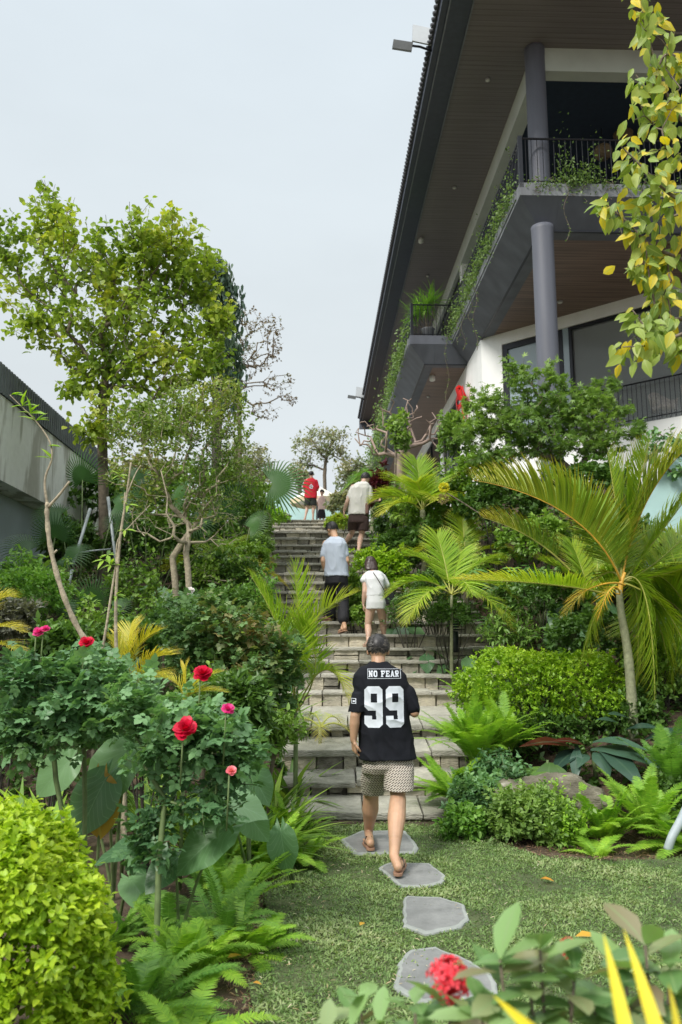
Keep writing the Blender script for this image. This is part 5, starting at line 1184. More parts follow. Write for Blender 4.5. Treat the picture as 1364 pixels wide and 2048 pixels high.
LS = 'loose upright shrubs of the left bank'
for (x, y, Yk, w, h, n, tm, sz, per, lm, bm, lab) in [
    (110, 1180, 9.8, 60, 70, 110, L_OVAL, .07, 8, G_MID, BARK, 'loose upright shrub left of the leaning sapling'), (270, 1150, 10.4, 60, 70, 120, L_OVAL, .07, 8, G_MID, BARK, 'loose shrub between the saplings and the forked trunk'), (440, 1120, 11.4, 70, 60, 120, L_OVAL, .06, 8, G_MID, BARKP, 'loose shrub right of the forked trunk'),
    (500, 1000, 14, 50, 60, 130, L_OVAL, .07, 8, G_MID, BARKP, 'tall loose shrub left of the round fan leaf'), (510, 930, 15, 40, 50, 90, L_OVAL, .07, 6, G_PALE, BARKP, 'thin twiggy shrub against the sky left of the fan leaf'), (330, 1220, 8.8, 60, 50, 110, L_OVAL, .06, 8, G_MID, BARK, 'loose shrub below the forked trunk'),
    (40, 1130, 10.2, 50, 40, 80, L_LONG, .1, 8, G_FERND, BARK, 'leafy shrub against the blue grey wall'), (200, 1230, 8.2, 70, 50, 120, L_OVAL, .06, 8, G_MID, BARK, 'loose shrub behind the upper left crimson rose'), (520, 1170, 11.0, 36, 45, 100, L_LONG, .08, 8, G_FERND, BARK, 'feathery shrub at the left edge of the middle steps'), (470, 1310, 7.6, 70, 60, 140, L_TINY, .06, 9, G_ROSER, BARK, 'reddish tipped loose shrub left of the bright areca palm'),
    (410, 1380, 6.6, 70, 50, 130, L_OVAL, .055, 9, G_MID, BARK, 'loose shrub behind the upper crimson rose'), (540, 1440, 6.9, 60, 50, 130, L_LONG, .08, 8, G_MID, BARK, 'loose long-leaved shrub at the lawn side of the landing')]:
    b = gp(x, y, Yk); c = P(x, y, Yk)
    tree('loose_shrub', lab, 'shrub', [b - A(0, 0, .05), b + A(0, 0, .1), (b + c) / 2 if c[2] > b[2] + .3 else b + A(0.01, 0, .2)], [(x, y, Yk, w, h, 1), (x - w * .5, y + h * .3, Yk, w * .6, h * .6, .5), (x + w * .5, y + h * .2, Yk, w * .6, h * .6, .5)], n, tm, sz, per, lm, bm, r_base=.02, r_tip=.002, along=.16, shell=0, group=LS, crown='foliage', trunkn='stems', jit=.4, bias=.1)
# ------------------------------------------------------------------ planting, right side
# big areca palm
Y = 8.4
pb = gp(1262, 1400, Y)
def pdir(px, py, Yd, px0, py0, Y0):
    return P(px, py, Yd) - P(px0, py0, Y0)
root = thing('areca_palm', 'largest bronze green areca palm with a pale trunk right of the boxwood', 'palm', pb, 'areca palms')
c = catmull([pb - A(0, 0, .1), P(1262, 1380, Y), P(1255, 1300, Y), P(1243, 1230, Y), P(1238, 1180, Y)]); MB().tube(c, np.linspace(.056, .034, len(c)) + .003 * (np.arange(len(c)) % 5 == 0), 14).build('trunk', PTRUNK, root)
c = catmull([P(1238, 1190, Y), P(1243, 1165, Y), P(1250, 1145, Y)]); MB().tube(c, np.linspace(.036, .014, len(c)), 12).build('crownshaft', STALKO, root)
o_ = P(1243, 1165, Y)
frondto(root, o_, P(1135, 1030, Y - .2), P(945, 960, Y + .1), .62, 92, G_PALMO, agetip=.2, stalk=STALKO, start=.1, a0=66, a1=28, twist=-.25, lift=1.0)
frondto(root, o_, P(1290, 1010, Y), P(1375, 895, Y - .4), .62, 90, G_PALMO, agetip=.15, stalk=STALKO, start=.08, a0=58, a1=25, twist=-.9, lift=.6)
frondto(root, o_, P(1235, 1040, Y + .25), P(1215, 905, Y + .3), .5, 70, G_PALM, agetip=.1, start=.1, a0=50, a1=22, twist=.3, lift=.6)
frondto(root, o_, P(1180, 1040, Y + .3), P(1075, 935, Y + .4), .5, 70, G_PALM, agetip=.1, start=.1, a0=55, a1=22, twist=-.3, lift=.8)
frondto(root, P(1140, 1140, Y + .2), P(1060, 1075, Y + .2), P(965, 1035, Y + .3), .36, 64, G_PALMO, agetip=.4, twist=-.2, lift=.8)
frondto(root, P(1225, 1190, Y), P(1090, 1168, Y - .3), P(915, 1160, Y - .6), .42, 76, G_PALMB, agetip=.85, start=.15, twist=-.2, lift=.5)
frondto(root, o_, P(1330, 1110, Y + .2), P(1420, 1010, Y + .4), .55, 50, G_PALM, agetip=.1, twist=.3)
frondto(root, o_, P(1290, 1190, Y - .1), P(1310, 1400, Y - .2), .5, 50, G_PALM, lift=.05, twist=1.2)
frondto(root, o_, P(1330, 1220, Y), P(1380, 1330, Y), .5, 44, G_PALM, lift=.1, twist=1.0)
frondto(root, o_, P(1205, 1150, Y + .3), P(1130, 1230, Y + .2), .36, 36, G_PALMO, age=.2, agetip=.5)
frondto(root, o_, P(1215, 1080, Y + .5), P(1150, 1000, Y + .8), .5, 44, G_PALM)
frondto(root, P(1240, 1185, Y - .1), P(1220, 1180, Y - .25), P(1195, 1240, Y - .3), .2, 18, G_PALMO, age=.95, stalk=STALKO)
frondto(root, P(1250, 1170, Y - .1), P(1200, 1170, Y - .2), P(1130, 1205, Y - .3), .18, 16, G_PALMO, age=.85, stalk=STALKO)
for via, tip, ll_, ag, tw, lf_ in (((1310, 1080), (1400, 960), .5, .1, -.3, .5), ((1320, 1150), (1420, 1120), .5, .1, .2, .4), ((1300, 1200), (1345, 1370), .5, .05, .9, .1), ((1275, 1200), (1270, 1390), .45, .05, 1.2, .1), ((1200, 1210), (1160, 1330), .36, .1, -.8, .1), ((1265, 1030), (1300, 880), .5, .1, -.2, .6)):
    frondto(root, o_, P(*via, Y + .15), P(*tip, Y + R.uniform(-.1, .4)), ll_, 76, G_PALM, agetip=ag, twist=tw, lift=lf_, start=.1)
# second areca clump right edge and behind
palm('areca_palm', 'areca palm clump cut by the right edge of the photo', gp(1400, 1350, 9.2), gp(1400, 1350, 9.2, .7),
     [(-60, 65, 1.4, .3, 0, .1), (-85, 50, 1.3, .4, 0, .2), (-20, 75, 1.4, .2), (-120, 60, 1.2, .4, 0, .1), (-100, 30, 1.1, .6, 0, .1), (40, 70, 1.3, .3)], G_PALM, 'areca palms', r=.05, ll=.5)
palm('areca_palm', 'dark green palm rising between the big palm and the maple-like tree', gp(1190, 1200, 10.6), gp(1190, 1200, 10.6, .6),
     [(-30, 75, 1.3, .25), (25, 70, 1.3, .3), (-65, 60, 1.3, .35, 0, .1), (70, 55, 1.2, .4), (150, 60, 1.1, .4), (-120, 50, 1.1, .45, 0, .2)], G_PALM, 'areca palms', r=.04, ll=.46)
palm('areca_palm', 'young palm standing beside the stairs right of the white dressed woman', gp(900, 1270, 10.9), P(903, 1190, 10.9),
     [(-62, 62, 1.3, .45, 0, .1), (70, 58, 1.3, .5, .05, .2), (-25, 75, 1.3, .3, 0, .1), (25, 68, 1.2, .4), (100, 40, 1.1, .7, .05, .3), (-95, 42, 1.2, .7, .05, .2), (160, 50, .9, .8), (-130, 30, 1.0, .9, .05, .3), (130, 25, 1.0, .9, .05, .3)], G_PALMB, 'areca palms', r=.022, ll=.42)
palm('areca_palm', 'bright palm arching above the man in the white shirt', gp(850, 1100, 13.6), P(845, 1020, 13.6),
     [(-50, 62, 1.35, .45, 0, .2), (45, 62, 1.3, .45, 0, .2), (-15, 78, 1.2, .2), (-85, 45, 1.2, .55, .1, .4), (80, 42, 1.1, .6, .1, .4), (-160, 60, 1.0, .5, .1, .3), (170, 40, 1.0, .6, .1, .5), (-120, 35, 1.0, .7, .15, .5), (15, 60, 1.2, .4), (-35, 50, 1.3, .5, .1, .3)], G_PALMB, 'areca palms', r=.05, ll=.48)
palm('areca_palm', 'palm with drooping tips behind the yellow flower head', gp(930, 1080, 13.0), gp(930, 1080, 13.0, 1.2),
     [(-50, 58, 1.2, .5, 0, .3), (50, 58, 1.2, .5, 0, .2), (0, 75, 1.1, .3), (-95, 40, 1.1, .6, .1, .4), (90, 35, 1.1, .6, .1, .4)], G_PALM, 'areca palms', r=.04, ll=.44)
palm('areca_palm', 'lower drooping palm fronds right of the brown shorts', gp(830, 1150, 13.0), gp(830, 1150, 13.0, .5),
     [(-70, 50, .9, .7, .05, .4), (-30, 60, .9, .6, 0, .4), (30, 55, .9, .6, .1, .4), (80, 35, .8, .7, .1, .5), (170, 45, .8, .7, .1, .5)], G_PALMB, 'areca palms', r=.03, ll=.34)
# round palm tuft beside the roof end
palm('areca_palm', 'shaggy grey green palm tuft under the bare branches at the end of the roof', gp(745, 1040, 17.5), P(745, 965, 17.5),
     [(a, e, .8, .8, .05, .2) for a, e in ((0, 80), (60, 60), (-60, 60), (120, 50), (-120, 50), (180, 55), (90, 30), (-90, 30), (30, 40), (-30, 40))], G_FERND, 'areca palms', r=.05, ll=.4, nl=34)
# bare frangipani
Y = 17.5
tree('frangipani_tree', 'leafless frangipani with blunt pinkish branches under the projecting balcony', 'tree',
     [gp(800, 1030, Y), P(802, 990, Y), P(800, 950, Y), P(798, 915, Y)], [(760, 880, Y, 45, 40, 1), (830, 850, Y, 50, 40, 1.3), (800, 820, Y, 50, 30, 1), (725, 870, Y, 22, 30, .7), (870, 860, Y, 20, 40, .5)],
     120, L_LONG, .2, 0, G_MID, BARKPK, r_base=.09, r_tip=.013, wig=.045, bias=.2)
tree('young_leafy_tree', 'small leafy green sapling crown in front of the frangipani', 'tree', [gp(790, 1030, 16.8), P(790, 960, 16.8), P(792, 900, 16.8), P(794, 850, 16.8)], [(795, 840, 16.8, 22, 28, 1), (800, 880, 16.8, 24, 20, .8)], 45, L_OVAL, .13, 9, G_ACER, BARK, r_base=.03, along=.15)
# maple-like tree in front of the lower column
Y = 12.6
tree('fine_leaved_tree', 'broad fine-leaved bright green tree in front of the lower column and windows', 'tree',
     [gp(1150, 1100, Y) - A(0, 0, .1), P(1150, 1040, Y), P(1148, 985, Y), P(1145, 945, Y)],
     [(1040, 760, Y, 45, 45, .9), (1010, 830, Y, 65, 50, 1.4), (960, 800, Y, 35, 35, .6), (1110, 800, Y, 60, 50, 1.3), (1060, 870, Y, 90, 50, 1.9), (1160, 830, Y, 60, 55, 1.4), (1200, 790, Y, 40, 35, .8), (1210, 870, Y, 50, 40, 1), (1100, 745, Y, 20, 30, .3), (950, 860, Y, 45, 40, .7), (980, 910, Y, 60, 35, .8), (1250, 820, Y, 22, 20, .3), (1280, 860, Y, 18, 20, .2), (1130, 890, Y, 80, 35, 1), (1020, 725, Y, 16, 20, .2), (1230, 760, Y, 14, 20, .2)],
     900, L_ACER, .085, 9, G_ACER, BARK, r_base=.07, r_tip=.003, along=.2, spread=.6, droop=.1, bias=.1, shell=0, upn=1.3, jit=.45)
tree('twiggy_side_tree', 'sparse grey twigged tree at the right edge in front of the white parapet', 'tree', [gp(1420, 1100, 11.4), P(1410, 960, 11.4), P(1390, 930, 11.4)], [(1330, 880, 11.4, 40, 30, 1), (1290, 900, 11.4, 25, 25, .6), (1360, 930, 11.4, 30, 20, .6)], 60, L_OVAL, .09, 8, G_ROSE, BARK, r_base=.04)
# boxwood mound
Y = 8.9
c = P(1082, 1385, Y); w = px2m(165, Y)
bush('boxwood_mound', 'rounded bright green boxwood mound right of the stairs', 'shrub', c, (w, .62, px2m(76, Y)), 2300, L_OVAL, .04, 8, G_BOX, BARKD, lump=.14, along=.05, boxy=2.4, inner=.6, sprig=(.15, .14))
bush('boxwood_mound', 'bright boxwood foliage at the right edge below the turquoise wall', 'shrub', P(1350, 1190, 10.0), (.35, .35, .32), 600, L_OVAL, .05, 9, G_BOX, BARKD, along=.05)
# ferns and straps, right
FR = 'ferns of the right bed'
for (px, Yk, n, L, up, lab, gm, ll) in [(950, 7.9, 48, .74, 68, 'large bright sword fern at the right of the landing', G_FERN, .07), (905, 7.6, 26, .5, 45, 'sword fern spilling over the right ends of the lower steps', G_FERN, .07), (1010, 8.1, 26, .62, 66, 'sword fern in front of the boxwood mound', G_FERN, .07),
                              (1290, 7.0, 24, .62, 62, 'tall sword fern beside the dark cordyline leaves', G_FERN, .08), (1200, 6.9, 20, .5, 66, 'sword fern just right of the mossy boulder', G_FERN, .075), (1360, 6.7, 18, .5, 45, 'sword fern at the right edge beside the grey pipe', G_FERN, .08), (1330, 7.6, 20, .7, 65, 'sword fern behind at the right edge', G_FERND, .085), (1185, 6.45, 8, .36, 25, 'small fern over the mulch in front of the boulder', G_FERN, .06), (960, 8.9, 22, .6, 65, 'sword fern between landing and boxwood mound', G_FERN, .07)]:
    fernT('sword_fern', lab, gp(px, 1500, Yk, .32 if Yk > 7.55 and px < 1020 else 0), int(n * 1.5), L * 1.35, gm, FR, up=up, ll=ll * .95, nl=60)
SR = 'strap-leaved plants right of the stairs'
for (px, Yk, n, L, lab) in [(960, 10.2, 44, .5, 'strap-leaved clump right of the black bollard light'), (1040, 10.0, 44, .55, 'strap-leaved clump behind the boxwood mound'), (1000, 10.9, 40, .5, 'strap-leaved clump in front of the monstera'), (880, 10.9, 36, .35, 'low strap-leaved clump at the right step end'), (850, 11.2, 30, .3, 'small strap-leaved tuft behind the white dressed woman'), (1110, 10.2, 36, .5, 'strap-leaved clump left of the big palm trunk'), (960, 11.8, 36, .5, 'strap-leaved clump above the bollard light')]:
    strap('strap_leaf_plant', lab, gp(px, 1300, Yk), n, L, G_DARK if 'behind' in lab else G_MID, SR, w=1.1, up=48)
strap('dark_agave', 'dark spiky rosette behind the boxwood mound', gp(1090, 1290, 9.9), 30, .45, leafmat('leaf_blackish', [(.03, .045, .04), (.06, .08, .075)]), w=1.1, up=35)
# cordyline
c0 = gp(1190, 1520, 7.9)
t = thing('bronze_cordyline', 'glossy dark leaved cordyline with two red leaves above the boulder', 'cordyline', c0)
def leaves_to(root, lst, lmat, tm, name='leaves', wsc=1.0):
    mb = MB()
    for a, b, Ya, Yb, w, ag in lst:
        p, q = P(*a, Ya), P(*b, Yb); d = q - p; L = np.linalg.norm(d); mb.inst(tm, p[None], d[None], A(0, -.35, 1)[None], np.array([[L * w * wsc, L, L]]), None, np.array([ag]))
    return mb.build(name, lmat, root)
leaves_to(t, [((1150, 1500), (1075, 1440), 7.9, 7.6, 1.3, 1), ((1180, 1500), (1130, 1448), 7.9, 7.7, 1.3, 1), ((1185, 1485), (1270, 1455), 7.9, 7.6, 1.5, 0), ((1180, 1500), (1290, 1475), 7.9, 7.5, 1.7, 0), ((1200, 1500), (1285, 1525), 7.8, 7.3, 1.8, 0), ((1190, 1505), (1218, 1520), 7.8, 7.5, 2.4, 0),
              ((1175, 1510), (1160, 1510), 7.8, 7.6, 2, 0), ((1160, 1500), (1110, 1503), 7.9, 7.6, 1.6, 0), ((1250, 1460), (1300, 1430), 8.1, 7.9, 2.0, 0), ((1290, 1480), (1364, 1430), 8.0, 7.8, 1.6, 0), ((1270, 1450), (1240, 1400), 8.2, 8.0, 2, 0), ((1300, 1480), (1390, 1470), 8.0, 7.7, 1.7, 0), ((1300, 1500), (1364, 1530), 7.8, 7.4, 2.0, 0), ((1240, 1450), (1210, 1420), 8.2, 8.1, 2, 0),
              ((1150, 1560), (1155, 1480), 7.6, 7.7, 1.3, 0), ((1130, 1560), (1120, 1500), 7.7, 7.8, 1.4, 0)], G_CORD, B_WIDE)
MB().tube(catmull([c0, P(1190, 1540, 7.9), P(1185, 1500, 7.9)]), .02, 6).build('stem', BARKG, t)
t = thing('rubber_fig_leaves', 'two broad green leaves hanging over the boulder', 'plant', gp(1090, 1560, 7.6))
leaves_to(t, [((1085, 1535), (1048, 1552), 7.6, 7.3, 2.6, 0), ((1100, 1525), (1092, 1566), 7.6, 7.3, 2.6, 0), ((1110, 1530), (1140, 1560), 7.6, 7.4, 2.2, 0)], G_DARK, B_WIDE)
MB().tube([gp(1090, 1560, 7.6), P(1095, 1520, 7.6)], .012, 6).build('stem', BARKG, t)
# monstera and elephant ears on the right bank
MON = merge([(bladeT(.11, .25, 4, .2, .5, .5), rotz(a), (0, y, 0), s) for a, y, s in [(0, .5, .5), (.6, .45, .5), (-.6, .45, .5), (1.05, .3, .5), (-1.05, .3, .5), (1.5, .15, .48), (-1.5, .15, .48), (2.0, .05, .4), (-2.0, .05, .4)]] + [(bladeT(.05, .1, 3), rotz(0), (0, 0, 0), .95)])
for (px, Yk, n, h, sp, s, lab) in [(1010, 12.0, 11, .95, .55, .42, 'monstera with split leaves behind the young palm'), (1080, 11.6, 9, .8, .5, .4, 'monstera left of the big areca palm'), (960, 12.2, 8, .7, .4, .38, 'monstera beside the yellow flower head')]:
    b = gp(px, 1150, Yk); bigleaf('monstera', lab, b, randleaves(b, n, h, sp, s), lmat=G_FERND, cat='monstera', tmpl=MON, group='monsteras on the right bank')
for (px, Yk, n, h, sp, s, lab) in [(850, 11.4, 6, .45, .3, .26, 'elephant ears below the bright palm right of the stairs'), (800, 12.4, 6, .4, .3, .26, 'elephant ears behind the white dressed woman'), (930, 11.2, 6, .5, .3, .28, 'elephant ears behind the bollard light'), (1150, 10.8, 8, .7, .4, .34, 'dark elephant ears behind the big palm'), (1340, 9.8, 8, .6, .4, .34, 'elephant ears at the right edge')]:
    b = gp(px, 1150, Yk); bigleaf('elephant_ear_plant', lab, b, randleaves(b, n, h, sp, s), group='elephant ears of the right bank', lmat=G_HEART)
BR = 'low shrubs up the right of the stairs'
for (x, y, Yk, rx, rz, n, tm, sz, per, lm, lab) in [
    (1080, 1090, 12.0, 90, 50, 320, L_OVAL, .08, 9, G_MID, 'shrub behind the bronze palm above the monstera'), (1240, 1080, 11.2, 80, 50, 300, L_OVAL, .08, 9, G_DARK, 'dark shrub behind the big palm crown'), (1110, 1460, 8.5, 60, 40, 240, L_OVAL, .05, 9, G_DARK, 'dark shrub between boxwood mound and cordyline'), (860, 1100, 13.4, 50, 50, 280, L_OVAL, .08, 9, G_DARK, 'dark shrub beneath the bright palm'),
    (825, 1225, 11.6, 45, 38, 420, L_TINY, .04, 9, G_DARK, 'feathery dark shrub right of the white dressed woman'), (870, 1180, 12.0, 45, 40, 320, L_TINY, .05, 9, G_DARK, 'fine dark shrub behind the young palm'), (775, 1150, 13.0, 40, 45, 320, L_OVAL, .07, 9, G_BOX, 'bright leafy shrub growing over the steps behind the woman'),
    (735, 1125, 14.0, 28, 24, 160, L_OVAL, .06, 8, G_BOX, 'low leafy shoots beside the bare feet of the man in the white shirt'), (705, 1190, 12.8, 20, 40, 150, L_LONG, .09, 8, G_MID, 'leafy shoots growing between the two climbing people'), (715, 1235, 12.3, 22, 20, 120, L_OVAL, .06, 8, G_MID, 'small shrub on the step between the two climbing people'), (800, 1100, 14.0, 50, 40, 300, L_OVAL, .08, 9, G_DARK, 'dark shrub right of the bare legs on the upper steps'),
    (800, 1040, 16.5, 55, 45, 300, L_OVAL, .1, 9, G_DARK, 'dark shrub behind the white shirted man'), (760, 990, 17.0, 25, 40, 160, L_LONG, .14, 8, leafmat('leaf_maroon', [(.06, .015, .02), (.11, .02, .03)]), 'maroon leaved shrub beside the white shirted man'), (680, 1045, 19.5, 26, 14, 160, L_OVAL, .1, 8, G_OLIVE, 'olive shrub at the top right end of the stairs'),
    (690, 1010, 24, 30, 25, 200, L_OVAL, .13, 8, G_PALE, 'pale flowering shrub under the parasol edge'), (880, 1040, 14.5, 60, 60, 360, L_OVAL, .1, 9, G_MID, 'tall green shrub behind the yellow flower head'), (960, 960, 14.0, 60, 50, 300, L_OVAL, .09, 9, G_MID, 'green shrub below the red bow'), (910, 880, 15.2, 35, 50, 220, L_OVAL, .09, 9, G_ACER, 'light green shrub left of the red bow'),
    (1000, 1010, 13, 80, 50, 340, L_OVAL, .09, 9, G_DARK, 'dark shrub behind the bronze palm frond'), (1180, 980, 12.2, 90, 50, 340, L_OVAL, .09, 9, G_DARK, 'dark shrub at the base of the fine-leaved tree'), (1090, 1200, 10.8, 90, 50, 340, L_OVAL, .07, 9, G_DARK, 'dark shrub under the monstera leaves'), (1320, 1130, 10.6, 70, 60, 300, L_OVAL, .08, 9, G_DARK, 'dark shrub behind the right edge palms'),
    (1180, 1280, 9.8, 80, 55, 320, L_OVAL, .07, 9, G_DARK, 'dark shrub between boxwood mound and big palm trunk'), (1330, 1350, 8.9, 70, 70, 360, L_TINY, .06, 9, G_MID, 'fine green shrub right of the big palm trunk'), (900, 1230, 11.0, 40, 25, 200, L_OVAL, .05, 8, G_DARK, 'small shrub behind the bollard light'),
    (960, 1600, 7.25, 55, 42, 480, L_OVAL, .05, 9, G_ROSE, 'blue green leafy shrub left of the boulder at the foot of the stairs'), (1060, 1640, 6.95, 78, 52, 760, L_OVAL, .045, 9, G_ACER, 'dense leafy shrub in front of the boulder'), (930, 1650, 6.95, 38, 32, 300, L_OVAL, .05, 9, G_FERND, 'low leafy shrub at the lawn edge right of the lowest step'), (1120, 1660, 6.85, 45, 40, 420, L_TINY, .04, 9, G_FERN, 'needle-leaved yellow green shrub at the right end of the boulder'),
    (1250, 1440, 8.6, 70, 50, 260, L_OVAL, .06, 9, G_DARK, 'dark low growth behind the cordyline'), (1340, 1600, 7.4, 50, 40, 220, L_OVAL, .05, 9, G_DARK, 'dark low growth at the right edge behind the ferns'), (1000, 1470, 8.4, 60, 50, 240, L_OVAL, .06, 8, G_DARK, 'dark growth behind the big sword fern')]:
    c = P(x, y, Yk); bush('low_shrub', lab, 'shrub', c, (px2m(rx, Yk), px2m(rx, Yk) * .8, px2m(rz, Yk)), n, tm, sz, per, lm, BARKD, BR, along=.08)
# yellow flower head on a stalk
t = thing('yellow_flower_head', 'round yellow flower head on a slanting stalk above the young palm', 'flower', P(935, 1010, 12.4))
MB().tube(catmull([P(960, 1028, 12.4), P(925, 1005, 12.4), P(892, 985, 12.4)]), .012, 5).build('stalk', BARK, t)
mb = MB(); n = 160; d = nrm(R.normal(size=(n, 3))); mb.inst(L_TINY, P(888, 975, 12.4) + d * .05, d, R.normal(size=(n, 3)), .045); mb.build('blossom', leafmat('flower_yellow', [(.6, .55, .03), (.75, .7, .06)]), t)
mb = MB(); n = 80; d = nrm(R.normal(size=(n, 3))); mb.inst(L_TINY, P(886, 998, 12.4) + d * .05, d, R.normal(size=(n, 3)), .05); mb.build('seed_head', leafmat('flower_old', [(.25, .2, .1), (.35, .28, .15)]), t)
# boulder
m_rock = stonemat('mossy_boulder', [(.03, .028, .02), (.09, .08, .055), (.17, .155, .11), (.42, .4, .33)], bump=1.0, sc=4, amp=1.8)
def boulder(name, label, c, rad, seed, cat='boulder'):
    rs = np.random.RandomState(seed); nu, nv = 110, 64; V = []
    ks = rs.normal(size=(9, 3)) * 2.2; ph = rs.rand(9) * 6.3
    for i in range(nv + 1):
        th = pi * i / nv
        for j in range(nu):
            a = 2 * pi * j / nu; d = A(sin(th) * cos(a), sin(th) * sin(a), cos(th)); d = np.sign(d) * np.abs(d) ** .8
            f = 1 + .055 * sum(np.sin(ks @ d + ph)); f += .025 * sin(22 * d[2] + 5 * d[0] + 3 * sin(4 * d[1])) + .03 * abs(sin(9 * d[0] + 4 * d[2]))
            q = Vector(d * 1.6 + seed); f += .16 * (abs(mnoise.noise(q * 1.3)) - .2) + .07 * abs(mnoise.noise(q * 3.7)) + .03 * mnoise.noise(Vector((q[0] * 5, q[1] * 5, q[2] * 16))) + .015 * mnoise.noise(q * 14)
            V.append(np.array(c) + d * f * np.array(rad))
    F = [(i * nu + j, i * nu + (j + 1) % nu, (i + 1) * nu + (j + 1) % nu, (i + 1) * nu + j) for i in range(nv) for j in range(nu)]
    o = MB().add(np.array(V), np.array(F), (.5, 0, 0, 0)).build(name, m_rock); return tag(o, label, cat)
b = P(1090, 1590, 7.35); boulder('boulder', 'weathered mossy boulder between shrubs and ferns right of the stairs', A(b[0] - .05, b[1], .2), (.5, .34, .25), 3)
b = P(845, 1286, 11.25)
# bollard light
m_boll = mat('bollard_black', (.012, .016, .02), rough=.35)
b = P(908, 1275, 11.1); t = thing('bollard_light', 'short ribbed black bollard light at the right end of the step', 'bollard light', A(b[0], b[1], G(b[0], b[1])))
th = np.linspace(0, 2 * pi, 25)[:-1]; zt = P(908, 1238, 11.1)[2]; zb = P(908, 1290, 11.1)[2] - .1
def rg(r, z): return np.stack([b[0] + r * np.cos(th), b[1] + r * np.sin(th), np.full(24, z)], -1)
MB().loft([rg(.062, zb), rg(.062, zt - .17), rg(.05, zt - .165)]).build('post', m_boll, t)
for k in range(4): MB().loft([rg(.05, zt - .155 + k * .035), rg(.075, zt - .15 + k * .035), rg(.075, zt - .138 + k * .035), rg(.05, zt - .13 + k * .035)]).build('louvre', m_boll, t)
MB().loft([rg(.07, zt - .01), rg(.075, zt), rg(.04, zt + .012)]).build('cap', m_boll, t)
# grey pipe
o = MB().tube(catmull([P(1335, 1700, 6.45), P(1345, 1672, 6.45), P(1362, 1640, 6.5), P(1385, 1590, 6.6)]), .033, 12).build('grey_pipe', mat('pipe_grey', (.33, .38, .4), rough=.5)); tag(o, 'leaning grey plastic pipe at the right edge of the mulch', 'pipe')
# yellow green climbing tree at the upper right
Y = 4.3
def cat4(l, Y): return catmull([P(x, y, Y) for x, y in l])
root = thing('yellowing_tree', 'tree with spotted yellow leaves hanging into the upper right corner', 'tree', A(2.9, 4.3, 0))
mb = MB()
mb.tube(catmull([A(2.9, 4.3, -.1), A(2.85, 4.3, 1.5), A(2.7, 4.3, 3.2), A(2.4, 4.32, 4.6), P(1420, -150, 4.4), P(1380, -300, 4.4)]), .055, 9)
BR4 = [([(1440, 700), (1364, 700), (1320, 640), (1300, 560), (1290, 480)], 0), ([(1430, 260), (1364, 240), (1330, 180), (1300, 90), (1285, 20), (1283, -40)], 1), ([(1440, 420), (1364, 400), (1330, 380), (1280, 330), (1240, 290)], 2), ([(1440, 560), (1364, 520), (1300, 490), (1250, 440), (1200, 400)], 3), ([(1440, 620), (1364, 600), (1310, 560), (1270, 520)], 4), ([(1420, 640), (1364, 668), (1300, 690), (1245, 694)], 5), ([(1400, 640), (1340, 640), (1300, 660), (1265, 620)], 6), ([(1440, 150), (1380, 130), (1330, 110), (1300, 180), (1272, 150)], 7)]
tw = []
for l, k in BR4:
    c = cat4(l, Y + .25 * sin(k * 2.1)); mb.tube(c, np.linspace(.014, .003, len(c)), 6)
    for i in range(6, len(c)): tw.append((c[i], c[i] - c[i - 1]))
mb.build('trunk', BARK, root)
blob4 = [(1345, 80, Y, 45, 70, 1), (1300, 40, Y, 25, 40, .5), (1345, 200, Y, 50, 60, 1.4), (1300, 230, Y, 45, 60, 1.3), (1335, 330, Y, 55, 55, 1.4), (1262, 300, Y, 28, 35, .4), (1310, 410, Y, 55, 50, 1.2), (1235, 405, Y, 30, 20, .3), (1350, 450, Y, 40, 60, 1.2), (1340, 560, Y, 50, 50, 1.2), (1275, 520, Y, 35, 30, .5), (1355, 660, Y, 30, 60, .8), (1290, 640, Y, 35, 25, .35), (1240, 690, Y, 20, 25, .3)]
tp = blobpts(blob4, 100, .0)
mb2, tps, tds = skeleton([A(2.4, 4.32, 4.6), P(1420, 300, Y), P(1375, 330, Y), P(1350, 300, Y)], tp, .0018, .012, bias=.1, wig=.08); mb2.build('twigs', BARK, root)
lb = MB(); allp = np.concatenate([tps] + [np.array([a for a, _ in tw])]); alld = nrm(np.concatenate([tds, np.array([b for _, b in tw])]))
k = len(allp) * 3; pos = np.repeat(allp, 3, 0) + R.normal(size=(k, 3)) * .035; d = nrm(np.repeat(alld, 3, 0) * .3 + R.normal(size=(k, 3)) * .5 + A(0, 0, -.9)); nn = nrm(A(-.2, -1, .35) + R.normal(size=(k, 3)) * .5)
lb.inst(leafT(.25, .12, .25, ((0, 0), (.15, .55), (.42, 1), (.72, .7), (1, 0))), pos, d, nn, .1 * (.6 + .6 * R.rand(k)), None, np.where(R.rand(k) < .27, .4 + .6 * R.rand(k), 0.08 * R.rand(k))).build('leaves', G_SICK, root)
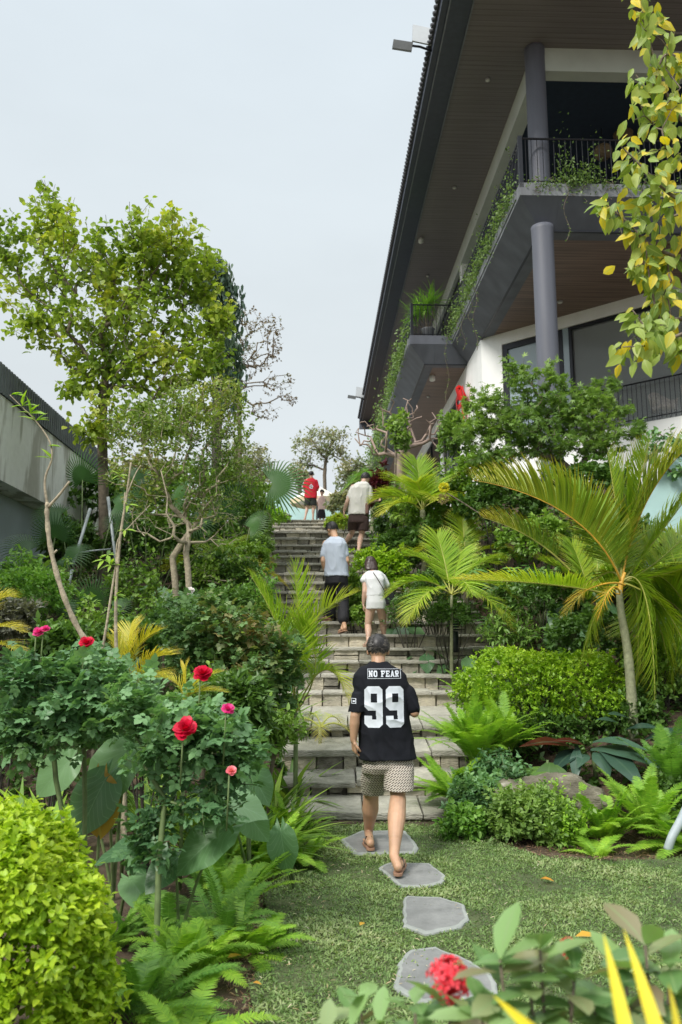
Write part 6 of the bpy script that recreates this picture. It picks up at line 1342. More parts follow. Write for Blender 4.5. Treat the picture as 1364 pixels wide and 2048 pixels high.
# vines on the balconies
VG = 'creepers hanging over the balcony edges'
G_VINE = leafmat('leaf_vine', [(.09, .17, .04), (.16, .26, .07), (.24, .34, .12)], trans=.35)
def vine(label, pts, hang, n, size=.06, width=.3, rise=.5, up=True):
    """leafy mass along a balcony edge with strands hanging from it"""
    root = thing('hanging_creeper', label, 'creeper', LB(*pts[0]), VG); mb = MB(); st = MB()
    P0 = np.array([LB(*p) for p in pts]); t = R.rand(n) * (len(P0) - 1); i = np.minimum(t.astype(int), len(P0) - 2); f = (t - i)[:, None]
    b = P0[i] * (1 - f) + P0[i + 1] * f; dens = .5 + .5 * np.sin(t * 7 + 1)
    pos = b + np.stack([R.normal(size=n) * width * .25, R.normal(size=n) * width * .3, np.abs(R.normal(size=n)) * rise * (.4 + .6 * dens) - .12 - .25 * (R.rand(n) < .3) * R.rand(n)], -1)
    mb.inst(L_OVAL, pos, R.normal(size=(n, 3)) + A(0, 0, -.3), R.normal(size=(n, 3)) * .5 + A(0, -.5, 1), size * (.6 + .8 * R.rand(n)))
    for h in hang:
        tt, L = h; i = min(int(tt), len(P0) - 2); q = P0[i] + (P0[i + 1] - P0[i]) * (tt - i)
        m = 12; c = np.array([q + A(.06 * sin(j * .9 + L * 9), .05 * cos(j * .7), .1 - (L + .1) * j / m) for j in range(m + 1)]); MB().tube(c, .006, 4, cap=False).build('strand', BARK, root)
        k = int(L * 38); s = R.rand(k); pj = c[np.minimum((s * m).astype(int), m)]
        mb.inst(L_OVAL, pj + R.normal(size=(k, 3)) * .03, R.normal(size=(k, 3)) + A(0, 0, -.6), R.normal(size=(k, 3)), size * .8 * (.5 + .7 * R.rand(k)))
    mb.build('leaves', G_VINE, root)
vine('leafy creeper on the front railing right of the upper column', [(.3, -.32, 10.75), (1.1, -.32, 10.75)], [(.15, 1.3), (.6, .5), (.3, .35)], 800, rise=.5, size=.055)
vine('creeper with long bare strands trailing from the front balcony edge', [(1.1, -.36, 10.7), (2.2, -.36, 10.7), (3.2, -.36, 10.7)], [(.3, 1.2), (.55, 1.9), (.8, .8), (.15, .4)], 460, rise=.2, size=.055)
vine('low creeper at the foot of the upper column railing', [(-.35, -.36, 10.72), (.35, -.36, 10.72)], [(.3, .3), (.7, .25)], 170, rise=.12, size=.05)
vine('dense creeper along the near half of the side balcony edge', [(-.55, 0, 10.72), (-.55, 1.5, 10.72), (-.55, 3.2, 10.72)], [(.5, .2)], 1300, rise=.42)
vine('dense creeper along the far half of the side balcony edge', [(-.55, 3.3, 10.72), (-.55, 5.2, 10.72), (-.55, 7.5, 10.72)], [(.4, 1.9), (.7, .9), (1.2, 1.3), (1.5, .8)], 1900, rise=.5)
vine('creeper spilling along the projecting balcony edge beyond the dracaena', [(-1.78, 8.3, 10.7), (-1.78, 11, 10.7), (-1.78, 14, 10.7), (-1.78, 19, 10.7), (-1.78, 26, 10.7)], [(.3, .3), (1.2, .4), (2.2, .5)], 4200, rise=.5, size=.085, width=.5)
vine('thin strand of creeper hanging from the inner corner of the projecting balcony', [(-.75, 7.66, 10.75), (-.4, 7.66, 10.75)], [(.2, 2.2)], 90, rise=.2, size=.05)
vine('creeper mass reaching down from the far end of the projecting balcony', [(-1.8, 15, 10.4), (-1.8, 22, 9.6), (-1.6, 26.5, 8.6)], [(.5, 1.5), (1.2, 2.2), (1.7, 3.0)], 1500, rise=.7, size=.12, width=1.0)
# potted dracaenas at the balcony corner
c0 = np.array(LB(-1.15, 8.1, 10.7)); t = thing('potted_dracaena', 'spiky dracaena in a pot at the corner of the projecting balcony', 'potted plant', c0)
th = np.linspace(0, 2 * pi, 21)[:-1]
MB().loft([np.stack([c0[0] + r * np.cos(th), c0[1] + r * np.sin(th), np.full(20, c0[2] + z)], -1) for r, z in ((.14, 0), (.2, .3), (.22, .32), (.19, .33))]).build('pot', m_edge, t)
mb = MB(); lbm = MB()
for dx, dy, h in ((0, 0, .85), (-.25, .1, .7), (.2, .1, .95), (-.4, .2, .5), (-.1, -.05, .6)):
    tp_ = c0 + A(dx, dy, h + .3); mb.tube([c0 + A(0, 0, .3), (c0 + tp_) / 2 + A(dx * .2, 0, .1), tp_], .018, 6)
    n = 60; a = R.rand(n) * 6.3; el = R.uniform(-.5, 1.4, n); d = np.stack([np.sin(a) * np.cos(el), np.cos(a) * np.cos(el), np.sin(el)], -1)
    lbm.inst(B_PALM, tp_ + 0 * d, d, A(0, 0, 1) + .1 * R.normal(size=(n, 3)), R.uniform(.4, .75, n))
mb.build('stems', BARK, t); lbm.build('leaves', G_FERND, t)
# red bow on the white wall
m_red = mat('red_satin', (.62, .015, .012), rough=.4, var=.15, scale=6)
cb = np.array(LB(-.05, 8.25, 8.86)); t = thing('red_ribbon_bow', 'red ribbon bow with long tails fixed on the white wall', 'ribbon bow', cb)
def ribbon(name, pts, w0, w1, nrm_=A(-1, 0, 0)):
    c = catmull(pts); n = len(c); tan = nrm(np.gradient(c, axis=0)); s = nrm(np.cross(tan, nrm_)); w = np.linspace(w0, w1, n)[:, None]
    a = c - s * w; b_ = c + s * w; off = nrm_ * .012
    V = np.concatenate([a, b_, b_ + off, a + off]); F = []
    for i in range(n - 1):
        for k in range(4): F.append((k * n + i, k * n + i + 1, ((k + 1) % 4) * n + i + 1, ((k + 1) % 4) * n + i))
    return MB().add(V, F).build(name, m_red, t)
Uv = np.array([-sT, cT, 0]); Zv = A(0, 0, 1); Nv = np.array([-cT, -sT, 0])
for sg in (-1, 1):
    ribbon('loop', [cb, cb + Uv * sg * .3 + Zv * .22 + Nv * .12, cb + Uv * sg * .55 + Zv * .12 + Nv * .16, cb + Uv * sg * .5 - Zv * .12 + Nv * .12, cb + Nv * .03], .1, .1)
    ribbon('tail', [cb + Nv * .04, cb + Uv * sg * .12 - Zv * .5 + Nv * .08, cb + Uv * (sg * .2) - Zv * (.95 if sg < 0 else .8) + Nv * .04], .09, .11)
ribbon('loop', [cb, cb + Zv * .3 + Nv * .12, cb + Zv * .35 + Nv * .2, cb + Nv * .1], .09, .09, nrm(A(-.6, -.8, 0)))
# parasol on the terrace
m_cream = mat('cream_canvas', (.62, .52, .34), rough=.8, var=.06); m_creamt = mat('pale_canvas', (.75, .72, .64), rough=.8, var=.04)
c0 = P(634, 1000, 30.0); ap = P(640, 970, 30.0); zr = P(640, 1001, 30.0)[2]
t = thing('parasol', 'cream parasol open on the terrace behind the man in red', 'parasol', A(c0[0], 30, TOPZ))
n = 8; Rr = px2m(54, 30); mb = MB(); V = [(c0[0], 30, ap[2])]; 
for i in range(n): a = 2 * pi * (i + .3) / n; V.append((c0[0] + cos(a) * Rr, 30 + sin(a) * Rr, zr))
mb.add(np.array(V), [(0, 1 + i, 1 + (i + 1) % n) for i in range(n)]); V2 = [np.array(v) - A(0, 0, .03) for v in V]; mb.add(np.array(V2), [(0, 1 + (i + 1) % n, 1 + i) for i in range(n)]); mb.build('canopy', m_creamt, t, smooth=False)
mb = MB(); 
for i in range(n): a, b_ = np.array(V[1 + i]), np.array(V[1 + (i + 1) % n]); mb.add(np.array([a, b_, b_ - A(0, 0, .16), (a + b_) / 2 - A(0, 0, .2), a - A(0, 0, .16)]), [(0, 1, 2, 3, 4)])
mb.build('valance', m_cream, t, smooth=False)
MB().tube([A(c0[0], 30, TOPZ), A(c0[0], 30, ap[2] - .05)], .035, 8).build('pole', m_edge, t)
# turquoise low pool wall behind the terrace edge
o = MB().box((P(525, 1000, 33)[0], 33, TOPZ), (P(700, 1000, 33)[0], 33.3, P(600, 990, 33)[2]), c=(.5, 0, 0, 0)).build('pool_wall', m_pool, smooth=False); tag(o, 'low pale turquoise pool wall at the back of the terrace behind the parasol', 'pool wall')
# stones at the head of the stairs
b = P(560, 1032, 25.8); boulder('boulder', 'flat grey stone at the top left corner of the stairs', A(b[0], b[1], b[2]), (.3, .2, .12), 5)
# fallen leaves
m_fall = leafmat('leaf_fallen_orange', [(.55, .26, .03), (.7, .42, .05)], rib=(.6, .45, .15), rough=.6)
for (px, py, s, az, lab) in [(1080, 1757, .1, 2.2, 'orange fallen leaf on the lawn in front of the right shrubs'), (1150, 1873, .15, 1.7, 'largest orange fallen leaf behind the small red flower'), (720, 1851, .06, .5, 'tiny yellow fallen leaf on the lawn left of the flagstones'), (455, 1916, .08, 1.0, 'pale fallen leaf on the soil at the fern tips'), (505, 1965, .05, 2.0, 'small pale fallen leaf on the reddish soil')]:
    p = PZ(px, py, .045); o = MB().inst(leafT(.24, .2, .15), p[None], np.array([[sin(az), cos(az), .12]]), A(.1, -.1, 1)[None], np.array([s])).build('fallen_leaf', m_fall); tag(o, lab, 'leaf')
# mulch at the right
mb = MB(); n = 5200; x = R.uniform(1.35, 5.0, n); y = R.uniform(6.1, 7.4, n); k = y > np.interp(x, [-.5, 0, 1, 1.25, 1.5, 2, 2.6, 3.4, 5], [7.58, 7.58, 7.5, 6.9, 6.35, 6.25, 6.35, 6.55, 6.7]) - .05; x, y = x[k], y[k]; n = len(x)
a = R.rand(n) * 6.3; mb.inst(B_GRASS, np.stack([x, y, H(x, y) + .012], -1), np.stack([np.cos(a), np.sin(a), R.uniform(-.1, .25, n)], -1), A(0, 0, 1) + R.normal(size=(n, 3)) * .3, R.uniform(.02, .06, n)).build('mulch', leafmat('mulch_bits', [(.1, .055, .03), (.2, .12, .07), (.3, .2, .12)], trans=.05)); 
tag(bpy.data.objects['mulch'], 'loose brown mulch and dead leaves in front of the right ferns', 'mulch', kind='stuff')
mb = MB(); n = 2600; y = R.uniform(3.4, 7.4, n); x = np.array([lawn_edge_left(q) for q in y]) - np.abs(R.normal(size=n)) * .3 + .06; a = R.rand(n) * 6.3
mb.inst(B_GRASS, np.stack([x, y, H(x, y) + .012], -1), np.stack([np.cos(a), np.sin(a), R.uniform(-.1, .25, n)], -1), A(0, 0, 1) + R.normal(size=(n, 3)) * .3, R.uniform(.02, .05, n)).build('leaf_litter', leafmat('litter_bits', [(.16, .08, .05), (.3, .17, .1), (.4, .3, .18)], trans=.05))
tag(bpy.data.objects['leaf_litter'], 'dry reddish leaf litter on the soil along the left lawn edge', 'leaf litter', kind='stuff')

# ------------------------------------------------------------------ grass of the lawn
G_GRASS = leafmat('leaf_grass', [(.065, .13, .035), (.14, .24, .065), (.24, .34, .12), (.36, .41, .2)], trans=.3, rough=.5)
n = 270000; y = 3.0 + 4.6 * R.rand(n) ** 1.15; x = R.uniform(-1.0, 4.2, n)
k = (x > np.array([lawn_edge_left(q) for q in y]) + R.normal(size=n) * .05) & (y < np.interp(x, [-.5, 0, 1, 1.25, 1.5, 2, 2.6, 3.4, 5], [7.58, 7.58, 7.5, 6.9, 6.35, 6.25, 6.35, 6.55, 6.7]) + R.normal(size=n) * .05) & (x < .5 * y + .4)
for ob in [o for o in bpy.data.objects if o.name.startswith('stepping_stone')]:
    vv = np.array([v.co for ch in ob.children for v in ch.data.vertices])[:, :2] + np.array(ob.location)[:2]; c = vv.mean(0); a = np.arctan2(vv[:, 1] - c[1], vv[:, 0] - c[0]); rr = np.linalg.norm(vv - c, axis=1)
    bins = np.full(36, 0.); np.maximum.at(bins, ((a + pi) / (2 * pi) * 36).astype(int) % 36, rr)
    pa = np.arctan2(y - c[1], x - c[0]); pr = np.hypot(x - c[0], y - c[1]); k &= pr > bins[((pa + pi) / (2 * pi) * 36).astype(int) % 36] * .985
x, y = x[k], y[k]; n = len(x); a = R.rand(n) * 6.3; el = R.uniform(.15, 1.2, n)
cl = .5 + .22 * np.sin(x * 5 + np.sin(y * 3) * 2) + .2 * np.sin(y * 7 + x * 2) + .25 * np.sin(x * 23 + 4 * np.sin(y * 11)) * np.sin(y * 19 + x * 5)
d = np.stack([np.cos(a) * np.cos(el), np.sin(a) * np.cos(el), np.sin(el)], -1); s = R.uniform(.011, .027, n) * (.75 + .5 * cl)
o = MB().inst(B_GRASS, np.stack([x, y, .014 + .02 * cl * R.rand(n)], -1), d, A(0, 0, 1) + R.normal(size=(n, 3)) * .3, np.stack([s * 2.1, s, s], -1), np.clip(cl * .75 + R.rand(n) * .5 - .15, 0, 1)).build('grass', G_GRASS)
tag(o, 'short broad-bladed lawn grass around the flagstones', 'grass', kind='stuff')
# ground cover over both banks
n = 36000; x = R.uniform(-9, 9, n); y = R.uniform(7.2, 25, n)
xr_ = np.interp(y, [7.6, 8.6, 10.4, 11, 12, 14, 17, 26], [0.98, 1.25, 2.0, 2.12, 2.1, 2.0, 1.7, 0.8]) + .05; xl_ = np.interp(y, [7.6, 9, 10.4, 11, 12, 14, 17, 26], [-0.42, -0.55, -0.75, -0.85, -1.15, -1.42, -1.75, -2.3]) - .05
k = ((x > xr_) | (x < xl_)) & (x > -5.9) & (x < np.interp(y, [8, 12, 30], [6, 5.5, 3.5])) & (np.abs(x) < y * .5 + 1)
x, y = x[k], y[k]; n = len(x); pos = np.stack([x, y, H(x, y) - .01], -1)
tdd = nrm(R.normal(size=(n, 3)) * .5 + A(0, 0, 1))
o = whorl(MB(), L_OVAL, pos + A(0, 0, 1) * (R.rand(n) * .14)[:, None], tdd, 5, .08, .6, .05).build('ground_cover', G_DARK); tag(o, 'dark leafy ground cover filling both banks beside the stairs', 'ground cover', kind='stuff')

# ------------------------------------------------------------------ flowering shrub close to the camera
m_ixf = leafmat('flower_ixora_red', [(.75, .03, .05), (.85, .09, .12)], rough=.5, trans=.2, tcol=(1.2, .7, .7))
def ixora(label, base, stems):
    t = thing('ixora_shrub', label, 'ixora', base, 'ixora shrubs in the foreground'); sb, lb = MB(), MB()
    for tip, nl, L in stems:
        tip = np.array(tip); m_ = (np.array(base) + tip) / 2 + R.normal(size=3) * .03; c = catmull([np.array(base), m_, tip]); sb.tube(c, np.linspace(.006, .003, len(c)), 6)
        for j in range(nl):
            q = tip - A(0, 0, .022) * (j // 2); a = (j % 2) * pi + (j // 2) * 1.3 + R.uniform(-.5, .5); el = R.uniform(.1, .9) - .1 * (j // 2)
            lb.inst(leafT(.24, .08, .25, ((0, 0), (.2, .55), (.5, 1), (.8, .7), (1, 0))), q[None], A(sin(a) * cos(el), cos(a) * cos(el), sin(el))[None], A(0, 0, 1)[None] + R.normal(size=(1, 3)) * .25, np.array([L * R.uniform(.85, 1.3)]))
    sb.build('stems', BARK, t); lb.build('leaves', G_IXO, t); return t
def ixflower(label, c, r):
    t = thing('ixora_flower', label, 'flower cluster', c, 'red ixora flower clusters'); n = 110; d = nrm(R.normal(size=(n, 3)) + A(0, 0, .6)); sb = MB(); fb = MB()
    c = np.array(c)
    for i in range(n): sb.tube([c - A(0, 0, r * .6), c + d[i] * r * .85], .0009, 3, cap=False)
    for kx in range(4):
        s = nrm(np.cross(d, R.normal(size=(n, 3)))); fb.inst(T([(0, 0, 0), (-.3, .5, 0), (0, 1, 0), (.3, .5, 0)], [(0, 3, 2, 1)], [(0, 0)] * 4), c + d * r * (.75 + .3 * R.rand(n))[:, None], s + d * .3, d, r * .3)
    fb.build('petals', m_ixf, t); sb.build('tubes', m_ixf, t)
b1 = A(.36, 1.5, 0.0)
Yf = 1.75
ixora('ixora shrub carrying the large red flower cluster at the bottom', A(P(880, 2100, Yf)[0], Yf, 0), [(P(897, 1995, Yf), 6, .09), (P(830, 2010, Yf), 5, .085), (P(720, 2000, Yf + .1), 6, .09), (P(760, 2050, Yf), 5, .08), (P(700, 2060, Yf), 5, .08), (P(940, 2040, Yf), 5, .08), (P(860, 2060, Yf), 6, .08), (P(650, 2070, Yf), 5, .08)])
Yg = 1.6
ixora('ixora shrub with broad grey green leaves at the bottom right', A(P(1100, 2200, Yg)[0], Yg, 0), [(P(1080, 1900, Yg), 8, .1), (P(1000, 1920, Yg), 7, .1), (P(1060, 1980, Yg), 7, .09), (P(1150, 1940, Yg), 6, .09), (P(1140, 1990, Yg), 6, .09), (P(960, 2010, Yg), 5, .08), (P(1010, 2040, Yg), 6, .08), (P(1190, 2020, Yg), 6, .09)])
ixora('ixora shrub at the right edge behind the yellow blades', A(P(1320, 2200, Yg + .1)[0], Yg + .1, 0), [(P(1290, 1890, Yg + .1), 7, .1), (P(1340, 1940, Yg + .1), 7, .1), (P(1250, 1950, Yg + .1), 6, .09), (P(1350, 2000, Yg + .1), 6, .1), (P(1260, 2010, Yg + .1), 6, .09), (P(1220, 2050, Yg), 6, .09), (P(1320, 2040, Yg), 6, .09)])
ixflower('large red ixora flower cluster at the bottom in front of the nearest flagstone', P(897, 1962, Yf), .042)
ixflower('small red ixora flower cluster right of the large one', P(1137, 1897, 2.0), .022)
t = thing('yellow_blade_plant', 'long yellow blades standing at the bottom right corner', 'plant', A(P(1290, 2300, 1.1)[0], 1.1, 0))
G_YB = leafmat('leaf_yellow_blade', [(.75, .6, .02), (.82, .7, .04)], rib=(.6, .55, .05), trans=.3, tcol=(1.1, 1, .4))
for a, b_, w in (((1262, 2120), (1210, 1858), .034), ((1330, 2120), (1250, 1850), .034), ((1110, 2100), (978, 1985), .03), ((1360, 2120), (1345, 1960), .03)):
    p, q = P(*a, 1.05), P(*b_, 1.2); L = np.linalg.norm(q - p); MB().inst(bladeT(w, .05, 8, .4, .2, .7), p[None], (q - p)[None], A(0, -1, .2)[None], np.array([[L * 1.6, L, L]])).build('blade', G_YB, t)

LS = 'loose upright shrubs of the right bank'
for (x, y, Yk, w, h, n, tm, sz, per, lm, bm, lab) in [
    (1020, 1250, 10.4, 60, 45, 120, L_LONG, .08, 8, G_MID, BARK, 'loose shrub behind the boxwood mound'), (930, 1120, 12.4, 50, 50, 120, L_OVAL, .07, 8, G_MID, BARK, 'loose shrub right of the young palm'), (820, 1000, 15.5, 50, 55, 150, L_LONG, .12, 8, G_MID, BARK, 'loose shrub behind the bright palm right of the upper steps'), (900, 960, 14.5, 50, 50, 130, L_OVAL, .08, 8, G_ACER, BARK, 'light green loose shrub above the yellow flower head'),
    (1000, 1530, 7.5, 60, 40, 120, L_OVAL, .05, 8, G_ROSE, BARKG, 'loose rose-like shrub above the left end of the boulder'), (1110, 1600, 7.0, 40, 40, 90, L_TINY, .04, 9, G_FERN, BARKG, 'yellow green sprays over the front of the boulder'), (1330, 1280, 9.4, 60, 60, 120, L_LONG, .09, 8, G_MID, BARK, 'loose shrub at the right edge below the second palm'), (760, 1090, 14.2, 30, 30, 70, L_OVAL, .06, 8, G_BOX, BARK, 'leafy shoots between the bare legs and the drooping palm')]:
    b = gp(x, y, Yk); c = P(x, y, Yk)
    tree('loose_shrub', lab, 'shrub', [b - A(0, 0, .05), b + A(0, 0, .1), (b + c) / 2 if c[2] > b[2] + .3 else b + A(0.01, 0, .2)], [(x, y, Yk, w, h, 1), (x - w * .5, y + h * .3, Yk, w * .6, h * .6, .5), (x + w * .5, y + h * .2, Yk, w * .6, h * .6, .5)], n, tm, sz, per, lm, bm, r_base=.02, r_tip=.002, along=.16, shell=0, group=LS, crown='foliage', trunkn='stems', jit=.4, bias=.1)

# worn bits and clippings on the lawn
mb = MB(); n = 2600; y = R.uniform(3.4, 7.3, n); x = R.uniform(-.4, 3.4, n); k = (np.sin(x * 4 + 1) * np.sin(y * 3.3) + R.normal(size=n) * .4 > .35) | (x < -.1); x, y = x[k], y[k]; n = len(x); a = R.rand(n) * 6.3
mb.inst(B_GRASS, np.stack([x, y, .03 + .012 * R.rand(n)], -1), np.stack([np.cos(a), np.sin(a), R.uniform(-.1, .3, n)], -1), A(0, 0, 1) + R.normal(size=(n, 3)) * .3, R.uniform(.012, .035, n)).build('dry_clippings', leafmat('clipping_bits', [(.3, .2, .1), (.5, .42, .25), (.62, .58, .42)], trans=.05)); tag(bpy.data.objects['dry_clippings'], 'dry clippings and leaf bits scattered on the lawn', 'clippings', kind='stuff')
# ------------------------------------------------------------------ people
from mathutils import noise as mnoise
def cap_mesh(mb, p0, r0, p1, r1, k=14):
    p0, p1 = np.array(p0, float), np.array(p1, float); ax = p1 - p0; L = np.linalg.norm(ax); ax = ax / max(L, 1e-6)
    ref = A(0, 0, 1) if abs(ax[2]) < .9 else A(1, 0, 0); x = nrm(np.cross(ax, ref)); y = np.cross(ax, x); th = np.linspace(0, 2 * pi, k + 1)[:-1]; rings = []
    def rg(c, r): return c + r * (np.cos(th)[:, None] * x + np.sin(th)[:, None] * y)
    for a in np.linspace(-pi / 2 * .92, 0, 5): rings.append(rg(p0 + ax * sin(a) * r0, r0 * cos(a)))
    for t in (.33, .66): rings.append(rg(p0 + ax * L * t, r0 + (r1 - r0) * t))
    for a in np.linspace(0, pi / 2 * .92, 5): rings.append(rg(p1 + ax * sin(a) * r1, r1 * cos(a)))
    mb.loft(rings)
def ell_mesh(mb, c, rad, M=None, k=18):
    th = np.linspace(0, 2 * pi, k + 1)[:-1]; M = np.eye(3) if M is None else M; rings = []
    for a in np.linspace(-pi / 2 * .95, pi / 2 * .95, 11):
        q = np.stack([np.cos(th) * cos(a) * rad[0], np.sin(th) * cos(a) * rad[1], np.full(k, sin(a) * rad[2])], -1); rings.append(np.array(c) + q @ np.array(M).T)
    mb.loft(rings)
def frame(fwd, up=(0, 0, 1)):
    f = nrm(fwd); x = nrm(np.cross(f, up)); u = np.cross(x, f); return np.stack([x, f, u], 1)   # columns: right, forward, up
def solid(prims, vox, smooth=8, fn=None):
    mb = MB()
    for p in prims:
        if p[0] == 'c': cap_mesh(mb, *p[1:])
        elif p[0] == 'e': ell_mesh(mb, *p[1:])
        elif p[0] == 'l': mb.loft(p[1])
    o = mb.build('tmp', m_dark); md = o.modifiers.new('r', 'REMESH'); md.mode = 'VOXEL'; md.voxel_size = vox; md.adaptivity = 0
    if smooth: s = o.modifiers.new('s', 'SMOOTH'); s.iterations = smooth; s.factor = .5
    dg = bpy.context.evaluated_depsgraph_get(); me = bpy.data.meshes.new_from_object(o.evaluated_get(dg)); bpy.data.objects.remove(o)
    V = np.zeros(len(me.vertices) * 3); me.vertices.foreach_get('co', V); V = V.reshape(-1, 3); N = np.zeros(len(V) * 3); me.vertex_normals.foreach_get('vector', N); N = N.reshape(-1, 3)
    F = [tuple(p.vertices) for p in me.polygons]; bpy.data.meshes.remove(me)
    if fn is not None: V = fn(V, N)
    return MB().add(V, F)
def wrinkle(amp, sc=(9, 9, 3.5), seed=0, dirv=None):
    def f(V, N):
        d = np.array([mnoise.fractal(Vector((v[0] * sc[0] + seed, v[1] * sc[1], v[2] * sc[2])), 1.0, 2.0, 3) for v in V]); rd = np.array([1 - abs(mnoise.noise(Vector((v[0] * sc[0] * .8 + seed + 9, v[1] * sc[1] * .8, v[2] * sc[2] * 1.1 + v[0] * 4)))) * 2.2 for v in V])
        return V + N * (amp * (.6 * d + .7 * np.clip(rd, 0, 1) ** 3 - .2))[:, None]
    return f
def ering(c, rx, ry, xd, p=2.3, k=28):
    xd = nrm(A(xd[0], xd[1], 0)); yd = A(-xd[1], xd[0], 0); th = np.linspace(0, 2 * pi, k + 1)[:-1]
    a = np.sign(np.cos(th)) * np.abs(np.cos(th)) ** (2 / p); b = np.sign(np.sin(th)) * np.abs(np.sin(th)) ** (2 / p)
    return np.array(c) + a[:, None] * rx * xd + b[:, None] * ry * yd
def hand(pr, wrist, d, pn, S, curl=.5, thumb=1):
    """palm, four unequal curled fingers and a thumb leaving the side of the palm; pn points out of the palm"""
    d = nrm(d); pn = nrm(np.array(pn) - d * np.dot(pn, d)); s = np.cross(d, pn) * thumb     # s points to the thumb side
    L = .095 * S; w = np.array(wrist)
    for o in (-.03, -.01, .01, .03): pr.append(('c', w + s * o * .6 * S, .013 * S, w + d * L * .92 + s * o * S, .0115 * S))
    for o, l in ((.031, .072), (.011, .08), (-.011, .074), (-.031, .06)):
        p = w + d * L * .95 + s * o * S; a = .25 + curl * .5; r = .0088
        for seg, f in enumerate((.45, .32, .24)):
            q = p + (d * cos(a) + pn * sin(a)) * l * f * S; pr.append(('c', p, r * S, q, (r - .0008) * S)); p = q; a += curl * 1.0; r -= .0008
    p = w + d * .022 * S + s * .03 * S; q = p + (d * .75 + s * .55 + pn * .35) * .038 * S; r_ = q + (d * .9 + s * .05 + pn * .5) * .03 * S
    pr.append(('c', w + d * .01 * S, .016 * S, p, .014 * S)); pr.append(('c', p, .0115 * S, q, .0105 * S)); pr.append(('c', q, .0105 * S, r_, .0085 * S))
def skinmat(name, c):
    m = mat(name, c, rough=.5, var=.16, scale=9, detail=8); b = m.node_tree.nodes['Principled BSDF']; b.inputs['Subsurface Weight'].default_value = .12; b.inputs['Subsurface Radius'].default_value = (.02, .008, .004); b.inputs['Subsurface Scale'].default_value = .5; return m
m_skin = skinmat('skin_warm', (.47, .28, .175)); m_skinl = skinmat('skin_light', (.54, .35, .26))
m_hairb = mat('hair_black', (.012, .01, .01), rough=.45, var=.4, scale=60); m_hairbr = mat('hair_brown', (.035, .018, .014), rough=.4, var=.35, scale=50)
m_hairg = leafmat('hair_ash', [(.012, .011, .01), (.035, .03, .026), (.11, .095, .075)], rough=.4, trans=.0)
m_sole = mat('sandal_sole', (.3, .17, .11), rough=.7); m_strap = mat('sandal_strap', (.04, .028, .022), rough=.5)
m_eye = mat('eye_dark', (.02, .015, .012), rough=.2)
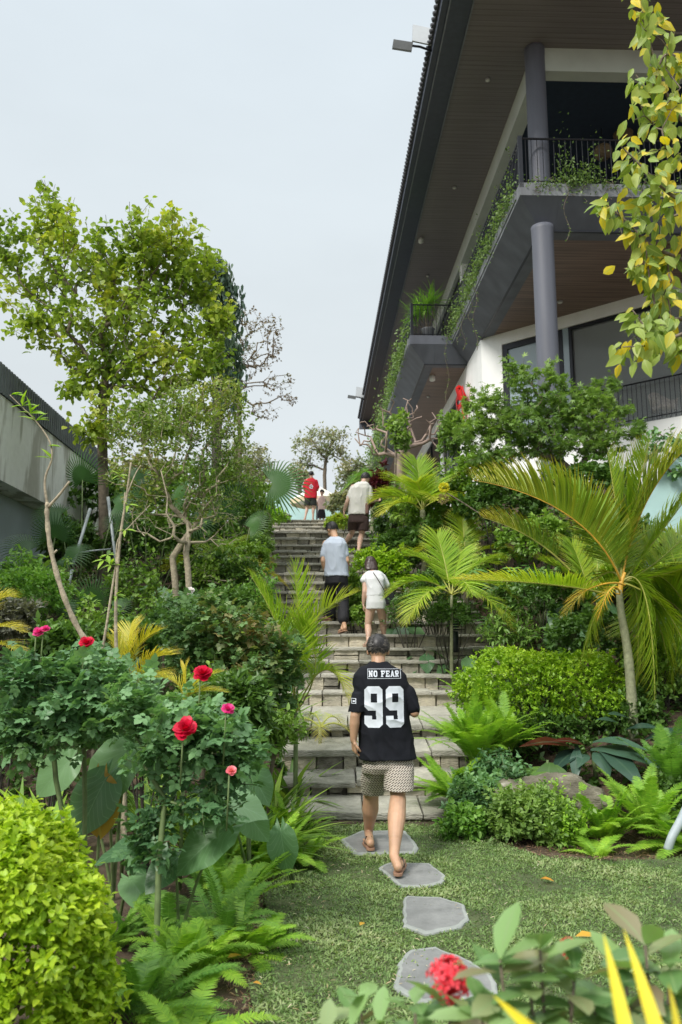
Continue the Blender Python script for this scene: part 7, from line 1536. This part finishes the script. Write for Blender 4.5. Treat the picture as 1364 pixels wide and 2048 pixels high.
def person(label, J, S, skin, head_dir, vox, hands=((0, 0, -1), (1, 0, 0), (0, 0, -1), (-1, 0, 0)), curl=.6, group='people climbing the stairs', hairm=m_hairb, hair='short', leg=1.0, toes=False, sandals=True, headw=1.0):
    J = {k: np.array(v, float) for k, v in J.items()}
    lo = min(J['toL'][2], J['toR'][2]); root = thing('person', label, 'person', A(J['pel'][0], J['pel'][1], lo - .02), group); pr = []
    H_ = J['head']; Mh = frame(head_dir); f_, x_, u_ = Mh[:, 1], Mh[:, 0], Mh[:, 2]; s = S * headw
    pr.append(('e', H_ + u_ * .012 * s - f_ * .008 * s, (.074 * s, .093 * s, .102 * s), Mh)); pr.append(('e', H_ - u_ * .055 * s + f_ * .025 * s, (.055 * s, .062 * s, .062 * s), Mh)); pr.append(('c', H_ - u_ * .02 * s + f_ * .085 * s, .011 * s, H_ + u_ * .02 * s + f_ * .08 * s, .008 * s))
    pr.append(('e', H_ + u_ * .03 * s + f_ * .07 * s, (.05 * s, .02 * s, .012 * s), Mh)); pr.append(('e', H_ - u_ * .058 * s + f_ * .083 * s, (.022 * s, .008 * s, .009 * s), Mh))
    for sg in (-1, 1): pr.append(('e', H_ + x_ * sg * .079 * s - u_ * .012 * s - f_ * .012 * s, (.012 * s, .02 * s, .032 * s), Mh))
    pr.append(('c', H_ - u_ * .05 * s - f_ * .02 * s, .055 * S, J['neck'] - A(0, 0, .01), .058 * S)); pr.append(('c', J['neck'], .06 * S, J['chest'], .1 * S))
    for a in 'LR': pr.append(('c', J['neck'] - A(0, 0, .02), .05 * S, J['sh' + a], .052 * S)); pr.append(('c', J['chest'], .1 * S, J['sh' + a], .05 * S)); pr.append(('c', J['chest'] * .55 + J['sh' + a] * .45, .09 * S, J['hip' + a] * .6 + J['pel'] * .4, .095 * S))
    pr.append(('c', J['chest'], .11 * S, J['pel'], .11 * S))
    for a in 'LR':
        pr.append(('c', J['sh' + a], .05 * S, J['el' + a], .038 * S)); m_ = J['el' + a] * .7 + J['wr' + a] * .3; pr.append(('c', J['el' + a], .037 * S, m_, .04 * S)); pr.append(('c', m_, .04 * S, J['wr' + a], .026 * S))
        pr.append(('c', J['hip' + a], .088 * S, J['kn' + a], .055 * S)); kn, an, to, he = J['kn' + a], J['an' + a], J['to' + a], J['he' + a]
        fw = nrm(A(to[0] - he[0], to[1] - he[1], 0)); cm = kn * .66 + an * .34 - fw * .018 * S
        pr.append(('c', kn, .053 * S * leg, cm, .058 * S * leg)); pr.append(('c', cm, .058 * S * leg, kn * .32 + an * .68 - fw * .008 * S, .042 * S * leg)); pr.append(('c', kn * .32 + an * .68, .041 * S * leg, an, .034 * S)); pr.append(('c', kn * .85 + an * .15 - fw * .02 * S, .03 * S * leg, kn * .45 + an * .55 - fw * .028 * S * leg, .034 * S * leg))
        ft = nrm(to - he); pr.append(('c', an, .034 * S, he + A(0, 0, .005), .03 * S)); ball = he + (to - he) * .72
        sd = nrm(np.cross(ft, A(0, 0, 1)))
        for o in (-.018, .018): pr.append(('c', he + A(0, 0, .0), .026 * S, ball + sd * o * S - A(0, 0, .008 * S), .019 * S))
        pr.append(('c', an - A(0, 0, .01), .03 * S, ball, .022 * S))
        for i, (o, l) in enumerate(((-.03, .2), (-.014, .27), (.0, .28), (.014, .25), (.029, .2))): pr.append(('c', ball + sd * o * S - A(0, 0, .008 * S), .011 * S, he + (to - he) * (.82 + l * .6) + sd * o * 1.05 * S - A(0, 0, .012 * S), .0085 * S))
    hd = hands
    hand(pr, J['wrL'], hd[0], hd[1], S, curl, 1); hand(pr, J['wrR'], hd[2], hd[3], S, curl, -1)
    solid(pr, vox, 5).build('body', skin, root)
    for sg in (-1, 1): ell = MB(); ell_mesh(ell, H_ + x_ * sg * .03 * s + u_ * .012 * s + f_ * .083 * s, (.012 * s, .006 * s, .007 * s), Mh, 10); ell.build('eye', m_eye, root)
    # hair
    if hair == 'short':
        hp = [('e', H_ + u_ * .028 * s - f_ * .012 * s, (.082 * s, .099 * s, .1 * s), Mh)]
        h = solid(hp, .008 * s + .002, 1, None); V = np.concatenate(h.V); rel = (V - H_) @ Mh / s; line = .004 + .05 * np.clip(rel[:, 1] / .09, -1, 1) + .01 * np.sin(rel[:, 0] * 160) * np.sin(rel[:, 1] * 120); V2 = V.copy(); low = rel[:, 2] < line; V2[low] = H_ + ((V[low] - H_) * .86); h.V = [V2]; h.build('hair', hairm if hairm is not m_hairg else m_hairb, root)
        n = 4500; dd = nrm(R.normal(size=(n, 3)) + A(0, 0, .4)); rel = dd; ok = rel[:, 2] > .12 + .35 * np.clip(rel[:, 1], -1, 1); dd = dd[ok]; n = len(dd)
        pos = H_ + u_ * .02 * s + (dd * A(.079, .095, .1) * s) @ Mh.T; tt_ = np.stack([R.normal(size=n) * .7, .5 + R.normal(size=n) * .5, R.normal(size=n) * .3 - .5 * (dd[:, 1] < 0)], -1); tt_ = nrm(tt_ - dd * (tt_ * dd).sum(1)[:, None]); g_ = (tt_ + dd * .22) @ Mh.T
        MB().inst(stripT(.13, .25, 3), pos, g_, dd @ Mh.T, R.uniform(.035, .06, n) * s).build('hair_strands', hairm if hairm is m_hairg else leafmat('hair_strand_black', [(.01, .009, .009), (.035, .03, .028)], trans=0), root)
    elif hair == 'bob':
        hp = [('e', H_ + u_ * .02 * s - f_ * .02 * s, (.098 * s, .108 * s, .108 * s), Mh), ('l', [ering(H_ - f_ * .035 * s + u_ * q * s, w * s, dp * s, x_, 2.2) for q, w, dp in ((.02, .1, .09), (-.06, .108, .085), (-.13, .112, .075), (-.17, .1, .06))])]
        solid(hp, .009, 4, wrinkle(.005, (30, 30, 3))).build('hair', hairm, root)
    # sandals
    if sandals:
        for a in 'LR':
            he, to = J['he' + a], J['to' + a]; ft = nrm(to - he); sd = nrm(np.cross(ft, A(0, 0, 1))); up = np.cross(sd, ft); L = np.linalg.norm(to - he)
            out = []
            for t, w in ((-.16, .012), (-.12, .027), (0, .033), (.3, .031), (.6, .043), (.85, .045), (1.05, .03), (1.12, .01)): out.append((t, w))
            ctr = [(he + ft * L * t, w) for t, w in out]; loop = [c + sd * w * S for c, w in ctr] + [c - sd * w * S for c, w in ctr[::-1]]; loop = np.array(loop) - up * .028 * S
            MB().prism(loop - up * .016 * S, loop, (.5, 0, 0, 0)).build('sandal_sole', m_sole, root, smooth=False)
            mid = he + (to - he) * .82 - up * .01 * S
            for sg in (-1, 1): MB().tube(catmull([he + (to - he) * .38 + sd * sg * .036 * S - up * .02 * S, he + (to - he) * .6 + sd * sg * .022 * S + up * .024 * S, mid + up * .012 * S]), .0045 * S, 6).build('sandal_strap', m_strap, root)
    return root, J, Mh
def garment(name, prims, vox, m, root, amp=.006, smooth=6, seed=0, sc=(9, 9, 3.5)):
    return solid(prims, vox, smooth, wrinkle(amp, sc, seed) if amp else None).build(name, m, root)

# man in the black football style shirt
m_black = mat('black_jersey', (.007, .008, .012), rough=.85, var=.3, scale=5, bump=.15, bscale=120, spec=.25)
m_print = mat('white_print', (.62, .66, .72), rough=.6, var=.06, scale=25)
m_short, nt_, b_ = newmat('patterned_shorts')
_tc = nt_.nodes.new('ShaderNodeTexCoord'); _mp = nt_.nodes.new('ShaderNodeMapping'); _mp.inputs['Rotation'].default_value = (pi / 2, 0, 0); _mp.inputs['Scale'].default_value = (1, 1, 1); lk(nt_, _tc.outputs['Object'], _mp.inputs[0])
_rt = nt_.nodes.new('ShaderNodeMapping'); _rt.inputs['Rotation'].default_value = (0, 0, radians(35)); lk(nt_, _mp.outputs[0], _rt.inputs[0])
_br = nt_.nodes.new('ShaderNodeTexBrick'); _br.inputs['Scale'].default_value = 1; _br.inputs['Brick Width'].default_value = .034; _br.inputs['Row Height'].default_value = .0125; _br.inputs['Mortar Size'].default_value = .0033; _br.inputs['Mortar Smooth'].default_value = .2
_br.inputs['Color1'].default_value = (.035, .022, .018, 1); _br.inputs['Color2'].default_value = (.09, .06, .045, 1); _br.inputs['Mortar'].default_value = (.5, .46, .39, 1); lk(nt_, _rt.outputs[0], _br.inputs[0]); lk(nt_, _br.outputs[0], b_.inputs['Base Color']); b_.inputs['Roughness'].default_value = .85
J = dict(head=P(756, 1300, 6.45), neck=P(757, 1338, 6.38), chest=P(762, 1375, 6.38), pel=P(774, 1500, 6.38), shL=P(728, 1356, 6.36), shR=P(795, 1357, 6.4), elL=P(710, 1432, 6.28), elR=P(829, 1425, 6.36), wrL=P(707, 1480, 6.3), wrR=P(808, 1412, 6.62),
         hipL=P(754, 1515, 6.42), hipR=P(793, 1518, 6.41), knL=P(742, 1592, 6.68), knR=P(796, 1598, 6.24), anL=P(737, 1666, 6.93), anR=P(788, 1712, 5.86))
heL = PZ(741, 1680, .112); toL = PZ(726, 1652, .1); heR = P(796, 1736, 5.77); toR = np.array([heR[0] + .035, 6.0, .105])
heL[2] = .085; J.update(heL=heL, toL=heL + nrm(A(toL[0] - heL[0], toL[1] - heL[1], 0)) * .2, heR=heR, toR=toR)
man, J, Mh = person('man walking away in a black shirt numbered 99 and patterned shorts on the nearest flagstones', J, 1.0, m_skin, (.02, 1, -.12), .0045, hands=((.1, .25, -1), (.9, .3, .1), (-.6, .6, .3), (0, 0, -1)), curl=.8, hairm=m_hairg, leg=1.16)
xs_ = nrm(J['shR'] - J['shL'])
k_ = 1 / 244.0
def tr(cx, y, hw, ry, Yc=6.38, xd=xs_, p=2.4): c = P(cx, y, Yc); return ering(c, hw * k_ * Yc / 6.38, ry, xd, p)
pr = [('l', [tr(757, 1324, 18, .068), tr(757, 1331, 24, .085), tr(758, 1338, 38, .1), tr(760, 1350, 50, .115), tr(762, 1370, 53, .13), tr(765, 1400, 50, .14), tr(768, 1440, 50, .14), tr(772, 1480, 52, .15), tr(776, 1516, 56, .17)]),
      ('c', P(730, 1356, 6.37), .062, P(716, 1408, 6.33), .066), ('l', [ering(P(722, 1385, 6.34), .07, .075, xs_), ering(P(714, 1424, 6.31), .068, .08, xs_)]),
      ('c', P(795, 1358, 6.4), .062, P(820, 1400, 6.38), .06), ('c', P(815, 1385, 6.38), .062, P(827, 1416, 6.36), .052)]
shirt = garment('black_shirt', pr, .007, m_black, man, .014, 4, 3, (7, 7, 5))
pr = [('l', [ering(P(775, 1500, 6.38), .17, .115, xs_), ering(P(776, 1522, 6.38), .195, .14, xs_), ering(P(776, 1532, 6.38), .205, .15, xs_), ering(P(775, 1545, 6.4), .2, .13, xs_)]),
      ('l', [ering(P(755, 1530, 6.42), .115, .12, xs_), ering(P(747, 1560, 6.5), .1, .12, xs_), ering(P(745, 1588, 6.6), .088, .11, xs_)]), ('l', [ering(P(797, 1530, 6.35), .12, .13, xs_), ering(P(797, 1555, 6.31), .115, .13, xs_), ering(P(798, 1580, 6.26), .108, .11, xs_)])]
garment('patterned_shorts', pr, .008, m_short, man, .007, 4, 8, (10, 10, 6))
# printed lettering projected on the back of the shirt
_vs = np.array([v.co for v in shirt.data.vertices]) + np.array(man.location); bvh = BVHTree.FromPolygons([Vector(v) for v in _vs], [tuple(p.vertices) for p in shirt.data.polygons])
def decal(name, inside, u0, u1, v0, v1, step, place, mat_, parent, off=.0035, tree_=None, skew=0):
    nu, nv = int((u1 - u0) / step) + 1, int((v1 - v0) / step) + 1; idx = {}; V = []; F = []
    def vert(i, j):
        if (i, j) not in idx:
            q = place(u0 + i * step, v0 + j * step); d = Vector(nrm(q - A(0, 0, CAMZ)))
            q0 = Vector(q); q0.y -= .5; loc, nn, _, _ = tree_.ray_cast(q0, Vector((0, 1, 0))); idx[(i, j)] = len(V)
            V.append(np.array(loc) + A(0, -off, 0) if loc else q)
        return idx[(i, j)]
    for i in range(nu):
        for j in range(nv):
            if inside(u0 + (i + .5) * step, v0 + (j + .5) * step): F.append((vert(i, j), vert(i + 1, j), vert(i + 1, j + 1), vert(i, j + 1)))
    return MB().add(np.array(V), F).build(name, mat_, parent)
def poly_in(poly, x, y):
    c = False; n = len(poly)
    for i in range(n):
        (x1, y1), (x2, y2) = poly[i], poly[(i + 1) % n]
        if (y1 > y) != (y2 > y) and x < (x2 - x1) * (y - y1) / (y2 - y1) + x1: c = not c
    return c
def bevrect(x0, y0, x1, y1, b): return [(x0 + b, y0), (x1 - b, y0), (x1, y0 + b), (x1, y1 - b), (x1 - b, y1), (x0 + b, y1), (x0, y1 - b), (x0, y0 + b)]
def nine(u, v):   # unit box 0..1 wide, 0..2.2 high
    if not poly_in(bevrect(0, 0, 1, 2.2, .2), u, v): return False
    if .34 < u < .68 and 1.34 < v < 1.8: return False           # upper counter
    if u < .62 and .62 < v < .9 and True: return False            # gap below the loop
    if .4 < u < .64 and .42 < v <= .62: return False
    if u < .2 and .9 <= v < .9 + (.2 - u): return False
    return True
w9 = 34 * k_; gp9 = 6 * k_
def place9(ox):
    def f(u, v): c = P(769, 1455, 6.25); return np.array([c[0] + ox + u, 6.25, c[2] + v + u * 0])
    return f
for i, ox in enumerate((-w9 - gp9 / 2 + .0, gp9 / 2)):
    decal('number_nine', lambda u, v: nine(u / w9, v / (75 * k_ / 2.2)), 0, w9, 0, 75 * k_, .003, place9(ox), m_print, man, tree_=bvh)
SER = .16
def glyph(ch, u, v):    # 0..1 wide and high, slab serif
    t = .26; r = lambda a, b, c, d: a <= u <= c and b <= v <= d
    if ch == 'N': return r(.12, 0, .34, 1) or r(.68, 0, .9, 1) or (abs(u - (.16 + (1 - v) * .66)) < .15 and 0 <= v <= 1) or r(0, 0, .44, SER) or r(0, 1 - SER, .34, 1) or r(.56, 1 - SER, 1, 1)
    if ch == 'O': return poly_in(bevrect(.05, 0, .95, 1, .2), u, v) and not (.34 < u < .66 and .22 < v < .78)
    if ch == 'F': return r(.14, 0, .4, 1) or r(0, 0, .56, SER) or r(0, 1 - .2, .95, 1) or r(.78, .6, .95, 1) or r(.3, .42, .7, .6)
    if ch == 'E': return r(.14, 0, .4, 1) or r(0, 0, .95, .2) or r(0, .8, .95, 1) or r(.78, .65, .95, 1) or r(.78, 0, .95, .35) or r(.3, .42, .7, .6)
    if ch == 'A': return (abs(u - (.5 - .32 * (1 - v))) < .13 or abs(u - (.5 + .32 * (1 - v))) < .13 or (r(.3, .22, .7, .4))) and 0 <= v <= 1 or r(0, 0, .38, SER) or r(.62, 0, 1, SER)
    if ch == 'R': return r(.14, 0, .4, 1) or r(0, 0, .5, SER) or (poly_in(bevrect(0, .42, .9, 1, .14), u, v) and not (.4 < u < .62 and .6 < v < .82)) or (abs(u - (.5 + (.45 - v) * .6)) < .14 and 0 <= v <= .45)
    return False
txt = 'NO FEAR'; lw_ = 8.6 * k_; lh = 11.5 * k_; c_ = P(769, 1354, 6.25)
u = -3.52 * lw_ * .98
for ch in txt:
    if ch == ' ': u += lw_ * .62; continue
    decal('letter', lambda a, b, ch=ch: glyph(ch, a / (lw_ * .94), b / lh), 0, lw_ * .94, 0, lh, .0014, (lambda ox: (lambda a, b: np.array([c_[0] + ox + a, 6.25, c_[2] + b])))(u), m_print, man, tree_=bvh); u += lw_ * 1.04
bw, bh = 63 * k_, 18 * k_
decal('print_frame', lambda a, b: a < .0028 or b < .0028 or a > bw - .0028 or b > bh - .0028, 0, bw, 0, bh, .0014, lambda a, b: np.array([c_[0] - bw / 2 + a, 6.25, c_[2] - .013 + b]), m_print, man, tree_=bvh)
pc = P(706, 1402, 6.25); decal('sleeve_patch', lambda a, b: a < .003 or b < .003 or a > .031 or b > .035 or (.01 < a < .025 and .012 < b < .024), 0, .034, 0, .038, .0017, lambda a, b: np.array([pc[0] - .012 + a, 6.25, pc[2] - .02 + b]), m_print, man, tree_=bvh)

# man in the pale blue grey T-shirt
m_tee = mat('pale_blue_cotton', (.42, .47, .55), rough=.9, var=.05, scale=6); m_pant = mat('black_trousers', (.008, .008, .011), rough=.8, var=.3)
Yg_ = 12.25
J = dict(head=P(664, 1059, Yg_ + .18), neck=P(671, 1078, Yg_ + .05), chest=P(670, 1096, Yg_), pel=P(673, 1148, Yg_), shL=P(651, 1087, Yg_ + .02), shR=P(688, 1089, Yg_ + .02), elL=P(646, 1122, Yg_ - .08), elR=P(694, 1122, Yg_ - .04), wrL=P(652, 1146, Yg_ + .02), wrR=P(695, 1143, Yg_ + .14),
         hipL=P(662, 1158, Yg_), hipR=P(684, 1158, Yg_), knL=P(657, 1200, Yg_ + .3), knR=P(687, 1205, Yg_ + .05), anL=P(660, 1232, Yg_ + .32), anR=P(688, 1246, Yg_ - .15))
heL = np.array([P(660, 1236, 12.55)[0], 12.52, 2.0]); J.update(heL=heL, toL=heL + A(-.13, .15, 0)); heR = np.array([P(690, 1255, 12.0)[0], 11.95, 1.83]); J.update(heR=heR, toR=heR + A(-.08, .17, -.03))
pers, J, Mh = person('man in a pale grey-blue T-shirt and loose black trousers with one hand in his pocket', J, 1.0, m_skin, (-.62, .8, -.35), .007, hands=((.2, .3, -1), (1, 0, 0), (0, .2, -1), (-1, 0, 0)))
xd = nrm(J['shR'] - J['shL']); k2 = 1 / 128.
def tg(cx, y, hw, ry, dY=0): return ering(P(cx, y, Yg_ + dY), hw * k2, ry, xd, 2.4)
garment('t_shirt', [('l', [tg(671, 1074, 10, .07, .05), tg(671, 1079, 18, .1, .02), tg(670, 1088, 24, .125), tg(669, 1105, 25, .14), tg(671, 1125, 24, .14), tg(673, 1145, 24, .14), tg(674, 1153, 25, .15)]), ('c', P(653, 1089, Yg_), .06, P(648, 1110, Yg_ - .04), .065), ('c', P(687, 1090, Yg_), .06, P(691, 1110, Yg_ - .02), .062)], .009, m_tee, pers, .011, 5, 5)
garment('trousers', [('l', [tg(673, 1145, 22, .13), tg(673, 1160, 23, .135), tg(673, 1168, 22, .13)]), ('c', P(663, 1160, Yg_), .1, P(658, 1200, Yg_ + .28), .09), ('c', P(658, 1200, Yg_ + .28), .09, P(661, 1226, Yg_ + .28), .085), ('c', P(683, 1160, Yg_), .1, P(687, 1205, Yg_ + .03), .092), ('c', P(687, 1205, Yg_ + .03), .092, P(687, 1238, Yg_ - .12), .085)], .01, m_pant, pers, .01, 4, 2)

# woman in white
m_wtop = mat('white_cotton', (.6, .61, .62), rough=.9, var=.04); m_wskirt = mat('white_knit', (.57, .58, .58), rough=.85, var=.04)
Yw = 11.75
J = dict(head=P(741, 1128, Yw + .25), neck=P(745, 1146, Yw + .12), chest=P(748, 1160, Yw + .05), pel=P(752, 1205, Yw), shL=P(731, 1152, Yw + .08), shR=P(765, 1154, Yw + .1), elL=P(729, 1184, Yw + .02), elR=P(774, 1176, Yw + .16), wrL=P(727, 1208, Yw + .08), wrR=P(772, 1186, Yw + .36),
         hipL=P(742, 1212, Yw), hipR=P(762, 1212, Yw + .02), knL=P(736, 1250, Yw + .05), knR=P(766, 1248, Yw + .22), anL=P(737, 1283, Yw - .1), anR=P(768, 1270, Yw + .22))
heL = np.array([P(737, 1289, 11.6)[0], 11.62, 1.6]); J.update(heL=heL, toL=heL + A(-.05, .17, 0)); heR = np.array([P(768, 1268, 12)[0], 12.0, 1.79]); J.update(heR=heR, toR=heR + A(.0, .17, 0))
wom, J, Mh = person('woman with a dark bob in a white top and short white skirt leaning forward', J, .9, m_skinl, (-.1, 1, -.75), .006, hands=((0, .2, -1), (1, 0, 0), (0, .8, 0), (-1, 0, 0)), hairm=m_hairbr, hair='bob')
xd = nrm(J['shR'] - J['shL']); k3 = 1 / 134.
def tw_(cx, y, hw, ry, dY=0): return ering(P(cx, y, Yw + dY), hw * k3, ry, xd, 2.3)
garment('white_top', [('l', [tw_(747, 1142, 11, .07, .12), tw_(747, 1147, 19, .11, .1), tw_(749, 1158, 20.5, .125, .05), tw_(751, 1175, 17.5, .12, .02), tw_(751, 1192, 17, .115, 0)]), ('c', P(732, 1152, Yw + .08), .05, P(727, 1160, Yw + .05), .05), ('c', P(765, 1155, Yw + .1), .055, P(773, 1170, Yw + .12), .055)], .008, m_wtop, wom, .01, 5, 11)
garment('skirt', [('l', [tw_(751, 1189, 16.5, .105), tw_(752, 1205, 19.5, .125), tw_(752, 1218, 20, .12)])], .008, m_wskirt, wom, .004, 4, 4)
bag = thing('shoulder_bag', 'small black shoulder bag hanging at the right hip of the woman in white', 'bag', P(777, 1200, Yw + .05))
q = P(778, 1196, Yw + .02); mbb = MB(); mbb.loft([ering(q + A(0, 0, z), w, .035, (1, .2, 0), 4, 20) for z, w in ((-.09, .06), (-.08, .075), (0, .08), (.07, .07), (.08, .05))]); mbb.build('pouch', m_pant, bag)
bq = catmull([P(743, 1141, Yw + .1), P(750, 1150, Yw - .07), P(760, 1166, Yw - .1), P(768, 1180, Yw - .09), P(775, 1192, Yw + .02)]); MB().tube(bq, .007, 6).build('strap', m_strap, bag)

# man in the off-white shirt and brown shorts, with a phone
m_off = mat('off_white_cotton', (.64, .62, .57), rough=.9, var=.05); m_brown = mat('brown_shorts_cloth', (.055, .032, .028), rough=.85, var=.2); m_stripe = mat('brown_side_stripe', (.16, .09, .07), rough=.85)
Yh = 15.55
J = dict(head=P(731, 957, Yh + .15), neck=P(724, 968, Yh + .05), chest=P(720, 982, Yh), pel=P(717, 1030, Yh), shL=P(706, 974, Yh), shR=P(738, 976, Yh + .04), elL=P(694, 1004, Yh - .05), elR=P(739, 1003, Yh), wrL=P(688, 1022, Yh + .02), wrR=P(751, 1002, Yh + .2),
         hipL=P(708, 1034, Yh), hipR=P(726, 1034, Yh), knL=P(704, 1066, Yh + .32), knR=P(723, 1070, Yh + .08), anL=P(688, 1089, Yh + .42), anR=P(717, 1100, Yh - .22))
heL = P(686, 1093, Yh + .48); heL[2] = 3.62; J.update(heL=heL, toL=heL + A(-.03, .18, 0)); heR = np.array([P(720, 1108, 15.3)[0], 15.28, 3.32]); J.update(heR=heR, toR=heR + A(.07, .16, 0))
wm, J, Mh = person('man in an off-white shirt and dark brown shorts climbing on the right with a phone', J, 1.0, m_skinl, (.45, 1, -.3), .008, hands=((-.1, .1, -1), (1, 0, 0), (.8, .6, .1), (0, 0, 1)), curl=.7)
xd = nrm(J['shR'] - J['shL']); k4 = 1 / 101.
def th_(cx, y, hw, ry, dY=0): return ering(P(cx, y, Yh + dY), hw * k4, ry, xd, 2.4)
garment('shirt', [('l', [th_(725, 964, 9, .07, .05), th_(723, 969, 15, .1), th_(721, 977, 20, .13), th_(719, 995, 20.5, .14), th_(717, 1015, 20, .14), th_(716, 1030, 20, .15)]), ('c', P(706, 976, Yh), .065, P(700, 996, Yh - .02), .07), ('c', P(737, 977, Yh), .065, P(740, 996, Yh), .07)], .01, m_off, wm, .012, 5, 21)
garment('side_panel', [('l', [ering(P(733, 1008, Yh - .02), .05, .11, xd, 2.4), ering(P(733, 1029, Yh - .02), .05, .12, xd, 2.4)])], .01, m_stripe, wm, 0, 3)
garment('shorts', [('l', [th_(717, 1027, 19, .13), th_(717, 1042, 20, .135), th_(717, 1046, 19, .13)]), ('l', [th_(708, 1035, 11, .12), th_(706, 1050, 11, .12, .12), th_(706, 1061, 10.5, .12, .22)]), ('l', [th_(727, 1035, 11, .12), th_(727, 1050, 11, .12, .02), th_(726, 1062, 11, .12, .04)])], .01, m_brown, wm, .008, 4, 9)
ph = MB(); q = J['wrR'] + A(.1, .08, .03); ph.prism([q + A(-.03, -.01, -.06), q + A(.03, -.01, -.06), q + A(.03, 0, -.06), q + A(-.03, 0, -.06)], [q + A(-.03, .03, .07), q + A(.03, .03, .07), q + A(.03, .04, .07), q + A(-.03, .04, .07)])
o = ph.build('phone', m_pant, smooth=False); tag(o, 'dark phone in the hand of the man in the off-white shirt', 'phone')

# man in red on the terrace edge
m_redt = mat('red_jersey', (.6, .012, .03), rough=.8, var=.06); m_olive = mat('dark_green_shorts', (.02, .024, .02), rough=.85)
Yr = 26.75
J = dict(head=P(622.5, 949, Yr + .03), neck=P(622, 958, Yr), chest=P(622, 966, Yr), pel=P(621, 996, Yr), shL=P(611, 962, Yr), shR=P(633, 962, Yr), elL=P(608, 979, Yr + .02), elR=P(636, 979, Yr + .02), wrL=P(614, 984, Yr + .24), wrR=P(630, 984, Yr + .24),
         hipL=P(616, 999, Yr), hipR=P(626, 999, Yr), knL=P(614, 1016, Yr + .02), knR=P(627, 1016, Yr + .02), anL=P(611, 1033, Yr - .08), anR=P(626, 1033, Yr - .05))
heL = A(P(610, 1036, Yr)[0], Yr - .08, TOPZ + .05); J.update(heL=heL, toL=heL + A(-.1, .16, 0)); heR = A(P(626, 1036, Yr)[0], Yr - .05, TOPZ + .05); J.update(heR=heR, toR=heR + A(.03, .18, 0))
rm, J, Mh = person('man in a red shirt and dark shorts standing at the top of the stairs', J, .95, m_skinl, (.1, 1, 0), .009, hands=((.8, .4, 0), (0, 0, 1), (-.8, .4, 0), (0, 0, 1)), curl=.7)
k5 = 1 / 58.5; xd = A(1, 0, 0)
def tq(cx, y, hw, ry, dY=0): return ering(P(cx, y, Yr + dY), hw * k5, ry, xd, 2.4)
sh = garment('red_shirt', [('l', [tq(622, 956, 5, .07), tq(622, 959, 9, .1), tq(622, 964, 12, .13), tq(622, 978, 12, .14), tq(621, 997, 13, .15)]), ('c', P(612, 963, Yr), .07, P(609, 974, Yr), .075), ('c', P(632, 963, Yr), .07, P(635, 974, Yr), .075)], .012, m_redt, rm, .012, 4, 2)
_v = np.array([v.co for v in sh.data.vertices]) + np.array(rm.location); bv = BVHTree.FromPolygons([Vector(v) for v in _v], [tuple(p.vertices) for p in sh.data.polygons]); cc = P(622, 971, Yr - .3)
def hyp(a, b): return sqrt(a * a + b * b)
decal('back_emblem', lambda a, b: (abs(hyp(a - .07, b - .05) - .04) < .015) or (abs((b - .075) - (.07 - abs(a - .07)) * 1.1) < .016 and b > .07), 0, .14, 0, .17, .008, lambda a, b: np.array([cc[0] - .07 + a, Yr - .3, cc[2] - .08 + b]), m_print, rm, off=.012, tree_=bv)
garment('shorts', [('l', [tq(621, 994, 11.5, .13), tq(621, 1001, 12, .13)]), ('l', [tq(616, 998, 6.5, .12), tq(614.5, 1011, 6.5, .12)]), ('l', [tq(626, 998, 6.5, .12), tq(627, 1011, 6.5, .12)])], .012, m_olive, rm, .006, 3, 9)
# child beside him
Yc_ = 27.3
J = dict(head=P(644, 985, Yc_), neck=P(643, 993, Yc_), chest=P(643, 998, Yc_), pel=P(643, 1020, Yc_), shL=P(637, 996, Yc_), shR=P(649, 996, Yc_), elL=P(635, 1006, Yc_), elR=P(651, 1004, Yc_), wrL=P(636, 1012, Yc_ + .1), wrR=P(648, 1010, Yc_ + .14),
         hipL=P(640, 1022, Yc_), hipR=P(646, 1022, Yc_), knL=P(640, 1034, Yc_), knR=P(647, 1034, Yc_), anL=P(640, 1043, Yc_), anR=P(647, 1043, Yc_))
zf = TOPZ + .045; heL = A(J['anL'][0], Yc_ - .03, zf); heR = A(J['anR'][0], Yc_ - .03, zf); J['anL'][2] = J['anR'][2] = TOPZ + .1; J['knL'][2] = J['knR'][2] = TOPZ + .3; J.update(heL=heL, toL=heL + A(-.02, .13, 0), heR=heR, toR=heR + A(.02, .13, 0))
ch, J, Mh = person('child in a pale pink top and black skirt standing beside the man in red', J, .62, m_skinl, (-.5, -.9, 0), .007, hands=((.5, .6, -.3), (0, 0, 1), (-.5, .6, -.3), (0, 0, 1)), hairm=m_hairbr, headw=1.35)
m_pk = mat('pale_pink_cotton', (.72, .55, .5), rough=.9)
def tc_(cx, y, hw, ry): return ering(P(cx, y, Yc_), hw * k5, ry, xd, 2.4)
garment('top', [('l', [tc_(643, 992, 4, .06), tc_(643, 995, 6.5, .08), tc_(643, 1008, 6.5, .09), tc_(643, 1023, 7, .1)]), ('c', P(638, 997, Yc_), .045, P(636, 1003, Yc_), .045), ('c', P(649, 997, Yc_), .045, P(651, 1002, Yc_), .045)], .008, m_pk, ch, .005, 4, 2)
garment('skirt', [('l', [tc_(643, 1019, 6.5, .1), tc_(643, 1030, 8.5, .13), tc_(643, 1036, 8.5, .14)])], .008, m_pant, ch, .005, 4, 2)
